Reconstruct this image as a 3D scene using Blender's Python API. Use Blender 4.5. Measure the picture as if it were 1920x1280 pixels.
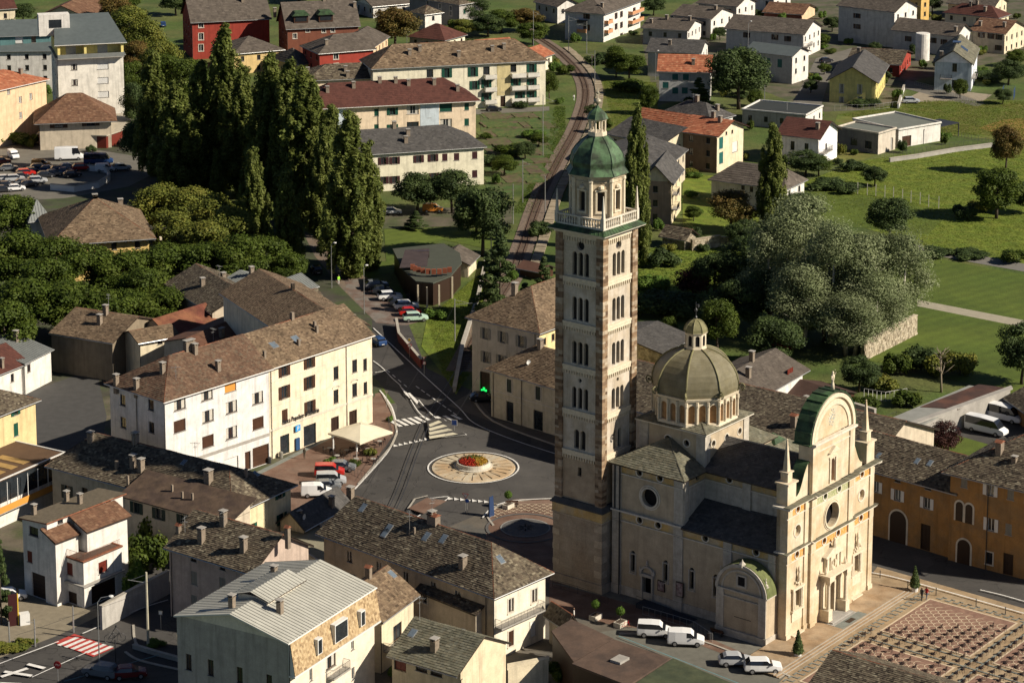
import bpy,bmesh,math,random
import numpy as np
from mathutils import Vector,Matrix
random.seed(7);rng=np.random.default_rng(7)
D=bpy.data;SC=bpy.context.scene;COL=SC.collection
for o in list(D.objects):D.objects.remove(o)
# ---------------------------------------------------------------- camera
PITCH=math.radians(10.0);FPX=4500.0;PYC=93.5;HC=120.0
cam_d=D.cameras.new('camera');cam=D.objects.new('camera',cam_d);COL.objects.link(cam)
cam.location=(0,0,HC);cam.rotation_euler=(math.pi/2-PITCH,0,0)
cam_d.sensor_width=36;cam_d.lens=FPX/1920*36;cam_d.shift_y=-(640-PYC)/1920
cam_d.clip_start=1;cam_d.clip_end=6000
SC.camera=cam
# ---------------------------------------------------------------- light
SUN_AZ=math.radians(-18);SUN_EL=math.radians(34)
world=D.worlds.new('World');SC.world=world;world.use_nodes=True
nt=world.node_tree;bg=nt.nodes['Background']
sky=nt.nodes.new('ShaderNodeTexSky');sky.sky_type='NISHITA';sky.sun_disc=False
sky.sun_elevation=SUN_EL;sky.sun_rotation=math.pi/2-SUN_AZ
sky.air_density=0.5;sky.dust_density=0.3;sky.altitude=500
nt.links.new(sky.outputs[0],bg.inputs[0]);bg.inputs[1].default_value=0.05
sl=D.lights.new('sun','SUN');sl.energy=5.0;sl.angle=math.radians(0.5);sl.color=(1.0,0.905,0.76)
sun=D.objects.new('sun',sl);COL.objects.link(sun)
SV=Vector((math.cos(SUN_EL)*math.cos(SUN_AZ),math.cos(SUN_EL)*math.sin(SUN_AZ),math.sin(SUN_EL)))
sun.rotation_euler=SV.to_track_quat('Z','Y').to_euler();sun.location=SV*300
SC.view_settings.view_transform='Standard';SC.view_settings.look='None'
SC.view_settings.exposure=0.6;SC.view_settings.gamma=1.0;SC.view_settings.use_curve_mapping=False
SC.render.engine='CYCLES'
# ---------------------------------------------------------------- where a point of the town stands
_fw=np.array([0,math.cos(PITCH),-math.sin(PITCH)]);_up=np.array([0,math.sin(PITCH),math.cos(PITCH)]);_rt=np.array([1.,0,0])
def ray(px,py):return _fw +_rt*(px-960)/FPX -_up*(py-PYC)/FPX
def G(px,py,z=0.0):
 r=ray(px,py);return np.array([0,0,HC])+r*((z-HC)/r[2])
def zat(P,py):
 v=(PYC-py)/FPX;return HC +P[1]*(-math.sin(PITCH)+v*math.cos(PITCH))/(math.cos(PITCH)+v*math.sin(PITCH))
# ---------------------------------------------------------------- materials
MATS={}
def lin(c):return tuple(((x/12.92) if x <= .04045 else ((x+.055)/1.055)**2.4) for x in c)
def mat(name,col,rough=.85,var=.18,scale=.8,col2=None,bump=0.,bscale=6.,metal=0.,spec=.3,rnd=None,stain=0.,emit=None,coords='obj',joints=None):
 """procedural material. col linear rgb; var = brightness mottling, col2 = patchy second colour, rnd = list of colours picked per piece, stain = vertical streaks, joints=(w,h,depth) mortar lines"""
 if name in MATS:return MATS[name]
 m=D.materials.new(name);m.use_nodes=True;MATS[name]=m
 n=m.node_tree.nodes;l=m.node_tree.links;b=n['Principled BSDF']
 b.inputs['Roughness'].default_value=rough;b.inputs['Metallic'].default_value=metal
 b.inputs['Specular IOR Level'].default_value=spec
 geo=n.new('ShaderNodeNewGeometry');pos=geo.outputs['Position']
 def noise(s,det=4,vec=pos,rgh=.6):
  t=n.new('ShaderNodeTexNoise');t.inputs['Scale'].default_value=s;t.inputs['Detail'].default_value=det
  t.inputs['Roughness'].default_value=rgh;l.new(vec,t.inputs['Vector']);return t.outputs['Fac']
 def rng_(f,a,b_,lo,hi):
  t=n.new('ShaderNodeMapRange');t.inputs[1].default_value=a;t.inputs[2].default_value=b_
  t.inputs[3].default_value=lo;t.inputs[4].default_value=hi;l.new(f,t.inputs[0]);return t.outputs[0]
 def mix(f,a,b_,typ='MIX'):
  t=n.new('ShaderNodeMix');t.data_type='RGBA';t.blend_type=typ
  for s,v in ((0,f),(6,a),(7,b_)):
   if hasattr(v,'is_linked') or hasattr(v,'links'):l.new(v,t.inputs[s])
   else:t.inputs[s].default_value=v if s == 0 else (*v,1)
  return t.outputs[2]
 if rnd:
  at=n.new('ShaderNodeAttribute');at.attribute_name='rnd'
  cr=n.new('ShaderNodeValToRGB');cr.color_ramp.interpolation='LINEAR'
  e=cr.color_ramp.elements;k=len(rnd)
  e[0].color=(*rnd[0],1);e[0].position=0;e[1].color=(*rnd[-1],1);e[1].position=1
  for i in range(1,k-1):
   q=e.new(i/(k-1));q.color=(*rnd[i],1)
  l.new(at.outputs['Fac'],cr.inputs[0]);c=cr.outputs[0]
 else:
  rg=n.new('ShaderNodeRGB');rg.outputs[0].default_value=(*col,1);c=rg.outputs[0]
 if col2:c=mix(rng_(noise(scale*.6,5),.42,.6,0,1),c,col2)
 if var:
  f=rng_(noise(scale,5),.3,.7,1-var,1+var);f2=rng_(noise(scale*9,3),.3,.7,1-var*.6,1+var*.6)
  mu=n.new('ShaderNodeMath');mu.operation='MULTIPLY';l.new(f,mu.inputs[0]);l.new(f2,mu.inputs[1])
  c=mix(1.0,c,(1,1,1),'MULTIPLY') if False else c
  hv=n.new('ShaderNodeVectorMath');hv.operation='SCALE';l.new(c,hv.inputs[0]);l.new(mu.outputs[0],hv.inputs['Scale']);c=hv.outputs[0]
 if stain:
  mp=n.new('ShaderNodeMapping');mp.inputs['Scale'].default_value=(1.6,1.6,.12);l.new(pos,mp.inputs[0])
  f=rng_(noise(1.0,5,mp.outputs[0]),.5,.72,0,stain)
  c=mix(f,c,tuple(x*.42 for x in col))
 if joints:
  w,h,dk=joints
  tc=n.new('ShaderNodeTexCoord');sx=n.new('ShaderNodeSeparateXYZ');l.new(tc.outputs['Object'],sx.inputs[0])
  ad=n.new('ShaderNodeMath');ad.operation='ADD';l.new(sx.outputs[0],ad.inputs[0]);l.new(sx.outputs[1],ad.inputs[1])
  cb=n.new('ShaderNodeCombineXYZ');l.new(ad.outputs[0],cb.inputs[0]);l.new(sx.outputs[2],cb.inputs[1])
  br=n.new('ShaderNodeTexBrick');br.inputs['Scale'].default_value=1;br.inputs['Brick Width'].default_value=w
  br.inputs['Row Height'].default_value=h;br.inputs['Mortar Size'].default_value=.02
  br.inputs['Color1'].default_value=(1,1,1,1);br.inputs['Color2'].default_value=(1-dk*.5,)*3+(1,);br.inputs['Mortar'].default_value=(1-dk,)*3+(1,)
  l.new(cb.outputs[0],br.inputs['Vector']);c=mix(1.0,c,br.outputs['Color'],'MULTIPLY')
 l.new(c,b.inputs['Base Color'])
 if bump:
  bp=n.new('ShaderNodeBump');bp.inputs['Strength'].default_value=1;bp.inputs['Distance'].default_value=bump
  l.new(noise(bscale,4),bp.inputs['Height']);l.new(bp.outputs[0],b.inputs['Normal'])
 if emit:b.inputs['Emission Color'].default_value=(*emit[0],1);b.inputs['Emission Strength'].default_value=emit[1]
 return m
def plaster(name,c,**k):k.setdefault('stain',.5);k.setdefault('var',.15);return mat(name,c,**k)
def paint(name,c,**k):k.setdefault('var',.05);k.setdefault('rough',.5);return mat(name,c,**k)
# ---------------------------------------------------------------- mesh builder
class MB:
 def __init__(s):s.v=[];s.f=[];s.m=[];s.r=[];s.o=(0,0,0);s.ex=(1,0);s.mi=0;s.rn=None
 def frame(s,o=(0,0,0),ang=0.0):s.o=o;s.ex=(math.cos(ang),math.sin(ang));return s
 def p(s,x,y,z):
  a,b=s.ex;s.v.append((s.o[0]+x*a-y*b,s.o[1]+x*b+y*a,s.o[2]+z));return len(s.v)-1
 def face(s,pts,mi=None,r=None):
  s.f.append([s.p(*q) for q in pts]);s.m.append(s.mi if mi is None else mi);s.r.append(random.random() if r is None else r)
 def fi(s,idx,mi=None,r=None):s.f.append(list(idx));s.m.append(s.mi if mi is None else mi);s.r.append(random.random() if r is None else r)
 def box(s,x0,x1,y0,y1,z0,z1,mi=None,r=None,bottom=True):
  if r is None:r=random.random()
  i=[s.p(x,y,z) for z in (z0,z1) for (x,y) in ((x0,y0),(x1,y0),(x1,y1),(x0,y1))]
  for q in ((4,5,6,7),(0,1,5,4),(1,2,6,5),(2,3,7,6),(3,0,4,7))+(((3,2,1,0),) if bottom else ()):s.fi([i[k] for k in q],mi,r)
 def prism(s,pts,z0,z1,mi=None,r=None,cap=True):
  if r is None:r=random.random()
  n=len(pts);a=[s.p(x,y,z0) for x,y in pts];b=[s.p(x,y,z1) for x,y in pts]
  for k in range(n):s.fi([a[k],a[(k+1) % n],b[(k+1) % n],b[k]],mi,r)
  if cap:s.fi(b,mi,r);s.fi(a[::-1],mi,r)
 def vprism(s,pts,y0,y1,mi=None,r=None):
  "polygon in (x,z) pushed along y"
  if r is None:r=random.random()
  n=len(pts);a=[s.p(x,y0,z) for x,z in pts];b=[s.p(x,y1,z) for x,z in pts]
  for k in range(n):s.fi([a[(k+1) % n],a[k],b[k],b[(k+1) % n]],mi,r)
  s.fi(a,mi,r);s.fi(b[::-1],mi,r)
 def loft(s,rings,mi=None,cap=True,closed=True,r=None):
  ids=[[s.p(*q) for q in ring] for ring in rings];n=len(ids[0])
  for a,b in zip(ids,ids[1:]):
   for k in range(n if closed else n-1):s.fi([a[k],a[(k+1) % n],b[(k+1) % n],b[k]],mi,r)
  if cap:s.fi(ids[0][::-1],mi,r);s.fi(ids[-1],mi,r)
 def lathe(s,cx,cy,prof,n=16,mi=None,a0=0.0,cap=True,r=None):
  s.loft([[(cx+rr*math.cos(a0+2*math.pi*k/n),cy+rr*math.sin(a0+2*math.pi*k/n),z) for k in range(n)] for rr,z in prof],mi,cap,r=r)
 def tube(s,pts,rad,n=5,mi=None):
  rings=[];P=[Vector(p) for p in pts]
  for i,p in enumerate(P):
   d=(P[min(i+1,len(P)-1)]-P[max(i-1,0)]).normalized()
   a=d.cross(Vector((0,0,1)));a=a.normalized() if a.length > .01 else Vector((1,0,0));b=d.cross(a)
   rr=rad[i] if isinstance(rad,(list,tuple)) else rad
   rings.append([tuple(p+a*rr*math.cos(2*math.pi*k/n)+b*rr*math.sin(2*math.pi*k/n)) for k in range(n)])
  s.loft(rings,mi)
 def mesh(s,name,mats,smooth=False):
  me=D.meshes.new(name);me.from_pydata(s.v,[],s.f)
  for m in (mats if isinstance(mats,(list,tuple)) else [mats]):me.materials.append(m)
  me.polygons.foreach_set('material_index',s.m)
  at=me.attributes.new('rnd','FLOAT','FACE');at.data.foreach_set('value',s.r)
  if smooth:me.polygons.foreach_set('use_smooth',[True]*len(me.polygons))
  me.update();return me
 def split(s,name,mats,parent):
  "one object per loose piece"
  par=list(range(len(s.v)))
  def fd(a):
   while par[a] != a:par[a]=par[par[a]];a=par[a]
   return a
  for f in s.f:
   for k in f[1:]:par[fd(k)]=fd(f[0])
  gr={}
  for i,f in enumerate(s.f):gr.setdefault(fd(f[0]),[]).append(i)
  for fs in gr.values():
   q=MB();mp={}
   for i in fs:
    for k in s.f[i]:
     if k not in mp:mp[k]=len(q.v);q.v.append(s.v[k])
    q.f.append([mp[k] for k in s.f[i]]);q.m.append(s.m[i]);q.r.append(s.r[i])
   q.build(name,mats,parent)
 def build(s,name,mats,parent=None,label=None,kind=None,smooth=False,**k):
  return link(name,s.mesh(name,mats,smooth),parent,label,kind,**k)
def link(name,me,parent=None,label=None,kind=None,loc=None,rz=0,cat=None,group=None,scale=None):
 o=D.objects.new(name,me);COL.objects.link(o)
 if parent:o.parent=parent
 if loc is not None:o.location=loc
 if rz:o.rotation_euler=(0,0,rz)
 if scale:o.scale=(scale,)*3 if not isinstance(scale,(tuple,list)) else scale
 if label:o['label']=label
 if cat:o['category']=cat
 if group:o['group']=group
 if kind:o['kind']=kind
 return o
def thing(name,label,cat,loc=(0,0,0),rz=0,group=None,scale=None):return link(name,None,None,label,None,tuple(loc),rz,cat,group,scale)
def copy_tree(o,parent=None,loc=None,rz=None,label=None,scale=None):
 c=o.copy();COL.objects.link(c);c.parent=parent
 for ch in o.children:copy_tree(ch,c)
 if loc is not None:c.location=loc
 if rz is not None:c.rotation_euler=(0,0,rz)
 if label:c['label']=label
 if scale:c.scale=(scale,)*3 if not isinstance(scale,(tuple,list)) else scale
 return c
def wall(mb,P,ang,L,z0,z1,holes=(),rev=.22,mi=0,rmi=None):
 "upright wall from P along ang, outward side is to the right of the direction of travel; holes (s0,s1,z0,z1)"
 o0,e0=mb.o,mb.ex;mb.frame((P[0],P[1],0),ang)
 holes=[h for h in holes if h[0] > 0.02 and h[1] < L-.02 and h[3] < z1-.01]
 xs=sorted({0,L,*[h[0] for h in holes],*[h[1] for h in holes]});zs=sorted({z0,z1,*[max(h[2],z0) for h in holes],*[h[3] for h in holes]})
 rr=random.random()
 for a,b in zip(xs,xs[1:]):
  run=None
  for c,d in zip(zs,zs[1:]):
   mx,mz=(a+b)/2,(c+d)/2
   if any(h[0] < mx < h[1] and h[2] < mz < h[3] for h in holes):
    if run:mb.face([(a,0,run[0]),(b,0,run[0]),(b,0,run[1]),(a,0,run[1])],mi,rr)
    run=None
   else:run=(run[0],d) if run else (c,d)
  if run:mb.face([(a,0,run[0]),(b,0,run[0]),(b,0,run[1]),(a,0,run[1])],mi,rr)
 rmi=mi if rmi is None else rmi
 for (a,b,c,d) in holes:
  c=max(c,z0)
  mb.face([(a,0,c),(a,rev,c),(a,rev,d),(a,0,d)],rmi,rr);mb.face([(b,rev,c),(b,0,c),(b,0,d),(b,rev,d)],rmi,rr)
  mb.face([(a,0,d),(a,rev,d),(b,rev,d),(b,0,d)],rmi,rr);mb.face([(a,rev,c),(a,0,c),(b,0,c),(b,rev,c)],rmi,rr)
 mb.o,mb.ex=o0,e0
# ---------------------------------------------------------------- common materials
WHT=plaster('white_render',(.62,.59,.54));CRM=plaster('cream_render',(.60,.52,.37));GRY=plaster('grey_render',(.36,.34,.31))
BEI=plaster('beige_render',(.48,.41,.31));PNK=plaster('pinkish_render',(.42,.33,.27));YEL=plaster('yellow_render',(.55,.40,.18))
SAL=plaster('peach_render',(.60,.43,.27));RED=plaster('red_render',(.28,.04,.025));BLU=plaster('pale_blue_render',(.42,.50,.58))
CNC=mat('concrete',(.30,.28,.25),var=.15,bump=.01);BRW=paint('brown_wood',(.055,.025,.014),var=.2);DBR=paint('dark_brown_wood',(.03,.016,.01))
GRN=paint('green_shutter',(.012,.07,.045));DGN=paint('dark_green_wood',(.018,.035,.028));GRS=paint('grey_shutter',(.20,.19,.16));WPT=paint('white_paint',(.62,.61,.58));REDW=paint('dark_red_wood',(.12,.02,.012))
ORW=paint('orange_blind',(.55,.25,.05));TEAL=paint('teal_blind',(.02,.11,.10));IRON=paint('dark_iron',(.03,.03,.032),rough=.45);STEEL=mat('galvanised_steel',(.38,.38,.37),rough=.4,metal=.6,var=.1)
GLS=mat('dark_glass',(.02,.024,.028),rough=.08,spec=.6,var=.3);CURT=mat('curtain',(.45,.42,.36),var=.2,scale=5)
PLT=mat('pale_stone',(.52,.48,.40),var=.14,scale=.9,stain=.3,joints=(1.3,.55,.12));PLS=mat('smooth_stone',(.56,.51,.42),var=.12,stain=.4)
GRNT=mat('grey_stone',(.30,.28,.25),var=.2,scale=1.2,bump=.01)
STN=mat('stone_slabs',(.1,.1,.1),rnd=[(0.036,0.027,0.018),(0.072,0.056,0.039),(0.111,0.087,0.058),(0.065,0.049,0.035),(0.143,0.117,0.078),(0.091,0.072,0.049),(0.221,0.189,0.13)],var=.25,scale=2.5,rough=.9)
STB=mat('brown_stone_slabs',(.1,.1,.1),rnd=[(0.067,0.045,0.027),(0.12,0.083,0.051),(0.167,0.116,0.072),(0.108,0.072,0.045),(0.184,0.131,0.08),(0.141,0.097,0.06),(0.233,0.171,0.109)],var=.25,scale=.5,rough=.9)
SLT=mat('dark_slates',(.1,.1,.1),rnd=[(.045,.043,.042),(.075,.07,.065),(.06,.056,.052),(.09,.084,.078)],var=.25,scale=.7,rough=.8)
GSL=mat('greenish_slates',(.1,.1,.1),rnd=[(0.086,0.083,0.057),(0.138,0.132,0.092),(0.115,0.103,0.069),(0.172,0.161,0.115),(0.103,0.101,0.076)],var=.25,scale=.8,rough=.85)
TIL=mat('brown_tiles',(.1,.1,.1),rnd=[(.10,.05,.03),(.15,.08,.045),(.12,.06,.035),(.19,.11,.065)],var=.2,scale=.7)
ORT=mat('orange_tiles',(.1,.1,.1),rnd=[(.24,.075,.035),(.33,.12,.06),(.28,.09,.045),(.38,.17,.09)],var=.2,scale=.7)
RDT=mat('dark_red_tiles',(.1,.1,.1),rnd=[(.062,.022,.016),(.088,.032,.023),(.074,.027,.019)],var=.15,scale=.5)
GRT=mat('grey_brown_tiles',(.1,.1,.1),rnd=[(0.067,0.054,0.044),(0.098,0.081,0.064),(0.081,0.066,0.053),(0.115,0.095,0.077)],var=.2,scale=.6)
CAP=mat('terracotta',(.20,.075,.04),var=.3,scale=3)
COPG=mat('green_copper',(.05,.095,.04),col2=(.03,.045,.025),var=.35,scale=1.1,rough=.6,stain=.5);COPD=mat('dull_copper',(.17,.155,.075),var=.2,scale=1.5,rough=.65,stain=.35)
LEAD=mat('grey_sheet_metal',(.20,.21,.20),rough=.55,metal=.3,var=.12);MTL=mat('pale_sheet_roof',(.40,.39,.34),rough=.5,var=.1,scale=.6)
CHM=mat('chimney_render',(.20,.16,.12),var=.25,scale=3);FASC=paint('dark_fascia',(.035,.025,.02));WFAS=paint('white_fascia',(.6,.58,.54))
# ---------------------------------------------------------------- roofs
def _clip(poly,b):
 xs=[]
 n=len(poly)
 for i in range(n):
  (x0,y0),(x1,y1)=poly[i],poly[(i+1) % n]
  if abs(y1-y0) < 1e-9:
   if abs(y0-b) < 1e-6:xs += [x0,x1]
   continue
  t=(b-y0)/(y1-y0)
  if -1e-9 <= t <= 1+1e-9:xs.append(x0+t*(x1-x0))
 return (min(xs),max(xs)) if xs else None
def tiles(mb,pts,tw,th,lift,jit=.25,mi=0,sag=0.0):
 "lay rows of single slabs on the slope pts (first edge is the eave)"
 P=[Vector(p) for p in pts];e=(P[1]-P[0]).normalized();nrm=e.cross(P[-1]-P[0]).normalized()
 if nrm.z < 0:nrm=-nrm
 u=nrm.cross(e)
 if u.z < 0:u=-u
 q=[((p-P[0]).dot(e),(p-P[0]).dot(u)) for p in P];H=max(y for _,y in q);rows=max(1,int(round(H/th)));th=H/rows
 o=P[0];ph=random.uniform(0,6)
 def w(a,b,h):k=o+e*a+u*b+nrm*h;mb.v.append(tuple(k));return len(mb.v)-1
 for i in range(rows):
  b0=i*th;b1=b0+th
  c0=_clip(q,min(b0+1e-4,H-1e-4));c1=_clip(q,min(b1,H-1e-4))
  if not c0 or not c1:continue
  L=c0[1]-c0[0];n=max(1,int(round(L/tw)))
  cuts=[c0[0]]+[c0[0]+L*(k+random.uniform(-jit,jit))/n for k in range(1,n)]+[c0[1]]
  for a,b in zip(cuts,cuts[1:]):
   a1=min(max(a,c1[0]),c1[1]);b_1=min(max(b,c1[0]),c1[1])
   wv=.045+.03*math.sin(.33*a+ph+b0*.4)+.018*math.sin(1.3*a-b0);hh=wv+lift*random.uniform(.7,1.5);r=random.random();ov=b0-th*.1*random.random() if i else b0
   i0,i1=w(a,ov,0),w(b,ov,0);i2,i3=w(a,ov,hh),w(b,ov,hh)
   i4,i5=w(b_1,b1,wv+lift*.3),w(a1,b1,wv+lift*.3)
   mb.fi([i0,i1,i3,i2],mi,r)
   if b_1-a1 > 1e-3:mb.fi([i2,i3,i4,i5],mi,r)
   else:mb.fi([i2,i3,i4],mi,r)
WRM=mat('warm_brown_tiles',(.1,.1,.1),rnd=[(.075,.043,.028),(.12,.07,.043),(.095,.055,.035),(.15,.095,.06),(.10,.075,.05)],var=.25,scale=.4)
TSTY={'warm':(WRM,.36,.3,.05,.25),'stone':(STN,.36,.27,.055,.4),'brown':(STB,.36,.27,.05,.35),'slate':(SLT,.4,.3,.03,.1),'gslate':(GSL,.42,.34,.05,.15),'tile':(TIL,.4,.4,.05,.05),
        'orange':(ORT,.4,.45,.05,.1),'red':(RDT,.5,.5,.03,.02),'grey':(GRT,.45,.42,.04,.1)}
def roof_part(parent,polys,style,ridges=(),thick=.16,fascia=None,cap=None,name='roof',coarse=1.0):
 fascia=fascia or FASC;s=MB()
 for pts in polys:# deck
  n=len(pts);a=[s.p(*p) for p in pts];b=[s.p(p[0],p[1],p[2]-thick) for p in pts]
  s.fi(a,0);s.fi(b[::-1],1)
  for k in range(n):s.fi([a[k],b[k],b[(k+1) % n],a[(k+1) % n]][::-1],1)
 if style in TSTY:
  m,tw,th,lift,jit=TSTY[style]
  ro=s.build(name,[m,fascia],parent)
  t=MB()
  for pts in polys:tiles(t,pts,tw*coarse,th*coarse,lift*(.5+.5*coarse),jit)
  t.build('slates' if style != 'orange' else 'roof_tiles',m,ro,kind='stuff')
 else:
  m=style if not isinstance(style,str) else {'metal':MTL,'lead':LEAD}[style]
  ro=s.build(name,[m,fascia],parent)
  if style in ('metal','lead'):
   t=MB()
   for pts in polys:
    P=[Vector(p) for p in pts];e=(P[1]-P[0]);L=e.length;e=e/L;nr=e.cross(P[-1]-P[0]).normalized();nr=nr if nr.z > 0 else -nr
    u=nr.cross(e);u=u if u.z > 0 else -u;q=[((p-P[0]).dot(u),(p-P[0]).dot(e)) for p in P];k=.25
    while k < L-.1:
     c=_clip(q,k)
     if c and c[1]-c[0] > .3:
      o=P[0]+e*k;a,b=o+u*c[0],o+u*c[1]
      for dd in ((-.03,.03),):
       A,B=a+e*dd[0],a+e*dd[1];C_,D_=b+e*dd[1],b+e*dd[0]
       ids=[]
       for q_ in (A,B,C_,D_,A+nr*.07,B+nr*.07,C_+nr*.07,D_+nr*.07):t.v.append(tuple(q_));ids.append(len(t.v)-1)
       for f in ((4,5,6,7),(0,1,5,4),(1,2,6,5),(2,3,7,6),(3,0,4,7)):t.fi([ids[z] for z in f])
     k += .55
   if t.f:t.build('seams',m,ro,kind='stuff')
 if cap is None:cap=CAP if style in ('stone','brown','tile','orange','warm') else (m if style in TSTY else None)
 if ridges and cap:
  t=MB()
  for a,b in ridges:
   a,b=Vector(a),Vector(b);L=(b-a).length;n=max(1,int(L/.6))
   for k in range(n):
    p,q=a+(b-a)*(k/n),a+(b-a)*((k+.97)/n);h=random.uniform(0,.02)
    t.tube([p+Vector((0,0,.03+h)),q+Vector((0,0,.01+h))],.10,5)
  t.build('ridge_tiles',cap,ro,kind='stuff')
 return ro
# ---------------------------------------------------------------- windows, shutters, doors
_WC={}
SHM={'b':BRW,'d':DBR,'g':GRN,'n':DGN,'y':GRS,'w':WPT,'r':REDW,'o':ORW,'t':TEAL}
def _cached(key,fn):
 if key not in _WC:_WC[key]=fn()
 return _WC[key]
def _frame_mesh(w,h,arch,m,bars):
 s=MB();t=.07
 s.box(0,t,.0,.06,0,h);s.box(w-t,w,.0,.06,0,h);s.box(t,w-t,.0,.06,0,t);s.box(t,w-t,.0,.06,h-t,h)
 if bars:s.box(w/2-.04,w/2+.04,.005,.055,t,h-t)
 return s.mesh('window_frame',m)
def _pane_mesh(w,h,cur):
 s=MB();s.box(.06,w-.06,.03,.045,.06,h-.06,0,bottom=False)
 if cur:s.box(.1,w*.30,.02,.029,.1,h-.1,1,bottom=False);s.box(w*.7,w-.1,.02,.029,.1,h-.1,1,bottom=False)
 return s.mesh('window_pane',[GLS,CURT])
def _shutter_mesh(w,h,m):
 s=MB();s.box(0,w,-.03,.02,0,.08,0);s.box(0,w,-.03,.02,h-.08,h,0);s.box(0,.07,-.03,.02,.08,h-.08,0);s.box(w-.07,w,-.03,.02,.08,h-.08,0)
 s.box(.07,w-.07,-.005,.015,.08,h-.08,0)
 k=.12
 while k < h-.15:s.box(.07,w-.07,-.022,-.005,k,k+.06,0,bottom=False);k += .13
 return s.mesh('shutter',m)
def window(par,P,ang,w,h,sty='b',dep=.16):
 """P bottom-left corner on the wall (local), ang = wall direction. sty: first char frame colour, then
    o? = open shutters of colour ?, c? = closed shutters, r? = roller blind, s = stone surround, x = plain, k = curtain, a = awning"""
 fr=SHM.get(sty[0],BRW);e=(math.cos(ang),math.sin(ang));nx,ny=-e[1],e[0]
 q=(round(w,2),round(h,2));w,h=q
 o=link('window',_cached(('f',q,sty[0],w > .7),lambda:_frame_mesh(w,h,0,fr,w > .7)),par,loc=(P[0]+nx*dep,P[1]+ny*dep,P[2]),rz=ang)
 k=1;cur='k' in sty;closed=False
 while k < len(sty):
  c=sty[k]
  if c == 'o':
   m=SHM[sty[k+1]];sw=round(w/2,2);me=_cached(('s',sw,h,sty[k+1]),lambda:_shutter_mesh(sw,h,m))
   link('shutter',me,o,loc=(-sw-.02,-dep-.05,0));link('shutter',me,o,loc=(w+.02,-dep-.05,0));k += 1
  elif c == 'c':
   m=SHM[sty[k+1]];sw=round(w/2-.01,2);me=_cached(('s',sw,h,sty[k+1]),lambda:_shutter_mesh(sw,h,m))
   link('shutter',me,o,loc=(.0,-dep+.05,0));link('shutter',me,o,loc=(w/2+.01,-dep+.05,0));k += 1;closed=True
  elif c == 'r':
   m=SHM[sty[k+1]]
   def rb():
    s=MB();n=int(h/.16)
    for i in range(n):s.box(.02,w-.02,-.03,.0+.01*(i % 2),h*i/n,h*(i+.92)/n,0)
    return s.mesh('roller_blind',m)
   link('roller_blind',_cached(('r',q,sty[k+1]),rb),o,loc=(0,0,0));k += 1;closed=True
  elif c == 's':
   def sr():
    s=MB();t=.16;s.box(-t,0,-dep-.05,-dep+.02,-.0,h);s.box(w,w+t,-dep-.05,-dep+.02,0,h)
    s.box(-t,w+t,-dep-.05,-dep+.02,h,h+t);s.box(-t-.05,w+t+.05,-dep-.12,-dep+.02,-.14,0);return s.mesh('stone_surround',PLS)
   link('stone_surround',_cached(('u',q),sr),o)
  elif c == 'h':
   def hd():
    s=MB();pts=[(-.25,h+.35)]+[(w/2+(w/2+.3)*math.cos(math.pi-math.pi*i/10),h+.35+.35*math.sin(math.pi*i/10)) for i in range(11)]+[(w+.25,h+.35)]
    inn=[(w/2+(w/2+.12)*math.cos(math.pi*i/10),h+.35+.2*math.sin(math.pi*i/10)) for i in range(11)]
    s.vprism(pts[1:-1]+inn,-dep-.14,-dep);return s.mesh('arched_hood',PLS)
   link('arched_hood',_cached(('h',q),hd),o)
  k += 1
 if not closed:link('pane',_cached(('p',q,cur),lambda:_pane_mesh(w,h,cur)),o)
 else:link('pane',_cached(('p',q,False),lambda:_pane_mesh(w,h,False)),o)
 if 's' not in sty and 'x' not in sty:
  def sil():s=MB();s.box(-.1,w+.1,-dep-.09,-dep+.14,-.08,0);return s.mesh('sill',CNC)
  link('sill',_cached(('l',q[0]),sil),o)
 return o
def door(par,P,ang,w,h,m=BRW,dep=.2,kind='door',glass=False):
 e=(math.cos(ang),math.sin(ang));key=('d',round(w,2),round(h,2),m.name,kind,glass)
 def dm():
  s=MB()
  if kind == 'garage_door':
   n=max(3,int(h/.45))
   for i in range(n):s.box(0,w,0,.06,h*i/n,h*(i+.95)/n)
  else:
   s.box(0,.09,0,.08,0,h);s.box(w-.09,w,0,.08,0,h);s.box(.09,w-.09,0,.08,h-.09,h)
   nl=2 if w > 1.1 else 1;lw=(w-.18)/nl
   for i in range(nl):
    x=.09+lw*i;s.box(x+.01,x+lw-.01,.02,.06,.02,h-.1,1 if glass else 0)
    if not glass:s.box(x+.12,x+lw-.12,.0,.02,.25,h*.42);s.box(x+.12,x+lw-.12,.0,.02,h*.5,h-.35)
  return s.mesh(kind,[m,GLS])
 return link(kind,_cached(key,dm),par,loc=(P[0]-e[1]*dep,P[1]+e[0]*dep,P[2]),rz=ang)
def chimney_mesh(w,d,h,sty):
 def f():
  s=MB();s.box(-w/2,w/2,-d/2,d/2,-1.2,h,0)
  if sty == 'cap':
   s.box(-w/2-.06,w/2+.06,-d/2-.06,d/2+.06,h,h+.07,0)
   for a in (-1,1):
    for b in (-1,1):s.box(a*w*.36-.06,a*w*.36+.06,b*d*.36-.06,b*d*.36+.06,h+.07,h+.3,0)
   s.box(-w/2-.1,w/2+.1,-d/2-.1,d/2+.1,h+.3,h+.38,1)
  elif sty == 'house':
   s.box(-w/2+.04,w/2-.04,-d/2+.04,d/2-.04,h,h+.15,0)
   s.vprism([(-w/2-.12,h+.15),(w/2+.12,h+.15),(0,h+.45)],-d/2-.1,d/2+.1,1)
  elif sty == 'pipe':pass
  return s.mesh('chimney',[CHM,CAP if sty == 'house' else GRNT])
 return _cached(('c',w,d,h,sty),f)
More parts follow.
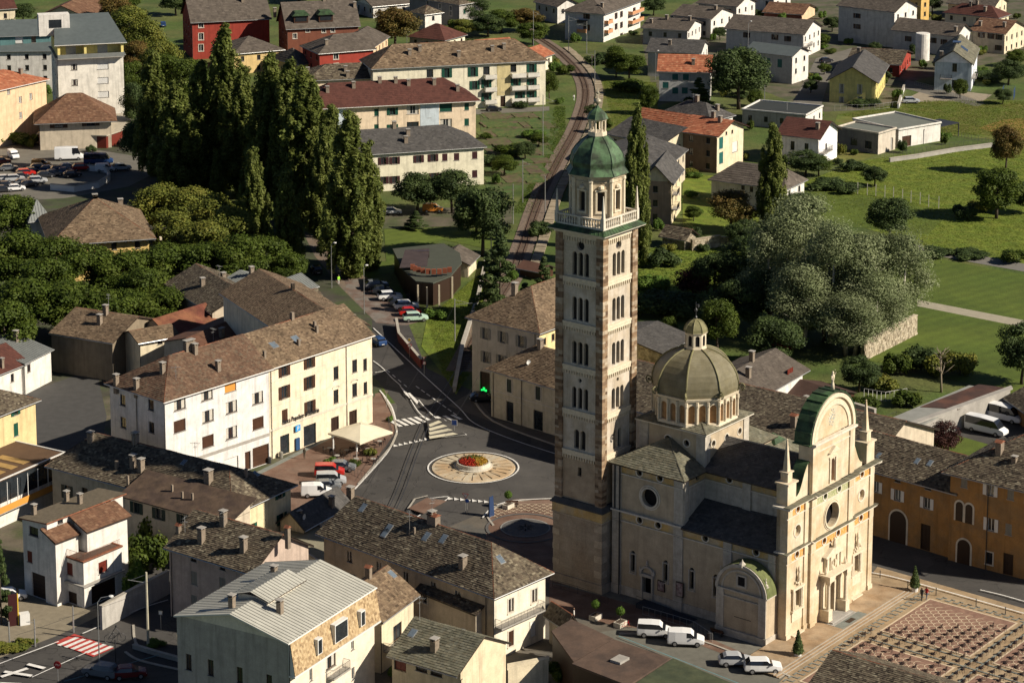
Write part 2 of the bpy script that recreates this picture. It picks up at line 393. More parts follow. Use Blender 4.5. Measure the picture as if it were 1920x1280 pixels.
def aerial(par,loc,h=2.2,rz=0.5):
 def f():
  s=MB();s.tube([(0,0,-.6),(0,0,h)],.03,4);s.tube([(-.7,0,h-.15),(.7,0,h-.15)],.018,4)
  for i in range(7):s.tube([(-.6+.2*i,-.28,h-.15),(-.6+.2*i,.28,h-.15)],.013,3)
  s.tube([(0,-.35,h-.7),(0,.35,h-.7)],.018,4)
  for i in range(4):s.tube([(-.25,-.3+.2*i,h-.7),(.25,-.3+.2*i,h-.7)],.013,3)
  return s.mesh('aerial',STEEL)
 return link('aerial',_cached(('aer',h),f),par,loc=loc,rz=rz)
def dish(par,loc,rz=0):
 def f():
  s=MB();s.tube([(0,0,-.5),(0,0,.5)],.03,4)
  prof=[(.02,0),(.2,.03),(.33,.09),(.40,.15)]
  rings=[[(r*math.cos(2*math.pi*k/12),-z-.06,.5+r*math.sin(2*math.pi*k/12)) for k in range(12)] for r,z in prof]
  s.loft(rings,cap=False);s.tube([(0,-.08,.2),(0,-.5,.45)],.015,3);return s.mesh('satellite_dish',mat('dish_white',(.5,.5,.48),var=.05))
 return link('satellite_dish',_cached('dish',f),par,loc=loc,rz=rz)
def railing(par,pts,h=1.0,m=None,name='railing',gap=.14,bar=.012,panel=None):
 s=MB()
 for a,b in zip(pts,pts[1:]):
  a,b=Vector(a),Vector(b);L=(b-a).length
  if panel:
   e=(b-a)/L;n=Vector((-e.y,e.x,0))*.03;k=[s.p(*q) for q in (a-n,b-n,b+n,a+n)];kk=[s.p(*(q+Vector((0,0,h)))) for q in (a-n,b-n,b+n,a+n)]
   for f in ((0,1,5,4),(1,2,6,5),(2,3,7,6),(3,0,4,7),(4,5,6,7)):s.fi([(k+kk)[z] for z in f])
   continue
  s.tube([a+Vector((0,0,h)),b+Vector((0,0,h))],.025,4);s.tube([a+Vector((0,0,.1)),b+Vector((0,0,.1))],.018,4)
  n=max(1,int(L/gap))
  for i in range(n+1):
   p=a+(b-a)*i/n;s.tube([p,p+Vector((0,0,h))],bar if i % 8 else .025,3)
 return s.build(name,panel or m or IRON,par)
# ---------------------------------------------------------------- houses
class House:
 """A, R, L: pixels of the three visible wall tops (near, right, left corner); yb: pixel row where the near corner meets the ground"""
 def __init__(s,name,label,A,R=None,L=None,yb=None,h=None,w=None,d=None,ang=None,wall=WHT,walls=None,cat='house',oh=.6,z0=0.,group=None,base=None,plinth=None,back=True):
  if yb is not None:P=G(A[0],yb,z0);h=zat(P,A[1])-z0
  else:P=G(A[0],A[1],z0+h)
  s.h=h;zt=z0+h
  if ang is None:
   if R and not (L and abs(L[0]-A[0]) > 1.3*abs(R[0]-A[0])):q=G(R[0],R[1],zt)-P;ang=math.degrees(math.atan2(q[1],q[0]))
   else:q=G(L[0],L[1],zt)-P;ang=math.degrees(math.atan2(q[1],q[0]))-90
  a=math.radians(ang);ex=np.array([math.cos(a),math.sin(a)]);ey=np.array([-ex[1],ex[0]])
  if w is None:w=float((G(R[0],R[1],zt)-P)[:2]@ex)
  if d is None:d=float((G(L[0],L[1],zt)-P)[:2]@ey)
  s.w,s.d,s.ang,s.ex,s.ey,s.P=w,d,a,ex,ey,P;s.name=name;s.wm=wall;s.walls=walls or [wall];s.z0=z0;s.oh=oh
  s.t=thing(name,label,cat,(P[0],P[1],z0),a,group);s.holes={'R':[],'L':[]};s.wins=[];s.roofs=None;s.base=base;s.pl=plinth
 def on(s,face,px,py,off=0):
  "pixel -> (distance along the face, height)"
  r=ray(px,py)
  if face == 'R':n=-s.ey;P=s.P[:2]+s.ey*off
  else:n=-s.ex;P=s.P[:2]+s.ex*off
  t=-((-P)@n)/(r[:2]@n);Q=np.array([0,0,HC])+r*t
  return float((Q[:2]-s.P[:2])@(s.ex if face == 'R' else s.ey)),float(Q[2])-s.z0
 def W(s,face,ss,zz,w,h,sty='b'):
  "windows centred at distances ss (fractions when <=1) and sill heights zz"
  L=s.w if face == 'R' else s.d
  for z in (zz if isinstance(zz,(list,tuple)) else [zz]):
   for f in (ss if isinstance(ss,(list,tuple)) else [ss]):
    c=f*L if -1 < f <= 1 else f
    if c-w/2 < .1 or c+w/2 > L-.1 or z+h > s.h-.05:continue
    s.holes[face].append((c-w/2,c+w/2,z,z+h) if face == 'R' else (L-c-w/2,L-c+w/2,z,z+h));s.wins.append((face,c,z,w,h,sty,'w'))
  return s
 def Wp(s,face,pts,w,h,sty='b'):
  "windows centred on pixels"
  for px,py in pts:
   c,z=s.on(face,px,py);s.W(face,[c if c > 1 else 1.01],[z-h/2],w,h,sty)
  return s
 def Dr(s,face,c,w,h,m=BRW,kind='door',glass=False,z=0.02):
  L=s.w if face == 'R' else s.d;c=c*L if c <= 1 else c
  s.holes[face].append((c-w/2,c+w/2,z,z+h) if face == 'R' else (L-c-w/2,L-c+w/2,z,z+h));s.wins.append((face,c,z,w,h,(m,kind,glass),'d'));return s
 def Dp(s,face,px,py,w,h,m=BRW,kind='door',glass=False):
  c,z=s.on(face,px,py);return s.Dr(face,max(c,1.01),w,h,m,kind,glass,.02 if z-h/2 < 1.6 else z-h/2)
 def shell(s,rev=.22):
  m=MB();w,d,h=s.w,s.d,s.h;base=-.3;dr=getattr(s,'drop',0)
  wl=s.walls;mats=list(dict.fromkeys(wl))
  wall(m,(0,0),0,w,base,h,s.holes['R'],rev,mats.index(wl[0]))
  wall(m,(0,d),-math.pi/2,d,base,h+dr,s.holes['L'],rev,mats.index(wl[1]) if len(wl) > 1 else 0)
  m.face([(w,0,base),(w,d,base),(w,d,h+dr),(w,0,h)],0,.5);m.face([(w,d,base),(0,d,base),(0,d,h+dr),(w,d,h+dr)],0,.5)
  if dr:m.face([(0,0,h),(0,0,h+dr),(0,d,h+dr)],0,.5)
  m.face([(.3,.3,h-.02+dr),(w-.3,.3,h-.02+dr),(w-.3,d-.3,h-.02+dr),(.3,d-.3,h-.02+dr)],0,.5)
  m.box(.3,w-.3,.3,d-.3,base,h-.1+dr,0,.5,bottom=False)
  s.wallmb=m;s.mats=mats
  return s
 def roof(s,axis='x',i0=1.0,i1=1.0,rise=None,pitch=22,style='stone',oh=None,coarse=1.0,fascia=None,ridge=True,cap=None,gable=None,ohg=None,shift=.5):
  "axis ridge direction; i0/i1 hip inset as share of half the span (0 = gable)"
  s.shell();oh=s.oh if oh is None else oh;ohg=oh if ohg is None else ohg;w,d,h=s.w,s.d,s.h
  sp=d if axis == 'x' else w;Ln=w if axis == 'x' else d
  if rise is None:rise=math.tan(math.radians(pitch))*sp/2
  k=rise/(sp/2);e=h-k*oh
  a0=-ohg if i0 == 0 else -oh;a1=Ln+(ohg if i1 == 0 else oh)
  r0=a0+(0 if i0 == 0 else (sp/2+oh)*i0);r1=a1-(0 if i1 == 0 else (sp/2+oh)*i1)
  if r0 > r1:r0=r1=(r0+r1)/2
  H=h+rise;c=sp/2
  def T(a,b,z):return (a,b,z) if axis == 'x' else (b,a,z)
  polys=[];e2=e+.0
  A_,B_,C_,D_=T(a0,-oh,e),T(a1,-oh,e),T(a1,sp+oh,e),T(a0,sp+oh,e);R0,R1=T(r0,c,H),T(r1,c,H)
  if r1-r0 < 1e-6:polys += [(A_,B_,R0),(C_,D_,R0)]
  else:polys += [(A_,B_,R1,R0),(C_,D_,R0,R1)]
  if i0 > 0:polys.append((D_,A_,R0))
  if i1 > 0:polys.append((B_,C_,R1))
  polys=[tuple((x,y,z+.06) for x,y,z in p) for p in polys]
  rid=[(R0,R1)] if r1-r0 > .3 else []
  if i0 > 0:rid += [(A_,R0),(D_,R0)]
  if i1 > 0:rid += [(B_,R1),(C_,R1)]
  s.ro=roof_part(s.t,polys,style,rid if ridge else (),fascia=fascia,cap=cap,coarse=coarse)
  gm=s.mats.index(gable) if gable in s.mats else 0
  for (ii,a) in ((i0,0.),(i1,Ln)):
   if ii == 0:
    pts=[T(a,0,h-.01),T(a,sp,h-.01),T(a,c,H-.03)]
    s.wallmb.face(pts,gm,.5)
  gt=MB();gz=e-.02;e_=[]
  if axis == 'x' or i0 > 0:e_.append(((a0 if axis == 'x' else -oh,-oh),(a1 if axis == 'x' else sp+oh,-oh)))
  if axis == 'y' or i0 > 0:e_.append(((-oh,a0 if axis == 'y' else -oh),(-oh,a1 if axis == 'y' else sp+oh)))
  for (q0,q1) in e_:gt.tube([(q0[0],q0[1],gz),(q1[0],q1[1],gz)],.085,6)
  gt.split('gutter',STEEL if fascia is None else fascia,s.t)
  gt=MB();gt.tube([(-oh*.9,-oh*.9,gz),(-.1,-.1,gz-.6),(-.1,-.1,0)],.05,5);gt.build('drainpipe',IRON,s.t)
  s._planes=[(lambda x,y:h+min(k*((y if axis == 'x' else x)),k*(sp-(y if axis == 'x' else x)),(k/i0*((x if axis == 'x' else y)-a0)-k*oh) if i0 > 0 else 1e9,(k/i1*(a1-(x if axis == 'x' else y))-k*oh) if i1 > 0 else 1e9))]
  s.finish();return s
 def shed(s,lo='R',rise=2.,style='stone',oh=None,coarse=1.0,fascia=None):
  s.drop=min(0,rise);s.shell();oh=s.oh if oh is None else oh;w,d,h=s.w,s.d,s.h
  if lo == 'R':f=lambda x,y:h+rise*y/d;P=[(-oh,-oh),(w+oh,-oh),(w+oh,d+oh),(-oh,d+oh)]
  elif lo == 'L':f=lambda x,y:h+rise*x/w;P=[(-oh,d+oh),(-oh,-oh),(w+oh,-oh),(w+oh,d+oh)]
  else:f=lambda x,y:h+rise*(w-x)/w;P=[(w+oh,-oh),(w+oh,d+oh),(-oh,d+oh),(-oh,-oh)]
  s.ro=roof_part(s.t,[tuple((x,y,f(x,y)+.08) for x,y in P)],style,(),fascia=fascia,coarse=coarse)
  m=s.wallmb
  if rise < 0:pass
  elif lo == 'R':m.face([(0,0,h),(0,d,h+rise),(0,d,h-.1),(0,0,h-.1)][::-1],0,.5);m.face([(w,0,h-.1),(w,d,h-.1),(w,d,h+rise),(w,0,h)],0,.5);m.face([(w,d,h-.1),(0,d,h-.1),(0,d,h+rise),(w,d,h+rise)],0,.5)
  elif lo == 'L':m.face([(0,0,h-.1),(w,0,h-.1),(w,0,h+rise),(0,0,h)],0,.5);m.face([(w,0,h-.1),(w,d,h-.1),(w,d,h+rise),(w,0,h+rise)],0,.5)
  else:m.face([(0,0,h-.1),(w,0,h-.1),(w,0,h),(0,0,h+rise)],0,.5);m.face([(0,d,h-.1),(0,0,h-.1),(0,0,h+rise),(0,d,h+rise)],0,.5)
  s._planes=[f];s.finish();return s
 def flat(s,par=.4,m=LEAD,pm=None,oh=None,top=None):
  s.shell();w,d,h=s.w,s.d,s.h;oh=0 if oh is None else oh;t=MB()
  t.box(-oh,w+oh,-oh,d+oh,h,h+.12,0)
  if par:
   for q in ((-oh,w+oh,-oh,-oh+.25),(-oh,w+oh,d+oh-.25,d+oh),(-oh,-oh+.25,-oh+.25,d+oh-.25),(w+oh-.25,w+oh,-oh+.25,d+oh-.25)):t.box(*q,h+.12,h+.12+par,1)
  s.ro=t.build('roof',[m,pm or s.wm],s.t);s._planes=[lambda x,y:h+.12];s.finish();return s
 def finish(s):
  s.wallob=s.wallmb.build('wall',s.mats,s.t)
  if s.pl:
   m=MB();m.box(-.05,s.w+.05,-.05,0,-.2,s.pl[1]);m.box(-.05,0,0,s.d+.05,-.2,s.pl[1]-.002);m.build('plinth',s.pl[0],s.t)
  for (face,c,z,w,h,sty,kind) in s.wins:
   if face == 'R':P=(c-w/2,0,z);a=0
   else:P=(0,c+w/2,z);a=-math.pi/2
   if kind == 'w':window(s.t,P,a,w,h,sty)
   else:door(s.t,P,a,w,h,*[sty[0]],kind=sty[1],glass=sty[2])
 def rz(s,x,y):return max(0.5,s._planes[0](x,y))
 def roofpt(s,px,py):
  r=ray(px,py);O=np.array([0,0,HC]);t0=(s.z0+s.h+s.w+s.d-HC)/r[2]*.9;t1=(s.z0-HC)/r[2];t=t0
  for i in range(1500):
   t=t0+(t1-t0)*i/1500;Q=O+r*t;x=float((Q[:2]-s.P[:2])@s.ex);y=float((Q[:2]-s.P[:2])@s.ey)
   if -1.5 < x < s.w+1.5 and -1.5 < y < s.d+1.5 and Q[2]-s.z0 < s.rz(x,y):return x,y,s.rz(x,y)
  return s.w/2,s.d/2,s.rz(s.w/2,s.d/2)
 def ch(s,pts,w=.6,d=.6,h=1.2,sty='cap'):
  for px,py in pts:
   x,y,z=s.roofpt(px,py);link('chimney',chimney_mesh(w,d,h,sty),s.ro,loc=(x,y,z))
  return s
 def sky(s,pts,w=.9,l=1.2):
  for px,py in pts:
   x,y,z=s.roofpt(px,py);e=.3;gx=(s.rz(x+e,y)-s.rz(x-e,y))/(2*e);gy=(s.rz(x,y+e)-s.rz(x,y-e))/(2*e)
   n=Vector((-gx,-gy,1)).normalized();up=Vector((gx,gy,0));up=up.normalized() if up.length > .01 else Vector((0,1,0))
   u=(up-n*up.dot(n)).normalized();a=u.cross(n)
   def f():
    m=MB();m.box(-w/2,w/2,-l/2,l/2,-.1,.13,0);m.box(-w/2+.09,w/2-.09,-l/2+.09,l/2-.09,.13,.15,1,bottom=False);return m.mesh('skylight',[STEEL,mat('skylight_glass',(.12,.15,.18),rough=.05,spec=.8)])
   o=link('skylight',_cached(('sky',w,l),f),s.ro);o.matrix_local=Matrix.LocRotScale(Vector((x,y,z+.05)),Matrix((a,u,n)).transposed().to_quaternion(),None)
  return s
 def aer(s,pts,h=2.2):
  for px,py in pts:x,y,z=s.roofpt(px,py);aerial(s.ro,(x,y,z),h,random.uniform(0,3))
  return s
 def dish(s,pts):
  for px,py in pts:x,y,z=s.roofpt(px,py);dish(s.ro,(x,y,z),random.uniform(-.5,.5))
  return s
 def loc2w(s,x,y):return s.P[:2]+s.ex*x+s.ey*y
 def balcony(s,face,s0,s1,z,dep=1.2,rail='bars',m=None,slab=None):
  t=MB()
  if face == 'R':t.box(s0,s1,-dep,-.01,z-.18,z);pts=[(s0+.05,-.05,z),(s0+.05,-dep+.05,z),(s1-.05,-dep+.05,z),(s1-.05,-.05,z)]
  else:t.box(-dep,-.01,s0,s1,z-.18,z);pts=[(-.05,s1-.05,z),(-dep+.05,s1-.05,z),(-dep+.05,s0+.05,z),(-.05,s0+.05,z)]
  b=t.build('balcony',slab or CNC,s.t)
  railing(b,pts,1.0,m or IRON,'balcony_railing',panel=(m if rail == 'panel' else None));return s
 def arch(s,px,py,w,hgt,n=1):
  c,z=s.on('L',px,py);z=z-hgt/2 if z-hgt/2 > 1 else 0
  for (k,m,e,o) in ((0,PLS,.25,.06),(1,MATS['dark_brown_wood'],0,.10)):
   t=MB();r=w/2+e;pts=[(-r,0),(r,0)]+[(r*math.cos(a),hgt-w/2+r*math.sin(a)) for a in [math.pi*i/12 for i in range(13)]]
   t.vprism(pts,-o,-.003);q=t.build('archway' if k else 'arch_surround',m,s.t);q.location=(0,c,z);q.rotation_euler=(0,0,-math.pi/2)
  return s
 def auto(s,st='d',w=1.0,h=1.35,faces='RL'):
  for f in faces:
   if s.holes[f]:continue
   L=s.w if f == 'R' else s.d;n=int(L/3.6);k=0
   while s.h-2.5-k*2.9 > .4:s.W(f,[L*(i+.5)/n+.01+(1.01 if L*(i+.5)/n < 1 else 0) for i in range(n)],[s.h-2.4-k*2.9],w,h,st);k += 1
  return s
 def band(s,z,hgt=.25,pr=.08,m=PLS,faces='RL',name='string_course'):
  t=MB()
  if 'R' in faces:t.box(-pr if 'L' in faces else 0,s.w+.02,-pr,-.002,z,z+hgt)
  if 'L' in faces:t.box(-pr,-.002,0,s.d+.02,z+.001,z+hgt-.001)
  t.build(name,m,s.t);return s
 def pipe(s,face,c,m=None,z=0):
  L=s.w if face == 'R' else s.d;c=c*L if c <= 1 else c;t=MB()
  q=(c,-.12) if face == 'R' else (-.12,c);t.tube([(q[0],q[1],z),(q[0],q[1],s.h-.1)],.055,5);t.build('drainpipe',m or IRON,s.t);return s
# ---------------------------------------------------------------- the pilgrimage church
def wallx(mb,P,ang,L,z0,z1,feats=(),mi=0):
 "wall with real openings: ('q',c,z,w,h,depth,back) ('a',...) arched, ('r',c,zc,R,depth,back) round; back = material index or None"
 hs=[]
 for f in feats:hs.append((f[1]-f[3],f[1]+f[3],f[2]-f[3],f[2]+f[3]) if f[0] == 'r' else (f[1]-f[3]/2,f[1]+f[3]/2,f[2],f[2]+f[4]))
 wall(mb,P,ang,L,z0,z1,hs,0.0,mi)
 o0,e0=mb.o,mb.ex;mb.frame((P[0],P[1],0),ang)
 for f in feats:
  r=.5
  if f[0] == 'r':
   _,c,z,R,dp,bk=f;N=24
   cir=[(c+R*math.cos(2*math.pi*(k+.5)/N),z+R*math.sin(2*math.pi*(k+.5)/N)) for k in range(N)]
   def sq(k):
    a=2*math.pi*(k+.5)/N;x,y=math.cos(a),math.sin(a);m=max(abs(x),abs(y));return (c+R*x/m,z+R*y/m)
   cor={3:(1,1),9:(-1,1),15:(-1,-1),21:(1,-1)}
   for k in range(N):
    a,b=cir[k],cir[(k+1) % N];q,p=sq(k),sq((k+1) % N)
    if (k+1) % N in cor or k in cor:pass
    mb.face([(a[0],0,a[1]),(q[0],0,q[1]),(p[0],0,p[1]),(b[0],0,b[1])],mi,r)
    mb.face([(a[0],0,a[1]),(b[0],0,b[1]),(b[0],dp,b[1]),(a[0],dp,a[1])],mi,r)
    if k % 6 == 2:
     s_={2:(1,1),8:(-1,1),14:(-1,-1),20:(1,-1)}[k];mb.face([(q[0],0,q[1]),(c+R*s_[0],0,z+R*s_[1]),(p[0],0,p[1])],mi,r)
   if bk is not None:mb.face([(x,dp,y) for x,y in cir],bk,r)
  else:
   _,c,z,w,h,dp,bk=f;zs=z+h-w/2 if f[0] == 'a' else z+h
   pts=[(c-w/2,z),(c+w/2,z),(c+w/2,zs)]
   if f[0] == 'a':
    N=10;arc=[(c+w/2*math.cos(math.pi*k/N),zs+w/2*math.sin(math.pi*k/N)) for k in range(N+1)]
    for k in range(N//2):mb.face([(arc[k][0],0,arc[k][1]),(c+w/2,0,z+h),(arc[k+1][0],0,arc[k+1][1])],mi,r)
    for k in range(N//2,N):mb.face([(arc[k][0],0,arc[k][1]),(c-w/2,0,z+h),(arc[k+1][0],0,arc[k+1][1])],mi,r)
    pts += arc[1:]
   else:pts += [(c-w/2,zs)]
   n=len(pts)
   for k in range(n):
    a,b=pts[k],pts[(k+1) % n];mb.face([(a[0],0,a[1]),(b[0],0,b[1]),(b[0],dp,b[1]),(a[0],dp,a[1])],mi,r)
   if bk is not None:mb.face([(x,dp,y) for x,y in pts],bk,r)
 mb.o,mb.ex=o0,e0
CA=G(1470.5,1204);CB=G(1632,1104);CANG=math.atan2(*(CB-CA)[1::-1][:2]) if False else math.atan2((CB-CA)[1],(CB-CA)[0])
church=thing('church','pale stone pilgrimage church with dome and sunlit carved facade beside the bell tower','church',(CA[0],CA[1],0),CANG)
SPL=plaster('church_plaster',(.42,.34,.235),stain=.3);FRZ=mat('yellow_plaster_band',(.46,.31,.12),col2=(.42,.34,.22),var=.2)
ORZ=mat('orange_frieze',(.55,.22,.035),col2=(.55,.36,.16),var=.3,scale=9);GRZ=mat('green_frieze',(.26,.28,.13),col2=(.40,.38,.24),var=.3,scale=6)
FST=mat('facade_stone',(.60,.51,.37),col2=(.50,.385,.24),var=.12,scale=.5,stain=.35,joints=(1.2,.5,.10));FSS=mat('facade_carving',(.58,.50,.37),var=.15,scale=3)
DRK=mat('dark_leaded_glass',(.012,.011,.012),rough=.7,spec=.1,var=.4,scale=8);RGL=mat('red_curtained_glass',(.16,.03,.015),rough=.4,var=.3,scale=4)
GST=mat('grey_church_stone',(.44,.40,.335),var=.2,scale=1.2,joints=(1.0,.5,.14),stain=.4)
PI=math.pi
XL,XM0,XM1,XR=0.,4.9,14.8,20.5
# --- walls of the front: three storeys
m=MB();mt=[FST,DRK,RGL,ORZ,FSS,GRZ]
lo=[('a',2.6,3.7,1.2,2.7,.5,1),('a',16.5,3.5,1.2,2.7,.5,1),('q',9.85,.55,1.7,4.1,.9,1)]
wallx(m,(XL,0),0,XM0,-.2,9.8,[lo[0]]);wallx(m,(XM0,-.35),0,XM1-XM0,-.2,9.8,[('q',4.95,.75,1.75,4.0,.9,1)]);wallx(m,(XM1,0),0,XR-XM1,-.2,9.8,[('a',1.8,3.6,1.2,2.7,.5,1)])
for x0,x1,y,cs,mi in ((XL,XM0,0,(2.45,),3),(XM0,XM1,-.35,(3.3,6.6),3),(XM1,XR,0,(2.85,),3)):
 wallx(m,(x0,y),0,x1-x0,9.8,11.0,[('r',c,10.4,.42,.25,1) for c in cs],mi)
 wallx(m,(x0,y),0,x1-x0,11.0,15.5,[('r',4.95,13.3,1.55,.8,1)] if y else [('r',cs[0],13.4,.72,.45,0)])
 wallx(m,(x0,y),0,x1-x0,15.5,16.7,[('r',c,16.1,.42,.25,1) for c in cs],5 if y else 3)
for x in (XM0,XM1):m.box(x-.02,x+.02,-.35,.0,-.2,23.6,0,.5)
wallx(m,(XM0,-.35),0,XM1-XM0,17.3,23.5,[('a',4.95,.2+17.35,.95,2.9,.45,2)])
# solid depth of the front wall
m.box(XL,XR,.9,1.4,-.2,16.9,0,.5);m.box(XL,XL+.02,0,1.4,-.2,16.9,0,.5);m.box(XR-.02,XR,0,1.4,-.2,16.9,0,.5);m.box(XM0,XM1,.6,1.5,16.7,23.5,0,.5)
m.box(XM0,XM0+.3,-.3,.6,17,23.5,0,.5);m.box(XM1-.3,XM1,-.3,.6,17,23.5,0,.5)
# crowning arch
cx,R0,zb=9.9,5.15,23.55;N=24;ry=5.0
arc=[(cx+R0*math.cos(PI*k/N),zb+ry*math.sin(PI*k/N)) for k in range(N+1)]
m.vprism(arc,-.15,1.5,0,.5)
m.build('front_wall',mt,church)
# pilaster strips, cornices
p=MB()
for x0,x1,y in ((0,.95,0),(3.95,4.9,0),(4.9,6.0,-.35),(13.7,14.8,-.35),(14.8,15.75,0),(19.5,20.5,0)):
 for z0,z1 in ((.9,9.75),(11.25,15.45)):p.box(x0,x1,y-.16,y-.003,z0,z1,r=.5)
 p.box(x0,x1,y-.2,y-.003,9.85,10.98,r=.5);p.box(x0,x1,y-.2,y-.003,15.6,16.65,r=.5)
 p.box(x0-.03,x1+.03,y-.28,y-.004,-.2,.9,r=.5)
for x0,x1 in ((4.9,6.1),(13.7,14.8)):p.box(x0,x1,-.51,-.353,17.4,23.1,r=.5)
p.split('pilaster',FST,church)
c=MB()
def cornice(mb,z,prof,segs):
 "segs: list of (x0,x1,y) front pieces; prof: (projection, z0, z1) steps"
 for pr,a,b in prof:
  for x0,x1,y in segs:mb.box(x0-pr*.6 if x0 in (0,) else x0,x1+pr*.6 if x1 == XR else x1,y-pr,y-.004,z+a,z+b,r=.5)
SEG=[(0,4.9,0),(4.9,14.8,-.35),(14.8,XR,0)]
cornice(c,11.0,[(.25,0,.12),(.5,.12,.28)],SEG);cornice(c,9.75,[(.14,-.02,.1)],SEG);cornice(c,15.45,[(.14,-.02,.1)],SEG)
cornice(c,16.7,[(.3,0,.14),(.6,.14,.28),(.85,.28,.42)],SEG)
c.box(-.7,0,-.85,1.6,16.85,17.1,r=.5);c.box(XR,XR+.7,-.85,1.6,16.85,17.1,r=.5);c.box(-.4,0,-.5,1.5,11.12,11.28,r=.5);c.box(XR,XR+.4,-.5,1.5,11.12,11.28,r=.5)
cornice(c,23.1,[(.3,0,.2),(.55,.2,.45)],[(4.9,14.8,-.35)]);cornice(c,22.2,[(.12,0,.12)],[(4.9,14.8,-.35)])
c.split('cornice',PLS,church)
# slabs lying on the big cornices
s=MB()
x=-.8
while x < XR+.7:
 w=.5;y=-.35 if 4.9 < x < 14.8 else 0
 s.box(x,x+w*.93,y-.95,y+.0,17.13,17.19+random.uniform(0,.03));s.box(x,x+w*.93,y-.55,y-.0,11.29,11.34)
 x += w
s.build('cornice_slabs',GSL,church,kind='stuff')
a_=MB()
for ra,rb,y0 in ((1.0,.9,-.42),(.84,.72,-.28)):
 for k in range(N):
  t0,t1=PI*k/N,PI*(k+1)/N
  q=[(cx+R0*f*math.cos(t),zb+ry*f*math.sin(t)) for f,t in ((ra,t0),(ra,t1),(rb,t1),(rb,t0))]
  a_.vprism(q,y0,-.152,r=.5)
a_.build('arch_moulding',FSS,church)
# copper barrel behind the arch
b=MB()
for k in range(N):
 t0,t1=PI*k/N,PI*(k+1)/N
 f0,f1=1.03,1.06
 q=[(cx+R0*f*math.cos(t),zb+ry*f*math.sin(t)) for f,t in ((f0,t0),(f1,t0),(f1,t1),(f0,t1))]
 b.vprism(q,-.35,1.9)
 if k % 2 == 0:q2=[(cx+R0*f*math.cos(t),zb+ry*f*math.sin(t)) for f,t in ((1.06,t0-.012),(1.09,t0-.012),(1.09,t0+.012),(1.06,t0+.012))];b.vprism(q2,-.35,1.9)
b.box(cx-R0*1.12,cx-R0*.98,-.4,2.0,zb-.12,zb+.02);b.box(cx+R0*.98,cx+R0*1.12,-.4,2.0,zb-.12,zb+.02)
b.build('copper_barrel_roof',COPG,church)
# painted coat of arms in the arch
e=MB()
for k in range(26):
 t=k*2.4;r_=.16*math.sqrt(k);e.box(cx-.2+r_*math.cos(t)-.1,cx-.2+r_*math.cos(t)+.1,-.19,-.153,zb+2.1+1.35*r_*math.sin(t)-.12,zb+2.1+1.35*r_*math.sin(t)+.12)
e.build('worn_fresco',mat('faded_fresco',(.5,.47,.40),rnd=[(.42,.42,.38),(.6,.52,.36),(.30,.34,.33)],var=.2),church)
# side scrolls with copper backs, pedestals and obelisks
for sg,x0 in ((1,4.9),(-1,14.8)):
 pts=[]
 for k in range(13):
  t=k/12;xx=2.9*t;zz=21.3-1.0*math.sin(t*PI*.5)*1.0-2.5*t**1.3+.35*math.sin(t*2*PI)
  pts.append((x0-sg*xx,max(17.35,zz)))
 pl=[(x0,17.2)]+pts+[(x0-sg*2.9,17.2)]
 v=MB();v.vprism(pl if sg < 0 else pl[::-1],.05,.55,r=.5);v.build('scroll_wall',FST,church)
 v=MB()
 for q0,q1 in zip(pts,pts[1:]):
  v.face([(q0[0],-.05,q0[1]+.08),(q1[0],-.05,q1[1]+.08),(q1[0],1.6,q1[1]+.08),(q0[0],1.6,q0[1]+.08)]);v.face([(q0[0],-.05,q0[1]-.02),(q1[0],-.05,q1[1]-.02),(q1[0],-.05,q1[1]+.08),(q0[0],-.05,q0[1]+.08)])
 v.face([(pts[0][0],1.6,17.2)]+[(a,1.6,z) for a,z in pts]+[(pts[-1][0],1.6,17.2)]);v.build('scroll_copper',COPG,church)
 xc=.95 if sg > 0 else 19.6
 v=MB();v.box(xc-.95,xc+.95,-.05,1.5,17.1,19.7,r=.5);v.box(xc-1.15,xc+1.15,-.25,1.7,19.7,19.9,r=.5)
 v.box(xc-.5,xc+.5,.25,1.25,19.9,21.0,r=.5);v.box(xc-.65,xc+.65,.1,1.4,21.0,21.15,r=.5)
 r4=lambda h,z:[(xc-h,.75-h,z),(xc+h,.75-h,z),(xc+h,.75+h,z),(xc-h,.75+h,z)]
 v.loft([r4(.34,21.15),r4(.07,24.9)],r=.5);v.lathe(xc,.75,[(.01,24.85),(.13,25.0),(.01,25.15)],6,r=.5)
 v.build('obelisk',FST,church)
# window and door surrounds on the front
w_=MB()
def aedicule(mb,xc,z0,y,w=2.5,h=3.5):
 for sx in (-1,1):
  mb.box(xc+sx*w*.42-.13,xc+sx*w*.42+.13,y-.3,y-.01,z0,z0+h*.72,r=.5);mb.lathe(xc+sx*w*.3,y-.22,[(.11,z0+.1),(.08,z0+h*.35),(.10,z0+h*.36),(.08,z0+h*.68)],6,r=.5)
 mb.box(xc-w/2-.1,xc+w/2+.1,y-.38,y-.01,z0+h*.72,z0+h*.8,r=.5);mb.box(xc-w/2-.1,xc+w/2+.1,y-.35,y-.01,z0-.25,z0-.02,r=.5)
 mb.box(xc-w/2+.1,xc+w/2-.1,y-.12,y-.01,z0-1.5,z0-.3,r=.5)
 for k in range(9):a=random.uniform(-w*.42,w*.42);b_=random.uniform(.8,1.0)*h;mb.lathe(xc+a,y-.18,[(.02,z0+b_-.12),(.16,z0+b_),(.1,z0+b_+.18),(.02,z0+b_+.25)],5,r=.5)
 mb.lathe(xc,y-.3,[(.2,z0+h*1.02),(.22,z0+h*1.15),(.13,z0+h*1.3),(.2,z0+h*1.38),(.12,z0+h*1.5),(.02,z0+h*1.56)],7,r=.5)
 mb.box(xc-w/2+.0,xc+w/2-.0,y-.5,y-.05,.02,.45,r=.5)
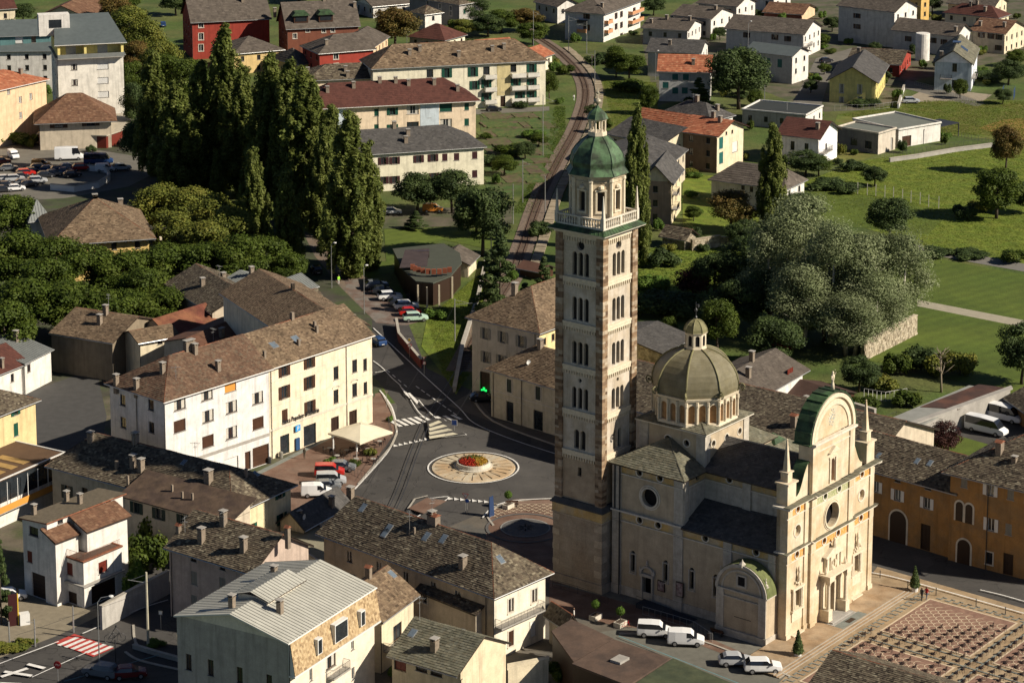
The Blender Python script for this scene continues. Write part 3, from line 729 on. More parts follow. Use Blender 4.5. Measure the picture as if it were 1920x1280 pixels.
aedicule(w_,2.6,3.55,0);aedicule(w_,16.6,3.5,0)
for xc in (2.6,16.6):
 w_.box(xc-.04,xc+.04,.1,.2,3.6,5.4,r=.5)
# upper red window
w_.box(9.85-.85,9.85-.55,-.5,-.36,17.5,20.6,r=.5);w_.box(9.85+.55,9.85+.85,-.5,-.36,17.5,20.6,r=.5);w_.box(8.9,10.8,-.5,-.36,20.6,20.8,r=.5)
w_.vprism([(8.6,21.4),(11.1,21.4),(9.85,22.1)],-.75,-.36,r=.5);w_.vprism([(9.0,21.5),(10.7,21.5),(9.85,21.95)],-.78,-.74,r=.5)
# rose frame
for k in range(32):
 t0,t1=2*PI*k/32,2*PI*(k+1)/32
 for f0,f1,yy in ((1.55,1.75,-.5),(1.85,1.95,-.42)):
  w_.vprism([(9.85+f*math.cos(t),13.3+f*math.sin(t)) for f,t in ((f0,t0),(f1,t0),(f1,t1),(f0,t1))][::-1],yy,-.352,r=.5)
w_.build('carved_surrounds',FSS,church)
# the main portal: steps, columns, entablature, relief, pediment, statue
po=MB();y=-.35;px=9.9
for sx in (-1,1):
 xa=px+sx*2.05
 po.box(xa-.45,xa+.45,y-1.35,y-.01,.55,1.9,r=.5);po.box(xa-.5,xa+.5,y-1.4,y-.01,.45,.6,r=.5)
 po.lathe(xa,y-1.0,[(.3,1.9),(.27,2.0),(.25,2.4),(.21,5.0),(.24,5.05)],10,r=.5);po.lathe(xa,y-1.0,[(.24,5.05),(.42,5.55)],6,r=.5)
 po.box(xa-.28,xa+.28,y-.3,y-.01,1.9,5.5,r=.5)
 po.box(xa-.55,xa+.55,y-1.5,y-.01,5.55,6.2,r=.5)
 po.box(px+sx*.98-.12,px+sx*.98+.12,y-.15,y-.01,.6,5.0,r=.5)
 po.lathe(px+sx*2.3,y-.7,[(.16,6.4),(.2,6.7),(.1,7.2),(.02,7.4)],6,r=.5)
po.box(px-2.6,px+2.6,y-.9,y-.01,5.6,6.15,r=.5);po.box(px-2.8,px+2.8,y-1.6,y-.01,6.2,6.4,r=.5);po.box(px-1.1,px+1.1,y-.2,y-.01,4.85,5.1,r=.5)
po.box(px-1.75,px+1.75,y-.35,y-.01,6.4,8.2,r=.5)
for k in (-1.6,-.75,.75,1.6):po.lathe(px+k,y-.45,[(.13,6.4),(.1,6.6),(.1,8.0),(.15,8.2)],6,r=.5)
for k in range(7):a=random.uniform(-.55,.55);po.lathe(px+a,y-.5,[(.12,6.5+.1*k),(.14,6.9+.1*k),(.05,7.1+.1*k)],5,r=.5)
po.box(px-2.0,px+2.0,y-.6,y-.01,8.2,8.4,r=.5);po.vprism([(px-2.1,8.4),(px+2.1,8.4),(px,9.35)],y-.6,y-.01,r=.5)
po.lathe(px,y-.5,[(.25,9.2),(.28,9.7),(.16,10.1),(.2,10.3),(.02,10.5)],7,r=.5)
pob=po.build('portal',FSS,church)
st=MB()
for k in range(3):st.box(px-3.0+.3*k*1.0,px+3.0-.3*k,y-2.6+.35*k,y-.01,-.02+.18*k*.98,.16+.18*k,r=.5)
st.split('portal_step',GRNT,church)
dd=MB();dd.box(px-.85,px+.85,.15,.25,.7,4.4);dd.build('door',DBR,church)
# --- aisles, clerestory, transept
m=MB();mt=[SPL,DRK,FRZ,GST,FST]
V1=25.4
fe=[('a',V1-v,3.37,.62,2.75,.4,1) for v in (22.26,17.3,13.4,9.9)]+[('q',V1-20.0,.3,1.35,2.9,.6,1)]
wallx(m,(0,V1),-PI/2,V1-1.4,-.2,9.75,fe)
wallx(m,(0,V1),-PI/2,V1-1.4,9.75,11.0,[('r',V1-v,10.4,.42,.35,1) for v in (21.3,18.5,11.5,4.2)],2)
wallx(m,(0,V1),-PI/2,V1-14.8,11.0,15.9,[('r',V1-19.8,13.65,1.15,.5,1)]);wallx(m,(0,V1),-PI/2,V1-14.8,15.9,17.2,[('r',V1-v,16.55,.42,.35,1) for v in (21.4,18.3)],2)
wallx(m,(0,14.8),0,4.8,11.0,15.9,mi=3);wallx(m,(0,14.8),0,4.8,15.9,17.2,[('r',3.1,16.5,.4,.3,1)],2)
wallx(m,(4.75,14.8),-PI/2,13.4,13.2,15.9,mi=3);wallx(m,(4.75,14.8),-PI/2,13.4,15.9,17.3,[('r',s_,16.6,.4,.3,1) for s_ in (3.6,11.5)],2)
m.box(15.0,15.3,1.4,14.8,11,17.3,0);m.box(20.2,20.5,1.4,V1,0,17.2 if False else 11,0);m.box(20.2,20.5,14.8,V1,11,17.2,0);m.box(0,20.4,V1-.3,V1,-.1,17.2,0);m.box(15.2,20.4,14.8,15.0,11,17.2,0)
m.box(1.0,19.8,2.2,V1-1,0,10.9,0)
m.build('side_walls',mt,church)
p=MB()
for v0,v1,z1 in ((24.1,25.4,17.1),(14.75,16.1,17.1),(1.4,2.4,10.95),(7.6,8.8,10.95)):
 p.box(-.18,-.004,v0,v1,1.2,9.6,r=.5);p.box(-.3,-.004,v0-.05,v1+.05,-.2,1.2,r=.5);p.box(-.2,-.004,v0,v1,9.85,10.95,r=.5)
 if z1 > 12:p.box(-.18,-.004,v0,v1,11.2,15.8,r=.5);p.box(-.2,-.004,v0,v1,16.0,z1,r=.5)
p.box(-.1,-.005,1.4,25.4,-.2,1.2,r=.5);p.box(0,.95,14.62,14.797,11.2,17.1,r=.5)
for v in (8.0,):p.box(4.57,4.748,v,v+1.2,13,17.1,r=.5)
p.split('buttress',GST,church)
c=MB()
for z in (9.65,):c.box(-.16,-.004,1.4,25.4,z,z+.13,r=.5)
c.box(-.45,-.004,14.8,25.5,10.95,11.15,r=.5);c.box(-.16,-.004,14.8,25.4,15.8,15.93,r=.5);c.box(0,4.75,14.64,14.796,15.8,15.93,r=.5);c.box(4.6,4.746,1.4,14.8,15.8,15.93,r=.5)
c.split('string_course',PLS,church)
g=MB();g.tube([(-.28,24.2,0),(-.28,24.2,16.9)],.1,6);g.tube([(-.28,24.95,11),(-.28,24.95,16.9)],.1,6);g.build('drainpipe',IRON,church)
roof_part(church,[((-.5,14.8,10.95),(-.5,.9,10.95),(4.75,.9,13.35),(4.75,14.8,13.35))],'slate',name='aisle_roof',coarse=1.0,thick=.12)
roof_part(church,[((21,1.4,10.95),(21,14.8,10.95),(15.3,14.8,13.35),(15.3,1.4,13.35))],'slate',name='aisle_roof',coarse=1.3,thick=.12)
roof_part(church,[((4.2,15.5,17.0),(4.2,1.4,17.0),(10,1.4,19.9),(10,15.5,19.9)),((15.8,1.4,17.0),(15.8,15.5,17.0),(10,15.5,19.9),(10,1.4,19.9))],'slate',[((10,1.5,19.9),(10,14.8,19.9))],name='nave_roof',cap=GRNT,thick=.12)
E0,E1=14.3,25.9
tz=17.05;rzz=20.1;rx=4.4;my=(E0+E1)/2
roof_part(church,[((-.5,E1,tz),(-.5,E0,tz),(rx,my,rzz)),((-.5,E0,tz),(21,E0,tz),(16.1,my,rzz),(rx,my,rzz)),((21,E1,tz),(-.5,E1,tz),(rx,my,rzz),(16.1,my,rzz)),((21,E0,tz),(21,E1,tz),(16.1,my,rzz))],'gslate',[((-.5,E0,tz),(rx,my,rzz)),((-.5,E1,tz),(rx,my,rzz))],name='transept_roof',cap=GSL,thick=.12)
# crossing cube
K0x,K1x,K0y,K1y=4.75,14.6,14.9,24.6
m=MB()
wallx(m,(K0x,K0y),0,K1x-K0x,17,21.7,[('r',x_,19.9,.42,.4,1) for x_ in (1.9,4.9,7.9)]);wallx(m,(K0x,K1y),-PI/2,K1y-K0y,17,21.7,[('r',x_,19.9,.42,.4,1) for x_ in (4.2,7.0)])
m.box(K1x-.2,K1x-.02,K0y+.05,K1y,17,21.7,0);m.box(K0x+.1,K1x-.1,K1y-.2,K1y-.02,17,21.7,0)
m.build('crossing_wall',[SPL,DRK],church)
p=MB()
for x0,x1 in ((K0x-.1,K0x+1.1),(K1x-1.1,K1x+.1)):p.box(x0,x1,K0y-.12,K0y-.004,17,21.6,r=.5)
for y0,y1 in ((K0y,K0y+1.2),(K1y-1.2,K1y+.1)):p.box(K0x-.12,K0x-.004,y0,y1,17,21.6,r=.5)
p.split('corner_pilaster',GST,church)
q=.55;kc=((K0x+K1x)/2,(K0y+K1y)/2)
EA=[(K0x-q,K0y-q,21.7),(K1x+q,K0y-q,21.7),(K1x+q,K1y+q,21.7),(K0x-q,K1y+q,21.7)];AP=(kc[0],kc[1],23.5)
roof_part(church,[(EA[0],EA[1],AP),(EA[1],EA[2],AP),(EA[2],EA[3],AP),(EA[3],EA[0],AP)],'gslate',[(EA[0],(EA[0][0]*.5+AP[0]*.5,EA[0][1]*.5+AP[1]*.5,22.6))],name='crossing_roof',cap=GSL,thick=.15,fascia=PLS)
# octagonal drum with blind arcade
DC=kc
def octa(R,z,c=DC,n=8,off=22.5):return [(c[0]+R*math.cos(math.radians(off+45*k)),c[1]+R*math.sin(math.radians(off+45*k)),z) for k in range(n)]
NICH=mat('ochre_niche',(.36,.20,.09),var=.25,scale=2)
m=MB();Rd=5.35
o1=octa(Rd,22.0)
for k in range(8):
 a,b=o1[k],o1[(k+1) % 8];L=math.dist(a[:2],b[:2]);an=math.atan2(a[1]-b[1],a[0]-b[0])
 an=math.atan2(b[1]-a[1],b[0]-a[0])
 wallx(m,(a[0],a[1]),an,L,21.9,25.4,[('a',L*(i+.5)/3,22.3,.86,2.35,.3,1) for i in range(3)])
m.loft([octa(Rd+.25,25.2),octa(Rd+.35,25.5)],0,r=.5);m.loft([octa(Rd+.2,21.9),octa(Rd+.12,22.25)],0,r=.5)
m.build('drum',[FSS,NICH],church)
p=MB()
for k in range(8):
 a,b=o1[k],o1[(k+1) % 8]
 for t in (.0,1/3,2/3):
  x_,y_=a[0]+(b[0]-a[0])*t,a[1]+(b[1]-a[1])*t;f=1.025
  x_,y_=DC[0]+(x_-DC[0])*f,DC[1]+(y_-DC[1])*f;p.lathe(x_,y_,[(.17,22.3),(.13,22.45),(.13,24.4),(.2,24.6),(.2,25.1)],6,r=.5)
p.split('drum_column',FSS,church)
# dome
prof=[(Rd+.15,25.5)]+[((Rd-.0)*(math.cos(t)**.85)*.86+.9,25.6+5.2*math.sin(t)) for t in [PI/2*k/12 for k in range(0,12)]]
prof=[(5.35*r_,z_) for r_,z_ in ((1.02,25.5),(1.04,26.0),(1.03,26.8),(.99,27.6),(.93,28.3),(.84,29.0),(.72,29.6),(.58,30.1),(.43,30.45),(.27,30.7))]
d=MB();d.loft([octa(r_,z_) for r_,z_ in prof],0,cap=True)
DOM=mat('dome_sheet',(.15,.13,.075),col2=(.185,.165,.105),var=.14,scale=.9,rough=.55,stain=.25,joints=(.55,.5,.18))
dome=d.build('dome',DOM,church)
r_=MB()
for k in range(8):
 r_.tube([octa(a+.02,z+.03)[k] for a,z in prof],.11,6)
 a=octa(prof[1][0]+.35,25.9)[k];ang=math.radians(22.5+45*k)
 pts=[(a[0]+math.cos(ang)*.42*math.cos(t)*(1-t/9),a[1]+math.sin(ang)*.42*math.cos(t)*(1-t/9),26.1+.42*math.sin(t)*(1-t/9)) for t in [i*PI/6 for i in range(-3,18)]]
 r_.tube(pts,.10,5)
r_.split('dome_rib',COPD,dome)
la=MB()
def lantern(mb,c,R,z0,z1,mi=0,glass=1):
 o_=octa(R,z0,c)
 for k in range(8):
  a,b=o_[k],o_[(k+1) % 8];L=math.dist(a[:2],b[:2]);wallx(mb,a[:2],math.atan2(b[1]-a[1],b[0]-a[0]),L,z0,z1,[('a',L/2,z0+.3,L*.52,z1-z0-.6,.12,glass)],mi)
 mb.loft([octa(R+.12,z0-.1,c),octa(R+.12,z0+.1,c)],mi,r=.5);mb.loft([octa(R+.1,z1-.12,c),octa(R+.2,z1+.05,c)],mi,r=.5)
lantern(la,DC,1.35,30.75,32.75)
lan=la.build('lantern',[FSS,DRK],church)
t=MB();t.loft([octa(R_,z_) for R_,z_ in ((1.5,32.8),(1.45,33.2),(1.2,33.7),(.85,34.05),(.4,34.3),(.1,34.45))])
for k in range(8):t.tube([octa(R_+.02,z_)[k] for R_,z_ in ((1.5,32.8),(1.45,33.2),(1.2,33.7),(.85,34.05),(.4,34.3))],.05,4)
t.build('lantern_cap',COPD,lan)
t=MB();t.lathe(DC[0],DC[1],[(.12,34.4),(.2,34.6),(.06,34.8),(.05,35.2),(.2,35.4),(.2,35.6),(.04,35.8),(.04,36.6)],8);t.tube([(DC[0]-.5,DC[1]-.6,36.3),(DC[0]+.1,DC[1]+.1,36.35)],.05,4);t.box(DC[0]-.7,DC[0]-.45,DC[1]-.8,DC[1]-.6,36.15,36.5)
t.build('finial',IRON,lan)
# statue of an angel on top of the arch
t=MB();sx,sy=11.0,.6
t.lathe(sx,sy,[(.3,28.4),(.25,28.7)],6);t.lathe(sx,sy,[(.28,28.7),(.2,29.4),(.13,29.65),(.22,30.1),(.26,30.45),(.1,30.6),(.14,30.72),(.14,30.85),(.03,30.98)],9)
t.tube([(sx+.2,sy,30.4),(sx+.5,sy-.1,30.7),(sx+.35,sy-.1,31.1)],[.09,.07,.05],5);t.tube([(sx-.2,sy,30.4),(sx-.45,sy-.1,30.1),(sx-.3,sy-.3,29.9)],[.09,.07,.05],5)
t.build('statue',FSS,church,smooth=True)
# portal in the side wall, ramp, notice boards
t=MB()
for y_ in (19.2,20.8):t.box(-.25,-.01,y_-.12,y_+.12,.2,3.3,r=.5)
t.box(-.4,-.01,18.95,21.05,3.3,3.65,r=.5)
for k in range(10):
 a0,a1=PI*k/10,PI*(k+1)/10
 q_=[(20+r_*math.cos(a),3.65+r_*math.sin(a)) for r_,a in ((.8,a0),(1.05,a0),(1.05,a1),(.8,a1))]
 ids=[t.p(x_,y__,z_) for x_ in (-.3,-.01) for y__,z_ in q_]
 for f in ((0,1,2,3),(0,1,5,4),(1,2,6,5),(2,3,7,6),(3,0,4,7)):t.fi([ids[i] for i in f],r=.5)
for y_,z_ in ((20,4.75),(18.95,3.7),(21.05,3.7)):t.lathe(-.2,y_,[(.12,z_),(.16,z_+.3),(.08,z_+.55),(.1,z_+.65),(.01,z_+.75)],6,r=.5)
t.build('side_portal',GST,church)
for v in (22.26,17.3,13.4,9.9):
 t=MB()
 for s_ in (-1,1):t.box(-.09,-.003,v+s_*.42-.08,v+s_*.42+.08,3.2,5.8,r=.5)
 t.box(-.14,-.003,v-.55,v+.55,3.05,3.2,r=.5);t.box(-.1,-.003,v-.5,v+.5,5.85,6.3,r=.5) if False else None
 t.box(-.02,.3,v-.33,v+.33,5.62,5.75,r=.5);t.build('window_surround',GST,church)
t=MB()
for k in range(32):
 t0,t1=2*PI*k/32,2*PI*(k+1)/32
 for f0,f1,xx in ((1.15,1.35,-.16),(1.45,1.6,-.08)):
  ids=[t.p(x_,19.8+f*math.cos(a),13.65+f*math.sin(a)) for x_ in (xx,-.003) for f,a in ((f0,t0),(f1,t0),(f1,t1),(f0,t1))]
  for f in ((0,1,2,3),(0,1,5,4),(1,2,6,5),(2,3,7,6),(3,0,4,7)):t.fi([ids[i] for i in f],r=.5)
t.build('rose_window_frame',PLS,church)
def ringL(v,z,R=.42,x=0,mb=None):
 for k in range(16):
  t0,t1=2*PI*k/16,2*PI*(k+1)/16
  ids=[mb.p(x_,v+f*math.cos(a),z+f*math.sin(a)) for x_ in (x-.07,x-.003) for f,a in ((R,t0),(R+.16,t0),(R+.16,t1),(R,t1))]
  for f in ((0,1,2,3),(0,1,5,4),(1,2,6,5),(2,3,7,6),(3,0,4,7)):mb.fi([ids[i] for i in f],r=.5)
def rring(f,*a):t=MB();f(*[t if q == 'M' else q for q in a]);t.build('roundel_ring',PLS,church)
for v,z in ((21.3,10.4),(18.5,10.4),(11.5,10.4),(4.2,10.4),(21.4,16.55),(18.3,16.55)):rring(ringL,v,z,.42,0,'M')
for v,z in ((11.2,16.6),(3.3,16.6)):rring(ringL,v,z,.4,4.75,'M')
for v in (20.4,17.6):rring(ringL,v,19.9,.42,K0x,'M')
def ringR(mb,x,z,R,y):
 for k in range(16):
  t0,t1=2*PI*k/16,2*PI*(k+1)/16;mb.vprism([(x+f*math.cos(a),z+f*math.sin(a)) for f,a in ((R,t0),(R+.15,t0),(R+.15,t1),(R,t1))][::-1],y-.06,y-.003,r=.5)
for x,z,y,R in ((2.45,10.4,0,.42),(8.2,10.4,-.35,.42),(11.5,10.4,-.35,.42),(17.65,10.4,0,.42),(2.45,16.1,0,.42),(8.2,16.1,-.35,.42),(11.5,16.1,-.35,.42),(17.65,16.1,0,.42),(2.45,13.4,0,.72),(17.65,13.4,0,.72),(6.65,19.9,K0y,.42),(9.65,19.9,K0y,.42),(12.65,19.9,K0y,.42)):rring(ringR,'M',x,z,R,y)
# side chapel with barrel roof
ch=(-2.35,1.15,8.2)   # x of its front, v from..to
m=MB();zc=6.0;vc=(1.15+8.2)/2;Rv=3.5
m.box(-2.35,-.01,1.15,8.2,-.2,zc,0,.5)
arcv=[(vc+Rv*math.cos(PI*k/18),zc+3.3*math.sin(PI*k/18)) for k in range(19)]
a_i=[m.p(-2.35,y_,z_) for y_,z_ in arcv];b_i=[m.p(-.01,y_,z_) for y_,z_ in arcv]
m.fi(a_i,0,.5);m.fi(b_i[::-1],0,.5)
m.build('side_chapel',[SPL],church)
m=MB()
for k in range(18):
 for (f0,f1,xa,xb) in ((1.0,1.06,-2.45,-.3),):
  ids=[m.p(x_,vc+Rv*f*math.cos(a),zc+3.3*f*math.sin(a)) for x_ in (xa,xb) for f,a in ((f0,PI*k/18),(f1,PI*k/18),(f1,PI*(k+1)/18),(f0,PI*(k+1)/18))]
  for f in ((0,1,2,3),(1,5,6,2),(4,5,6,7)):m.fi([ids[i] for i in f])
m.build('chapel_copper_roof',mat('mossy_copper',(.11,.125,.045),var=.25,scale=1.5,stain=.4),church)
m=MB()
for k in range(18):
 for f0,f1,xx in ((.93,1.04,-2.6),(.76,.82,-2.45)):
  ids=[m.p(x_,vc+Rv*f*math.cos(a),zc+3.3*f*math.sin(a)) for x_ in (xx,-2.352) for f,a in ((f0,PI*k/18),(f1,PI*k/18),(f1,PI*(k+1)/18),(f0,PI*(k+1)/18))]
  for f in ((0,1,2,3),(0,1,5,4),(1,2,6,5),(2,3,7,6),(3,0,4,7)):m.fi([ids[i] for i in f],r=.5)
m.box(-2.5,-2.352,1.15,2.2,-.2,6.0,r=.5);m.box(-2.5,-2.352,7.15,8.2,-.2,6.0,r=.5);m.box(-2.62,-2.352,1.1,8.25,-.2,.95,r=.5);m.box(-2.6,-.0,1.0,1.148,-.2,.95,r=.5)
m.box(-2.6,-2.352,1.1,8.25,5.85,6.02,r=.5);m.box(-2.5,-2.352,2.2,7.15,4.95,5.1,r=.5);m.box(-2.5,-.3,.98,1.148,5.85,6.02,r=.5)
m.box(-2.46,-2.352,vc-.75,vc-.5,6.7,8.0,r=.5);m.box(-2.46,-2.352,vc+.5,vc+.75,6.7,8.0,r=.5);m.box(-2.46,-2.352,vc-.75,vc+.75,6.55,6.75,r=.5);m.box(-2.46,-2.352,vc-.75,vc+.75,7.9,8.1,r=.5)
for y_ in (1.5,7.9):
 m.box(-2.3,-1.7,y_-.3,y_+.3,6.05,7.3,r=.5);m.lathe(-2.0,y_,[(.3,7.3),(.28,7.55),(.08,7.7),(.14,7.85),(.03,8.1),(.1,8.25),(.01,8.4)],7,r=.5)
m.lathe(-2.3,vc,[(.5,9.2),(.45,9.5),(.2,9.75),(.12,9.85),(.02,10.1)],7,r=.5)
m.build('chapel_stonework',GST,church)
m=MB();m.box(-2.37,-2.353,vc-.5,vc+.5,6.75,7.9);m.build('chapel_window',DRK,church)
m=MB();m.box(-2.37,-2.353,vc-1.4,vc+1.0,2.6,2.68);m.build('chapel_inscription_rail',IRON,church)
# ---------------------------------------------------------------- the bell tower
def cw(u,v,z=0):return (CA[0]+math.cos(CANG)*u-math.sin(CANG)*v,CA[1]+math.sin(CANG)*u+math.cos(CANG)*v,z)
tower=thing('bell_tower','tall square stone bell tower with arched openings, balustrade and green copper cap','bell tower',cw(-1.62,26.0),CANG)
TS=7.35
TBR=mat('banded_tower_stone',(.28,.19,.11),rnd=[(.10,.062,.038),(.22,.14,.08),(.30,.22,.14),(.16,.10,.06),(.40,.33,.24),(.24,.165,.10)],var=.25,scale=2)
TPL=plaster('tower_plaster',(.50,.44,.36),stain=.55,col2=(.42,.35,.26));TBS=mat('tower_base_stone',(.35,.29,.215),col2=(.30,.235,.165),var=.2,scale=.6,joints=(1.4,.7,.18),stain=.3)
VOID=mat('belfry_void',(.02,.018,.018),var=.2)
m=MB()
m.box(-.15,TS+.15,-.15,TS+.15,-.2,10.6,0,.5);m.box(-.4,TS+.4,-.4,TS+.4,-.2,1.2,0,.5);m.box(-.25,TS+.25,-.25,TS+.25,9.4,10.6,2,.5);m.box(-.3,TS+.3,-.3,TS+.3,9.25,9.4,1,.5)
m.loft([[(x_*(TS+.9)-.45,y_*(TS+.9)-.45,z_) for x_,y_ in ((0,0),(1,0),(1,1),(0,1))] if z_ < 10.9 else [(x_*TS,y_*TS,z_) for x_,y_ in ((0,0),(1,0),(1,1),(0,1))] for z_ in (10.6,10.75,11.3)],3,r=.5)
for z0_ in range(2,9,2):
 for q_ in ((-.19,1.0,-.19,1.0),):m.box(*q_,z0_,z0_+.9,1,.5)
 m.box(-.19,.9,TS-.9,TS+.19,z0_+.3,z0_+1.1,1,.5)
m.build('tower_base',[TBS,mat('quoin_stone',(.40,.33,.24),var=.25,scale=1),FRZ,SLT],tower)
# near-black core painting the shade inside, corner piers in stone courses
co=MB();co.box(.7,TS-.7,.7,TS-.7,11,46,0,.5);co.build('dark_core',VOID,tower)
pc=MB();z_=11.2
while z_ < 46.0:
 hh=random.choice((.28,.36,.44,.5));zz=min(z_+hh,46.0)
 for (a0,a1,b0,b1) in ((0,1.05,0,1.05),(TS-1.05,TS,0,1.05),(0,1.05,TS-1.05,TS),(TS-1.05,TS,TS-1.05,TS)):
  k=random.uniform(.4,.62);pr=random.uniform(0,.02)
  if random.random() < .5:pc.box(a0-pr,a0+(a1-a0)*k,b0-pr,b1+pr,z_,zz-.015);pc.box(a0+(a1-a0)*k+.015,a1+pr,b0-pr,b1+pr,z_,zz-.015)
  else:pc.box(a0-pr,a1+pr,b0-pr,b0+(b1-b0)*k,z_,zz-.015);pc.box(a0-pr,a1+pr,b0+(b1-b0)*k+.015,b1+pr,z_,zz-.015)
 z_=zz
pc.build('stone_courses',TBR,tower,kind='stuff')
ST_=[11.2,17.64,22.97,28.71,34.34,40.12,46.0]
pw=MB();L=TS-2.1
TRI=lambda c,z,h,n=3,w=.72:[('a',c+(k-(n-1)/2)*(w+.2),z,w,h,.62,None) for k in range(n)]
def feats(i,L):
 c=L/2;z0=ST_[i]
 return {0:[('q',c,14.6,.6,1.15,.5,1)],1:TRI(c,z0+.5,2.5,2,.8),2:TRI(c,z0+.45,2.75)+[('r',c,z0+4.15,.26,.3,1)],3:TRI(c,z0+.5,2.9),4:TRI(c,z0+.5,3.0),5:TRI(c,z0+.5,3.0)+[('r',c,z0+4.35,.58,.5,1)]}[i]
GRD=mat('gridded_tower_plaster',(.50,.43,.33),var=.1,joints=(.42,.42,.22),stain=.35);DIA=mat('patterned_tower_plaster',(.40,.31,.21),col2=(.32,.24,.16),var=.12,joints=(.5,.25,.15))
for P_,an in (((1.05,.3),0),((.3,TS-1.05),-PI/2),((TS-.3,1.05),PI/2),((TS-1.05,TS-.3),PI)):
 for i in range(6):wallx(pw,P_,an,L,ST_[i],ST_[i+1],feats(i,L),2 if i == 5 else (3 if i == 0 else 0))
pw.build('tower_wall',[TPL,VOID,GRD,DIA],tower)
sc=MB();ha=MB()
for P_,an in (((1.05,0),0),((0,TS-1.05),-PI/2),((TS,1.05),PI/2)):
 sc.frame((P_[0],P_[1],0),an)
 for i in range(1,7):
  z=ST_[i]
  if i < 6:sc.box(0,L,.05,.5,z-.08,z+.22,r=.5)
  n=13
  for k in range(n):# hanging little arches
   x0=L*k/n;wdt=L/n;ha.frame((P_[0],P_[1],0),an);ha.box(x0,x0+wdt*.34,.12,.298,z-.95+(0 if i < 6 else -.1),z-.5,r=.5);ha.box(x0,x0+wdt,.12,.298,z-.5,z-.09,r=.5)
 for i,n_ in ((1,2),(2,3),(3,3),(4,3),(5,3)):# slender columns between the arches
  w_a=.8 if n_ == 2 else .72
  for k in range(n_-1):
   xx=L/2+(k-(n_-2)/2)*(w_a+.2);z=ST_[i];hgt={1:1.9,2:2.2,3:2.35,4:2.45,5:2.45}[i]
   sc.lathe(xx,.5,[(.14,z+.5),(.09,z+.65),(.08,z+.5+hgt*.8),(.14,z+.5+hgt)],6,r=.5)
sc.split('colonnette',FSS,tower);ha.build('hanging_arches',FSS,tower,kind='stuff')
bl=MB()
for zz in (23.9,29.8,35.6,41.5):# bells seen through the openings
 bl.lathe(TS/2-2.4 if zz > 40 else TS/2-2.5,TS/2,[(.05,zz+.9),(.25,zz+.8),(.3,zz+.4),(.45,zz)],12)
bl.split('bell',mat('bronze',(.16,.12,.06),metal=.7,rough=.4,var=.1),tower)
# cornice, copper skirt, balustrade
def sqr(h,z):c_=TS/2;return [(c_-h,c_-h,z),(c_+h,c_-h,z),(c_+h,c_+h,z),(c_-h,c_+h,z)]
c=MB();c.loft([sqr(TS/2+.1,45.9),sqr(TS/2+.25,46.15),sqr(TS/2+.7,46.3),sqr(TS/2+.75,46.45)],r=.5);c.build('tower_cornice',PLS,tower)
c=MB();c.loft([sqr(TS/2+.8,46.46),sqr(TS/2+.05,46.95)])
for k in range(15):
 x_=-.5+.6*k
 c.tube([(x_,-.75,46.5),(x_*.85+.55,-.05,46.97)],.03,4);c.tube([(-.75,x_,46.5),(-.05,x_*.85+.55,46.97)],.03,4)
c.build('copper_skirt',COPG,tower)
bal=MB();h=TS/2-.12
bal.loft([sqr(h+.12,46.95),sqr(h+.12,47.15)],r=.5)
for sx,sy,dx,dy in ((-1,-1,1,0),(-1,-1,0,1),(1,-1,0,1),(-1,1,1,0)):
 c0=(TS/2+sx*h,TS/2+sy*h)
 a=(c0[0],c0[1]);b=(c0[0]+dx*2*h,c0[1]+dy*2*h)
 x0,x1=min(a[0],b[0])-.14,max(a[0],b[0])+.14;y0,y1=min(a[1],b[1])-.14,max(a[1],b[1])+.14
 bal.box(x0,x1,y0,y1,48.15,48.3,r=.5)
 for k in range(1,18):
  if k in (9,):bal.box(a[0]+dx*2*h*k/18-.16,a[0]+dx*2*h*k/18+.16,a[1]+dy*2*h*k/18-.16,a[1]+dy*2*h*k/18+.16,47.15,48.2,r=.5);continue
  bal.lathe(a[0]+dx*2*h*k/18,a[1]+dy*2*h*k/18,[(.1,47.15),(.07,47.25),(.13,47.5),(.06,47.9),(.1,48.15)],6,r=.5)
for sx in (-1,1):
 for sy in (-1,1):
  x_,y_=TS/2+sx*h,TS/2+sy*h;bal.box(x_-.22,x_+.22,y_-.22,y_+.22,47.1,48.5,r=.5)
  q4=lambda hh,z:[(x_-hh,y_-hh,z),(x_+hh,y_-hh,z),(x_+hh,y_+hh,z),(x_-hh,y_+hh,z)]
  bal.loft([q4(.17,48.5),q4(.05,51.1)],r=.5);bal.lathe(x_,y_,[(.02,51.1),(.09,51.2),(.01,51.3)],6,r=.5)
bal.build('balustrade',PLS,tower)
# octagonal belfry
TC=(TS/2,TS/2);m=MB();Rb=3.3;o1=octa(Rb,47,TC)
BST=mat('belfry_stone',(.52,.44,.32),col2=(.42,.32,.2),var=.15,joints=(.9,.45,.12),stain=.5)
for k in range(8):
 a,b=o1[k],o1[(k+1) % 8];L8=math.dist(a[:2],b[:2]);wallx(m,a[:2],math.atan2(b[1]-a[1],b[0]-a[0]),L8,47,53.3,[('q',L8/2,48.9,.85,2.4,.5,1),('r',L8/2,52.5,.12,.1,1)],0)
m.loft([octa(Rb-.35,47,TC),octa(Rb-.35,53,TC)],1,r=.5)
for za,zb_,pr in ((47,47.9,.12),(52.5,52.65,.12),(53.0,53.2,.25),(53.2,53.4,.45)):m.loft([octa(Rb+pr,za,TC),octa(Rb+pr,zb_,TC)],0,r=.5)
m.build('belfry',[BST,VOID],tower)
p=MB()
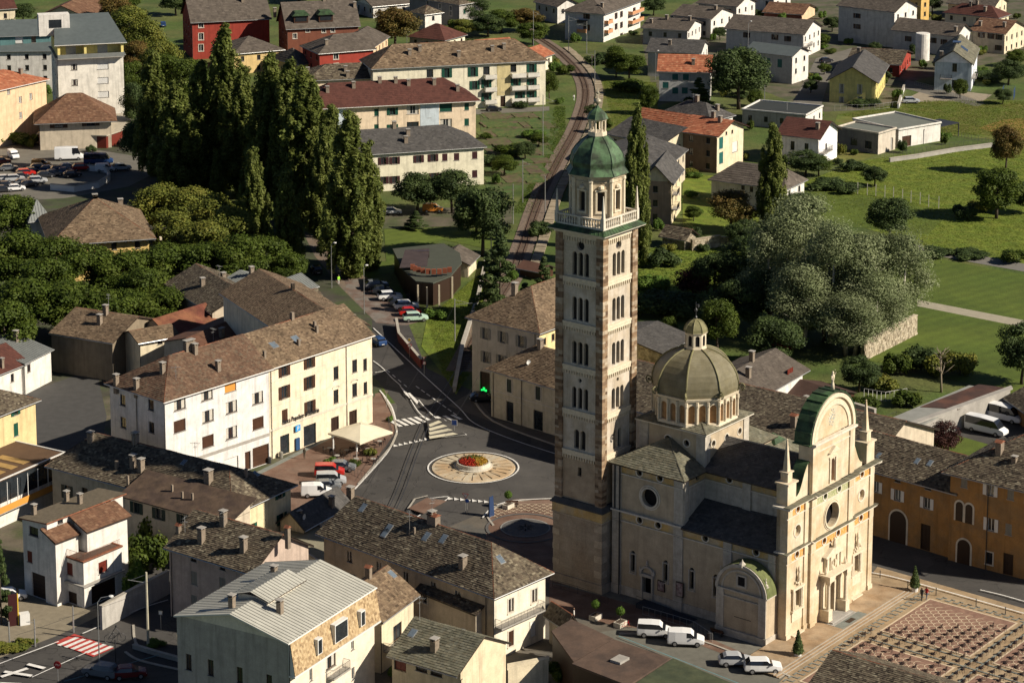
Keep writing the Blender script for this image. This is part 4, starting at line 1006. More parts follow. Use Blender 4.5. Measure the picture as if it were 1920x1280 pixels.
for k in range(8):
 a=octa(Rb+.05,0,TC)[k];p.lathe(a[0],a[1],[(.26,47.9),(.24,52.5),(.34,52.65),(.3,53.0)],6,r=.5)
 b=octa(Rb+.05,0,TC)[(k+1) % 8]
 mx,my_=(a[0]+b[0])/2,(a[1]+b[1])/2;an=math.atan2(b[1]-a[1],b[0]-a[0]);p.frame((mx,my_,0),an)
 for s_ in (-1,1):p.box(s_*.58-.1,s_*.58+.1,-.12,.1,48.8,51.6,r=.5)
 p.box(-.75,.75,-.16,.1,51.45,51.65,r=.5);p.box(-.7,.7,-.14,.1,48.65,48.85,r=.5);p.lathe(0,-.02,[(.1,51.6),(.42,51.8),(.36,52.1),(.05,52.25)],7,r=.5)
 p.frame()
p.build('belfry_pilasters',FSS,tower)
CPV=mat('tower_cap_copper',(.075,.135,.065),col2=(.03,.04,.024),var=.3,scale=1.0,rough=.5,stain=.8)
capz=[(Rb+.72,53.4),(Rb+.2,54.1),(Rb+.15,54.25),(Rb+.22,54.9),(Rb-.05,55.8),(Rb-.6,56.6),(Rb-1.3,57.3),(Rb-1.95,57.8),(Rb-2.2,58.0)]
t=MB();t.loft([octa(a,z,TC) for a,z in capz])
cp=t.build('copper_cap',CPV,tower)
t=MB()
for k in range(8):t.tube([octa(a+.02,z+.01,TC)[k] for a,z in capz],.045,4)
t.split('cap_seam',mat('dark_seam',(.03,.05,.035)),cp)
m=MB();m.loft([octa(1.2,57.95,TC),octa(1.2,58.45,TC)],0,r=.5)
for k in range(8):a=octa(.98,0,TC)[k];m.lathe(a[0],a[1],[(.17,58.45),(.12,58.53),(.12,59.75),(.18,59.89)],5,r=.5)
m.loft([octa(1.15,59.86,TC),octa(1.25,60.07,TC)],0,r=.5);m.build('tower_lantern',FSS,tower)
t=MB();t.loft([octa(a,z,TC) for a,z in ((1.4,60.07),(1.25,60.34),(1.15,60.61),(.75,61.02),(.3,61.36),(.1,61.70))]);t.build('lantern_copper',CPV,tower)
t=MB();t.lathe(TC[0],TC[1],[(.1,61.63),(.15,61.83),(.45,62.04),(.5,62.24),(.4,62.45),(.08,62.58),(.05,63.13)],12);t.tube([(TC[0]-.4,TC[1],62.99),(TC[0]+.4,TC[1],62.99)],.06,4);t.lathe(TC[0],TC[1],[(.05,63.06),(.25,63.26),(.05,63.47),(.04,63.81)],6)
t.build('ball_and_cross',mat('gilded_ball',(.30,.27,.20),metal=.3,rough=.5),tower,smooth=True)
# ---------------------------------------------------------------- houses round the square
H={}
h=House('apartment_block','white four-storey block with brown-framed windows and orange blind, facing the bank square',(313,748),(503,688),(178,723),934,wall=plaster('cool_white_render',(.60,.585,.56)))
h.Wp('R',[(337,757),(388,739),(482,706),(390,780),(434,763),(483,746),(434,811)],2.15,1.75,'bk');h.Wp('R',[(432,723)],2.15,1.75,'bro')
h.Wp('R',[(337,798),(390,827),(484,793)],2.15,1.75,'brb')
h.Wp('L',[(195,744)],1.2,1.6,'bk');h.Wp('L',[(230,750),(283,759),(195,785),(231,792),(284,801)],1.2,1.6,'b')
h.Dr('R',.48,1.2,2.6,DBR).Dr('R',.62,2.6,2.7,WPT,'garage_door').Dr('R',.78,1.1,2.8,BRW).Dr('R',.91,3.2,3.0,BRW,'garage_door')
h.roof('x',1,0,rise=3.6,style='warm',oh=.55,fascia=WFAS)
h.band(4.1,.45,.06,CNC,'R').pipe('L',.5).ch([(218,722),(256,730),(305,700),(409,697),(366,665)],.6,.6,1.3).ch([(374,650)],1.6,.7,1.2)
h.aer([(330,715)]);H['wb']=h
BKW=plaster('bank_cream_render',(.66,.57,.42));aw=h
h=House('bank','cream bank building with brown shutters and arched window hoods on the square',(506,687),(697,624),None,862,d=12,wall=BKW)
h.Wp('R',[(533,693),(580,678),(533,735),(580,717),(581,763)],1.15,1.95,'bob');h.Wp('R',[(534,779)],1.2,1.95,'bcb')
h.Wp('R',[(630,658),(664,646),(630,699),(665,686)],1.05,2.0,'d');h.Wp('R',[(630,743),(665,731)],1.05,2.1,'dh')
for q in (.03,.93):h.W('R',[q],[4.9,8.6,12.4],.8,1.9,'d') if q > .5 else 0
h.Dp('R',534,831,1.9,3.0,TEAL,glass=True).Dp('R',581,812,2.6,3.2,DGN,glass=True).Dp('R',628,792,1.7,3.0,DBR).Dp('R',662,778,1.7,3.0,DBR)
h.roof('x',0,0,rise=3.4,style='brown',oh=.6,fascia=WFAS,ohg=.1);H['bk']=h
h.band(4.3,.3,.12,PLS,'R').band(h.h-.5,.3,.1,PLS,'R').pipe('R',.02).pipe('R',.74)
for zz in (7.9,11.6):h.band(zz,.08,.04,PLS,'R')
h.sky([(554,637),(513,648)],1.3,1.3).ch([(496,672),(590,616),(594,624),(560,650)],.4,.4,1.1,'pipe').ch([(462,625)],.5,.5,1.2,'pipe')
# lettering over the bank door
tc=D.curves.new('bank_lettering','FONT');tc.body='Banca Popolare di Sondrio';tc.size=1.0;tc.extrude=.04
to=D.objects.new('tmp',tc);COL.objects.link(to);dg=bpy.context.evaluated_depsgraph_get();me=D.meshes.new_from_object(to.evaluated_get(dg));D.objects.remove(to)
me.materials.clear();me.materials.append(IRON);xs=[v.co.x for v in me.vertices];sc_=7.6/(max(xs)-min(xs));c0,z0_=h.on('R',529,802)
lo=link('lettering',me,h.t,loc=(c0,-.1,4.72));lo.rotation_euler=(math.pi/2,0,0);lo.scale=(sc_,sc_*1.5,1)
BANKRIGHT=h.loc2w(h.w,0)
# blue P sign and cash machine
t=MB();t.box(-.5,.5,-.35,-.28,3.0,3.95,0);t.box(-.4,.4,-.3,-.02,.1,1.9,1);o=t.build('sign_and_cash_machine',[paint('sign_blue',(.03,.25,.55)),paint('machine_blue',(.02,.06,.14))],h.t,loc=(h.on('R',556,812)[0],0,0))
tc=D.curves.new('p','FONT');tc.body='P';tc.size=.95;tc.extrude=.01;to=D.objects.new('tmp',tc);COL.objects.link(to);dg=bpy.context.evaluated_depsgraph_get();me=D.meshes.new_from_object(to.evaluated_get(dg));D.objects.remove(to);me.materials.clear();me.materials.append(WPT)
lo=link('letter',me,o,loc=(-.25,-.37,3.12));lo.rotation_euler=(math.pi/2,0,0)
# corner wing along the street (its roof turns away from the square)
h2=House('street_wing','cream wing of the bank corner running back along the street under brown slab roof',(660,640),(701,606),None,h=h.h-.1,d=27,ang=118-90,w=13,wall=BKW,oh=.5)
h2.P=np.array([*(BANKRIGHT+np.array([-12.6,-1.2])),0]);h2.t.location=tuple(h2.P);
h2.roof('y',0,0,rise=3.0,style='brown');h2.ch([(657,547),(664,612),(616,550)],.5,.5,1.1,'pipe').sky([(612,610)])
# courtyard buildings behind
h=House('courtyard_house','pale house with stone slab roof behind the rusty courtyard roof',(400,583),None,(315,531),665,w=11,wall=BEI)
h.Wp('L',[(331,541),(348,545),(366,553),(382,559)],.8,.9,'d').Wp('L',[(366,580),(380,588)],.9,1.6,'y');h.roof('y',0,0,rise=2.6,style='stone');h.ch([(380,537)],.7,.7,1.2).aer([(462,505)])
h=House('metal_roofed_house','white gabled house with ribbed grey metal roof in the courtyard',(437,558),(468,545),(396,541),640,w=12,wall=WHT);h.roof('y',0,0,rise=2.2,style='lead',oh=.5)
h.ch([(524,512),(419,527)],.7,.7,1.2)
h=House('courtyard_annexe','low annexe with grey metal roof over the dark courtyard',(520,560),(590,535),(470,545),620,wall=GRY);h.roof('x',0,0,rise=1.6,style='lead');h.ch([(535,560),(500,565)],.5,.5,1.6,'pipe').aer([(480,580)])
h=House('courtyard_house','dark house with broken slab roofs inside the bank courtyard',(510,600),(612,572),(470,585),690,wall=BEI,h=None);h.roof('x',0,0,rise=2.2,style='stone');h.ch([(530,585),(588,570),(600,580)],.5,.5,1.3).aer([(560,585)])
h=House('rusty_roof_house','low building under a rust-red sheet roof between courtyard houses',(340,650),(405,612),(240,625),700,wall=BEI)
RUST=mat('rusty_sheet',(.11,.035,.022),col2=(.17,.07,.035),var=.3,scale=.5);h.roof('x',0,0,rise=3.6,style=RUST,oh=.3)
h=House('rusty_roof_house','building with curved rusty brown roof and stone chimneys beside the white block',(395,655),(500,610),(370,640),750,wall=BEI,d=9);h.roof('x',0,0,rise=1.2,style=mat('rusty_brown_roof',(.09,.04,.024),col2=(.12,.06,.035),var=.3,scale=.7),oh=.3);h.aer([(455,618),(400,640)]).ch([(416,632)],.9,.5,1.2)
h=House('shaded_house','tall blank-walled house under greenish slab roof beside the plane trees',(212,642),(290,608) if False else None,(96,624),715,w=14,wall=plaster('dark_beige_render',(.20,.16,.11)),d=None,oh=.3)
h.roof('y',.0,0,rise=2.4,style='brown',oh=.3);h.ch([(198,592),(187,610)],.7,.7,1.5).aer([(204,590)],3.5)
h=House('terrace_house','low cream house with washing line on its roof terrace',(265,640),(330,628),None,720,d=6,wall=CRM,h=None);h.Wp('R',[(300,640)],.9,.9,'d');h.roof('x',0,0,rise=1.0,style='brown');
# left edge
h=House('yellow_house','yellow house with green shutters at the left edge above the brown terrace',(-60,800),(66,748),None,952,d=16,wall=plaster('sunny_yellow_render',(.58,.46,.24)))
h.Wp('R',[(29,773)],.9,.8,'gog').Wp('R',[(30,805)],.9,1.9,'gcg');h.roof('x',1,1,rise=3.4,style='stone');H['yl']=h
h=House('glazed_terrace_building','low building with brown flat roof, glazed orange gallery below the yellow house',(-45,922),(118,850),None,1010,d=13,wall=WHT);h.flat(.12,mat('brown_flat_roof',(.095,.055,.03),var=.12),WFAS,.3)
t=MB();t.box(1,h.w-.2,-1.2,-.01,2.4,2.55);b=t.build('balcony',CNC,h.t);railing(b,[(1,-1.2,2.55),(h.w-.2,-1.2,2.55)],.9,panel=ORW,name='orange_parapet')
t=MB();
for k in range(9):t.box(1+k*(h.w-1.4)/8-.04,1+k*(h.w-1.4)/8+.04,-1.2,-1.12,3.4,h.h)
t.box(1,h.w-.3,-.06,-.01,3.4,h.h-.2,1);t.build('glazing',[WPT,GLS],h.t);t=MB()
for k in range(5):t.box(1.5+k*2.4,2.9+k*2.4,1.5,6.5,h.h+.13,h.h+.18)
t.build('sunlit_strips',mat('sunlit_strip_amber',(.32,.2,.07)),h.t)  # paler strips paint the sunlit gaps between shadow stripes on the roof
h=House('white_house','white house with blue-grey metal roof beside the yard, left of the tall blank wall',(47,680),(95,655),(5,660),740,wall=WHT,oh=.4,d=14);h.Wp('R',[(24+30,690)],.9,1.3,'b');h.roof('x',0,0,rise=1.9,style='lead');h.ch([(30,640)],.7,.7,1.5)
h=House('white_house','white house with dark brown roof at the left edge',(-20,705),(47,678),None,765,wall=WHT,d=9);h.Wp('R',[(23,708)],.7,1.3,'b');h.roof('x',0,0,rise=2.2,style='red');h.ch([(4,690)],.5,.5,1.3)
# long dark slab-roofed house
h=House('slab_roofed_house','long shaded house with lichen-spotted slab roof and twin chimneys below the white block',(436,957),(547,906),(97,869),1062,wall=plaster('shaded_house_cream',(.42,.38,.28)),walls=None,oh=.7)
h.walls=[plaster('sunlit_house_cream',(.62,.54,.34)),h.wm]  # right wall gets a sunlit copy, left wall a shaded copy of the cream
h.Wp('R',[(462,948),(525,925)],1.0,1.25,'gog').Wp('R',[(472,992),(528,972)],1.0,1.5,'gog')
h.Wp('L',[(127,884),(158,890),(208,900),(230,906)],1.0,1.2,'non').Wp('L',[(126,922)],1.0,1.9,'non').Dp('L',159,928,1.1,2.1,DBR)
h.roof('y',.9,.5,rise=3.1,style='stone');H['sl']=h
h.ch([(265,885),(250,878)],.8,.6,1.6).ch([(391,905)],.9,.9,1.5).ch([(170,830),(254,832)],.7,.7,1.3).ch([(461,895),(219,880)],.4,.4,1.2,'pipe').aer([(250,838),(366,858)]).sky([(345,868),(480,890)],.7,1.0)
hh=House('lean_to_house','lower cream house with brown lean-to roof joined to the lichen-spotted slab roof',(428,978),(441,972),(233,926),1082,wall=BEI,w=4.5);hh.W('L',[.2,.42,.66,.88],[hh.h-2.2],1.1,1.5,'non').W('L',[.3,.55,.8],[.9],1.0,1.6,'d')
hh.shed('L',1.5,style=mat('brown_roof_boards',(.09,.06,.04),col2=(.06,.04,.03),var=.3));hh.ch([(323,922),(342,935),(361,938),(240,905)],.25,.25,1.0,'pipe')
# white modern house with terraces
h=House('terraced_house','white house with red roof edge, tiled dormer roofs and roof terrace by the crossing',(93,980),(230,926),None,1128,wall=WHT,oh=.35,d=4.6)
h.Wp('R',[(113,978),(140,968),(178,953),(203,943)],.9,.5,'d');h.Wp('L',[(63,996)],1.7,1.2,'d').Wp('L',[(56,1043)],.9,1.5,'rcr')
h.Dp('L',73,1105,2.6,3.2,DBR,'garage_door');h.shed('R',-.4,style='stone',fascia=CAP,oh=.35);h.ch([(64,965),(150,945),(125,940)],.5,.5,1.1);H['tw']=h
g=House('terraced_house_wing','white lower wing with railed brown roof terrace and red roller blind',(159,1055),(228,1025),(95,1038),1140,wall=WHT,h=None);g.Wp('R',[(193,1062)],1.5,1.5,'rrr').Wp('L',[(131,1066)],1.0,1.6,'rcr').Dp('R',195,1110,4.2,2.4,DBR,'garage_door').Dp('L',131,1100,2.4,1.6,DBR)
g.flat(.1,mat('brown_terrace',(.09,.06,.045),var=.1),CAP,.12);railing(g.t,[(.2,.1,g.h+.2),(g.w-.2,.1,g.h+.2)],.9,CAP);railing(g.t,[(.1,.2,g.h+.2),(.1,g.d-.2,g.h+.2)],.9,CAP)
g.band(2.9,.15,.5,CNC,'RL','canopy')
g2=House('tiled_wing','white rooftop wing with sunlit brown tile roof above the railed terrace',(167,994),(238,966),None,1121,d=2.4,wall=WHT);g2.Dp('R',218,985,1.0,2.0,REDW);g2.shed('R',1.0,style='tile',oh=.4)
g2=House('tiled_wing','small white dormer block with brown tile roof near the red roof edge',(108,1016),(146,1000),None,1137,d=2.2,wall=WHT);g2.shed('R',1.0,style='tile',oh=.3)
# pink house
h=House('pink_house','pinkish house with mottled slab roof and tall chimneys above the crossing',(475,1070),(583,1022),(317,1023),1205,wall=PNK,oh=.5)
h.Wp('L',[(363,1047),(417,1063)],.9,.7,'d').Wp('L',[(364,1083),(417,1095)],1.0,1.7,'ycy').Wp('L',[(364,1127),(420,1140)],1.0,1.6,'ycy');h.pipe('L',.97)
h.roof('y',0,0,rise=3.0,style='stone');h.ch([(378,1017),(419,985),(457,1035)],.7,.7,1.6).ch([(335,1000)],.5,.5,.9,'house').aer([(347,1000),(420,990)]).ch([(540,1040)],.5,.5,1.3,'house');H['pk']=h
h=House('low_lean_to','small pale concrete-roofed outbuilding with glazed side beside the pink house',(606,1060),(618,1052),(520,1000),1090,wall=GRY,w=6);h.flat(.1,mat('pale_roof_screed',(.22,.20,.14),var=.15));h.ch([(560,990)],.7,.7,2.2)
h=House('slate_roofed_shop','dark slate-roofed building behind the parked white van',(570,985),(650,940),(535,970),1030,wall=BEI);h.roof('x',0,0,rise=1.6,style='slate');h.ch([(657,932)],.8,.8,1.2,'cap').ch([(622,950)],.6,.6,1.2).dish([(568,975)])
# metal-roofed house in front
MRW=plaster('near_white_render',(.62,.55,.44),stain=.15)
h=House('metal_roofed_house','pale ribbed sheet-metal roofed house with shingled mansard in the foreground',(545,1204),(708,1104),(331,1152),1395,wall=MRW,oh=.1)
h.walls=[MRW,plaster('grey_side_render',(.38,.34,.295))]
M0=h.h-3.9
h.Wp('R',[(583,1263),(661,1205),(583,1340)],.55,1.6,'w').Wp('R',[(620,1233)],2.0,2.4,'bk').Wp('R',[(662,1262)],.6,1.5,'w');h.W('L',[.18,.44,.70,.9],[h.h-6.2,h.h-9.8],.8,1.9,'b')
h.roof('x',0,0,rise=1.8,style='metal',oh=.15,ohg=.4,fascia=WFAS,ridge=False);H['mt']=h
# shingled mansard skirt
t=MB();SH=mat('wooden_shingles',(.3,.2,.1),rnd=[(.20,.13,.07),(.34,.24,.13),(.44,.33,.19),(.28,.19,.10)],var=.2,scale=3)
tiles(t,[(-.1,-.75,h.h-3.7),(h.w+.1,-.75,h.h-3.7),(h.w+.05,-.12,h.h-.1),(-.05,-.12,h.h-.1)],.28,.3,.04,.1)
t.build('shingles',SH,h.t,kind='stuff')
t=MB();t.face([(-.1,-.78,h.h-3.75),(-.05,-.1,h.h),(-.05,.1,h.h),(-.1,.0,h.h-3.75)]);t.face([(h.w+.1,-.75,h.h-3.75),(h.w,0,h.h-3.75),(h.w,0,h.h),(h.w+.05,-.12,h.h)]);t.box(-.15,h.w+.15,-.85,.0,h.h-3.95,h.h-3.75);t.build('mansard_cheeks',WFAS,h.t)
for cx_,w_ in ((h.w*.27,.9),(h.w*.78,.9),(h.w*.52,2.6)):
 t=MB();t.box(cx_-w_/2,cx_+w_/2,-.95,-.1,h.h-2.9,h.h-1.1 if w_ < 2 else h.h-.7,0);t.box(cx_-w_/2+.12,cx_+w_/2-.12,-.98,-.95,h.h-2.8,h.h-1.25 if w_ < 2 else h.h-.85,1);t.build('mansard_window',[WPT,GLS],h.t)
h.balcony('R',h.w*.42,h.w*.62,h.h-6.9,1.0)
t=MB();cxm,cym=h.w*.45,h.d*.52;zt=h.h+1.0
t.box(cxm-3.2,cxm+3.2,cym-2,cym+2,zt-1,zt+1.1,0);mo=t.build('roof_monitor',MRW,h.t)
roof_part(mo,[((cxm-3.7,cym-2.5,zt+1.0),(cxm+3.7,cym-2.5,zt+1.0),(cxm+3.7,cym,zt+1.75),(cxm-3.7,cym,zt+1.75)),((cxm+3.7,cym+2.5,zt+1.0),(cxm-3.7,cym+2.5,zt+1.0),(cxm-3.7,cym,zt+1.75),(cxm+3.7,cym,zt+1.75))],'metal',name='monitor_roof',fascia=DBR,thick=.12)
h.ch([(525,1150),(435,1140),(514,1085)],.6,.6,1.3)
# small tiled house front
h=House('small_house','low house with greenish tile roof and cream gable in the foreground',(864,1256),(951,1205),(735,1218),1352,wall=plaster('gable_cream_render',(.60,.50,.34)),oh=.9)
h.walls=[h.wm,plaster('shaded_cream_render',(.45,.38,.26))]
h.Dp('L',750,1240,1.7,2.2,REDW).Wp('L',[(790,1250),(818,1258)],1.6,1.1,'b');h.roof('y',0,0,rise=2.3,style='gslate',ohg=.15);h.ch([(815,1220)],.8,.7,1.2).sky([(774,1188),(863,1180)]).aer([(787,1165)],3)
# long stone roof house
h=House('long_stone_roofed_house','long house with big stone slab roof, skylights and white end wall left of the tower',(926,1108),(1031,1069),(607,993),1240,wall=plaster('end_white_render',(.66,.60,.48)),oh=.75)
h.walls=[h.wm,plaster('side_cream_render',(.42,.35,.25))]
h.Wp('R',[(958,1134),(1002,1116)],.95,1.7,'bsk').Wp('R',[(958,1196)],.9,1.9,'bscb').Wp('R',[(999,1178)],.9,1.9,'wscw').Wp('R',[(956,1099),(1003,1081)],.9,.55,'d')
h.W('L',[.2,.34,.5,.66,.84],[h.h-3.0],.9,1.4,'dk').W('L',[.3,.5,.68,.82],[h.h-6.3],1.1,1.9,'d')
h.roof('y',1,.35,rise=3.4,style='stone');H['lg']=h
h.balcony('R',.2,h.w-1.2,4.3,1.1);h.pipe('L',.04)
h.sky([(729,992),(800,1008),(832,1012),(938,1050),(681,954),(723,1000)],.9,1.3).ch([(868,1064),(657,925)],.8,.7,1.2).ch([(816,982),(837,980)],.9,.9,.9,'house').ch([(777,1002)],.25,.25,.9,'pipe').aer([(768,1005),(899,1005)],3.2).dish([(897,1000)])
hh=House('annexe','two-storey shaded annexe with dark lean-to slab roof against the long house',(892,1146),(921,1134),(787,1104),1236,wall=BEI);hh.Wp('L',[(797,1120),(819,1127),(855,1138)],.7,1.3,'bs');hh.shed('L',1.3,style='stone',oh=.5)
hh=House('brown_roofed_house','cream house with brown slab roof and flower balcony between the mansard and the long house',(715,1157),(775,1112),(650,1105),1262,wall=CRM,oh=.6);hh.Wp('R',[(745,1150)],2.4,2.0,'bk');hh.W('R',[.5],[2.6],2.0,2.0,'b');hh.roof('x',0,0,rise=2.6,style='brown');hh.ch([(652,1072)],.6,.6,1.3,'house').sky([(735,1078)])
hh.balcony('R',.5,hh.w-.5,2.6,1.2)
h=House('gatehouse','small gateway with slab roof and stone pier between long house and flat roofs',(1060,1165),(1072,1158),(1030,1145),1225,wall=BEI,oh=.5);h.roof('y',0,0,rise=.9,style='stone')
# flat-roofed sheds, bottom
def slab_building(name,label,pts,z,m,wm=BEI,cat='building',th=.25,base=0):
 P=[G(x,y,z) for x,y in pts];c=sum(P)/len(P);t=thing(name,label,cat,(c[0],c[1],0))
 q=[(p[0]-c[0],p[1]-c[1]) for p in P];ar=sum(q[i][0]*q[(i+1) % len(q)][1]-q[(i+1) % len(q)][0]*q[i][1] for i in range(len(q)))
 if ar < 0:q=q[::-1]
 a=MB();a.prism([(x*.96,y*.96) for x,y in q],base,z-th);a.build('wall',wm,t);a=MB();a.prism(q,z-th,z);ro=a.build('roof',m,t);return t,ro,q
FB=mat('felted_brown_roof',(.095,.062,.045),col2=(.065,.045,.035),var=.2,scale=.5,stain=.0);FG=mat('mossy_felt_roof',(.06,.068,.035),col2=(.045,.055,.03),var=.2,scale=.8)
t,ro,q=slab_building('flat_roofed_store','brown felt flat-roofed store with hatch in the foreground below the parked vans',[(1072,1243),(1150,1197),(1257,1233),(1178,1284)],5.2,FB,wm=DBR)
a=MB();c=G(1162,1238,5.2)-np.array(t.location);a.frame((c[0],c[1],0),CANG);a.box(-.9,.9,-.7,.7,5.21,5.5);a.build('hatch',CNC,ro)
slab_building('flat_roofed_store','dark brown flat roof beside the gateway, with pale lamp post in front',[(1034,1182),(1072,1160),(1150,1196),(1076,1240)],5.0,FB,wm=DBR)
slab_building('mossy_flat_roof_store','mossy green felt flat roof at the bottom edge, right of the brown one',[(1262,1233),(1182,1286),(1240,1330),(1420,1300)],5.1,FG,wm=DBR)
slab_building('yard_wall_block','low sunlit cream yard wall next to the small house',[(951,1243),(1030,1228),(1030,1234),(951,1252)],3.0,CRM,wm=CRM)
_q=G(1562,1219,9)[:2]-CA[:2];_u,_v=float(_q@np.array([math.cos(CANG),math.sin(CANG)])),float(_q@np.array([-math.sin(CANG),math.cos(CANG)]))
SQ=(_u-6.5,_v-24,13,23.5,6.2)
# ---- ochre row on the right
OC2=plaster('ochre_render_b',(.31,.165,.055),col2=(.25,.15,.065))
h=House('ochre_house','ochre house with white shutters and big dark archway, right of the church',(1786,917),None,(1575,858),1047,w=10.5,wall=OC2,oh=.8)
h.Wp('L',[(1642,912),(1683,928),(1738,943)],1.0,1.5,'wow').Wp('L',[(1683,899),(1740,913)],.9,.7,'d').arch(1684,990,2.5,4.4).Dp('L',1735,1005,1.5,3.6,DBR)
h.roof('y',0,0,rise=2.8,style='stone');h.sky([(1648,855),(1720,866),(1744,870)],.7,1.1).pipe('L',.02);H['o1']=h
h=House('ochre_house','taller ochre house with twin arched window and arched stone doorway at the right edge',(1990,928),None,(1783,878),1104,w=14,wall=OC2,oh=.9)
h.Wp('L',[(1808,903)],.9,1.5,'ycy').Wp('L',[(1857,917),(1858,983),(1935,935)],1.0,1.7,'wow').Wp('L',[(1895,926),(1891,992)],.9,1.5,'ycy').arch(1799,958,1.0,2.6).arch(1817,963,1.0,2.6).arch(1807,1036,1.8,3.3).Wp('L',[(1855,1046)],.9,1.6,'ds').Dp('L',1890,1062,1.4,2.9,DBR)
h.roof('y',0,1,rise=4.2,style='stone');h.pipe('L',.66).ch([(1874,850)],1.0,.8,1.4,'house').ch([(1902,868)],.6,.6,.6);H['o2']=h
h=House('ochre_house','ochre corner house with arched window behind the minibuses',(1960,790),None,(1897,745),830,w=10,wall=OC2,oh=.9);h.roof('y',0,0,rise=2.4,style='stone')
# convent range behind the church
def chouse(name,label,u,v,w,d,hh,**k):
 P=cw(u,v);x=House.__new__(House);x.h,x.w,x.d=hh,w,d;a=CANG;x.ex=np.array([math.cos(a),math.sin(a)]);x.ey=np.array([-x.ex[1],x.ex[0]]);x.ang=a
 x.P=np.array(P,float);x.z0=0;x.oh=k.get('oh',.6);x.wm=k.get('wall',BEI);x.walls=[x.wm];x.name=name;x.t=thing(name,label,k.get('cat','house'),P,a);x.holes={'R':[],'L':[]};x.wins=[];x.pl=None;x.base=None;return x
h=chouse('square_corner_house','dark slab-roofed house end at the bottom edge in front of the chair rows',*SQ);h.roof('y',0,0,rise=2.8,style='stone')
h=chouse('convent_range','long brown slab-roofed range running behind the church nave and dome',37.8,10.5,18.5,48,9.3);h.roof('y',0,0,rise=3.7,style='stone');h.ch([(1489,800)],.9,.8,1.5,'house');H['cv']=h
h=chouse('sacristy','small sacristy block with slab roof and green copper peak behind the crossing',16.5,12.5,8.5,5.5,15.0,wall=WHT);h.roof('x',1,1,rise=1.6,style='gslate')
t=MB();t.loft([[(h.w*.55+x*1.3,h.d*.5+y*1.3,h.h+1.3) for x,y in ((-1,-1),(1,-1),(1,1),(-1,1))],[(h.w*.55+x*.05,h.d*.5+y*.05,h.h+2.3) for x,y in ((-1,-1),(1,-1),(1,1),(-1,1))]]);t.build('copper_peak',COPG,h.t)
h=House('garden_house','white cottage with light brown roof and chimney in the garden behind the dome',(1424,737),(1505,691),None,790,d=10.5,wall=WHT,oh=.9);h.Wp('R',[(1456,722)],1.0,1.1,'rcr').Dp('R',1484,706,1.9,2.6,REDW).Dp('R',1433,740,.8,2.2,DBR);h.roof('x',0,0,rise=2.2,style='grey');h.ch([(1403,708),(1496,670)],.7,.7,1.4)
h=House('garden_shed','low shed with dark brown sheet roof beside the cottage',(1530,757),(1602,735),(1462,738),778,wall=BRW,oh=.3);h.roof('y',0,0,rise=1.2,style=mat('dark_brown_sheet',(.055,.03,.022),var=.15));h.ch([(1512,765)],.6,.6,1.5)
h=House('stone_barn','old rubble-stone barn with dark slate roof behind the tower',(1240,662),(1322,622) if False else (1300,632),(1190,650),715,wall=mat('rubble_stone',(.30,.26,.19),rnd=None,col2=(.16,.13,.09),var=.4,scale=1.8,bump=.05),oh=.3,d=14);h.roof('x',0,0,rise=1.5,style='slate')
h=House('pharmacy','grey-beige house with slab roof and green pharmacy cross beyond the roundabout',(1010,617),None,(885,589),767,w=22,wall=plaster('pharmacy_render',(.42,.38,.31)),oh=.8)
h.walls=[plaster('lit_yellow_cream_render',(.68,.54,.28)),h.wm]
h.Wp('L',[(911,602),(945,609),(976,616)],.9,.45,'d').Wp('L',[(910,625),(943,632),(977,640),(911,669),(940,676)],1.0,1.8,'yoy').Dp('L',909,717,2.0,3.9,DBR).Dp('L',972,735,1.6,3.2,DBR);h.Wp('R',[(1021,640),(1037,632)],.8,1.1,'b')
h.roof('x',1,1,rise=4.2,style='brown');h.ch([(965,552)],.8,.8,1.6).pipe('L',.05);H['ph']=h
t=MB();t.box(-.42,.42,-.05,.05,-.14,.14);t.box(-.14,.14,-.05,.05,.14,.42);t.box(-.14,.14,-.05,.05,-.42,-.14)
c_,z_=h.on('L',911,730);o=t.build('pharmacy_cross',mat('green_led',(0,.5,.1),emit=((.02,1,.15),.8)),None);o.matrix_world=Matrix.Translation((*(h.loc2w(-.5,c_)),z_)) @ Matrix.Rotation(h.ang-math.pi/2+.3,4,'Z') @ Matrix.Scale(1.15,4);o['label']='glowing green pharmacy cross mounted on the grey-beige wall';o['category']='sign'
h=House('corner_shop','two-storey cream shop with stone-framed windows beside the pharmacy',(1075,731),None,(921,687),827,w=10,wall=plaster('shop_cream_render',(.52,.46,.33)),oh=.7)
h.Wp('L',[(955,723),(1009,737)],1.0,2.1,'nsc'+'n').Dp('L',956,782,1.5,3.2,DBR,glass=True).Dp('L',1009,797,1.9,3.1,DBR,glass=True);h.band(4.2,.18,.07,PLS,'L').band(3.5,.1,.05,PLS,'L').pipe('L',.97).pipe('L',.62)
h.roof('y',1,1,rise=3.3,style='brown');h.ch([(1013,655)],.7,.7,1.3).dish([(990,685)])
# garage strip on the right
t,ro,q=slab_building('garage_row','long garage row with grey and dark brown sheet roofs left of the minibuses',[(1700,810),(1862,728),(1817,722),(1650,792)],3.4,mat('grey_sheet_roof',(.22,.22,.20),var=.1),wm=CNC)
slab_building('garage_row','dark brown sheet roofed garages at the far end of the garage row',[(1795,766),(1893,727),(1835,720),(1726,762)],3.5,mat('dark_brown_sheet2',(.055,.03,.024),col2=(.10,.045,.03),var=.15,scale=.4),wm=CNC)
slab_building('garden_wall','weathered concrete boundary wall beside the minibuses',[(1665,812),(1899,727),(1896,722),(1662,806)],3.6,CNC,wm=CNC,cat='wall')
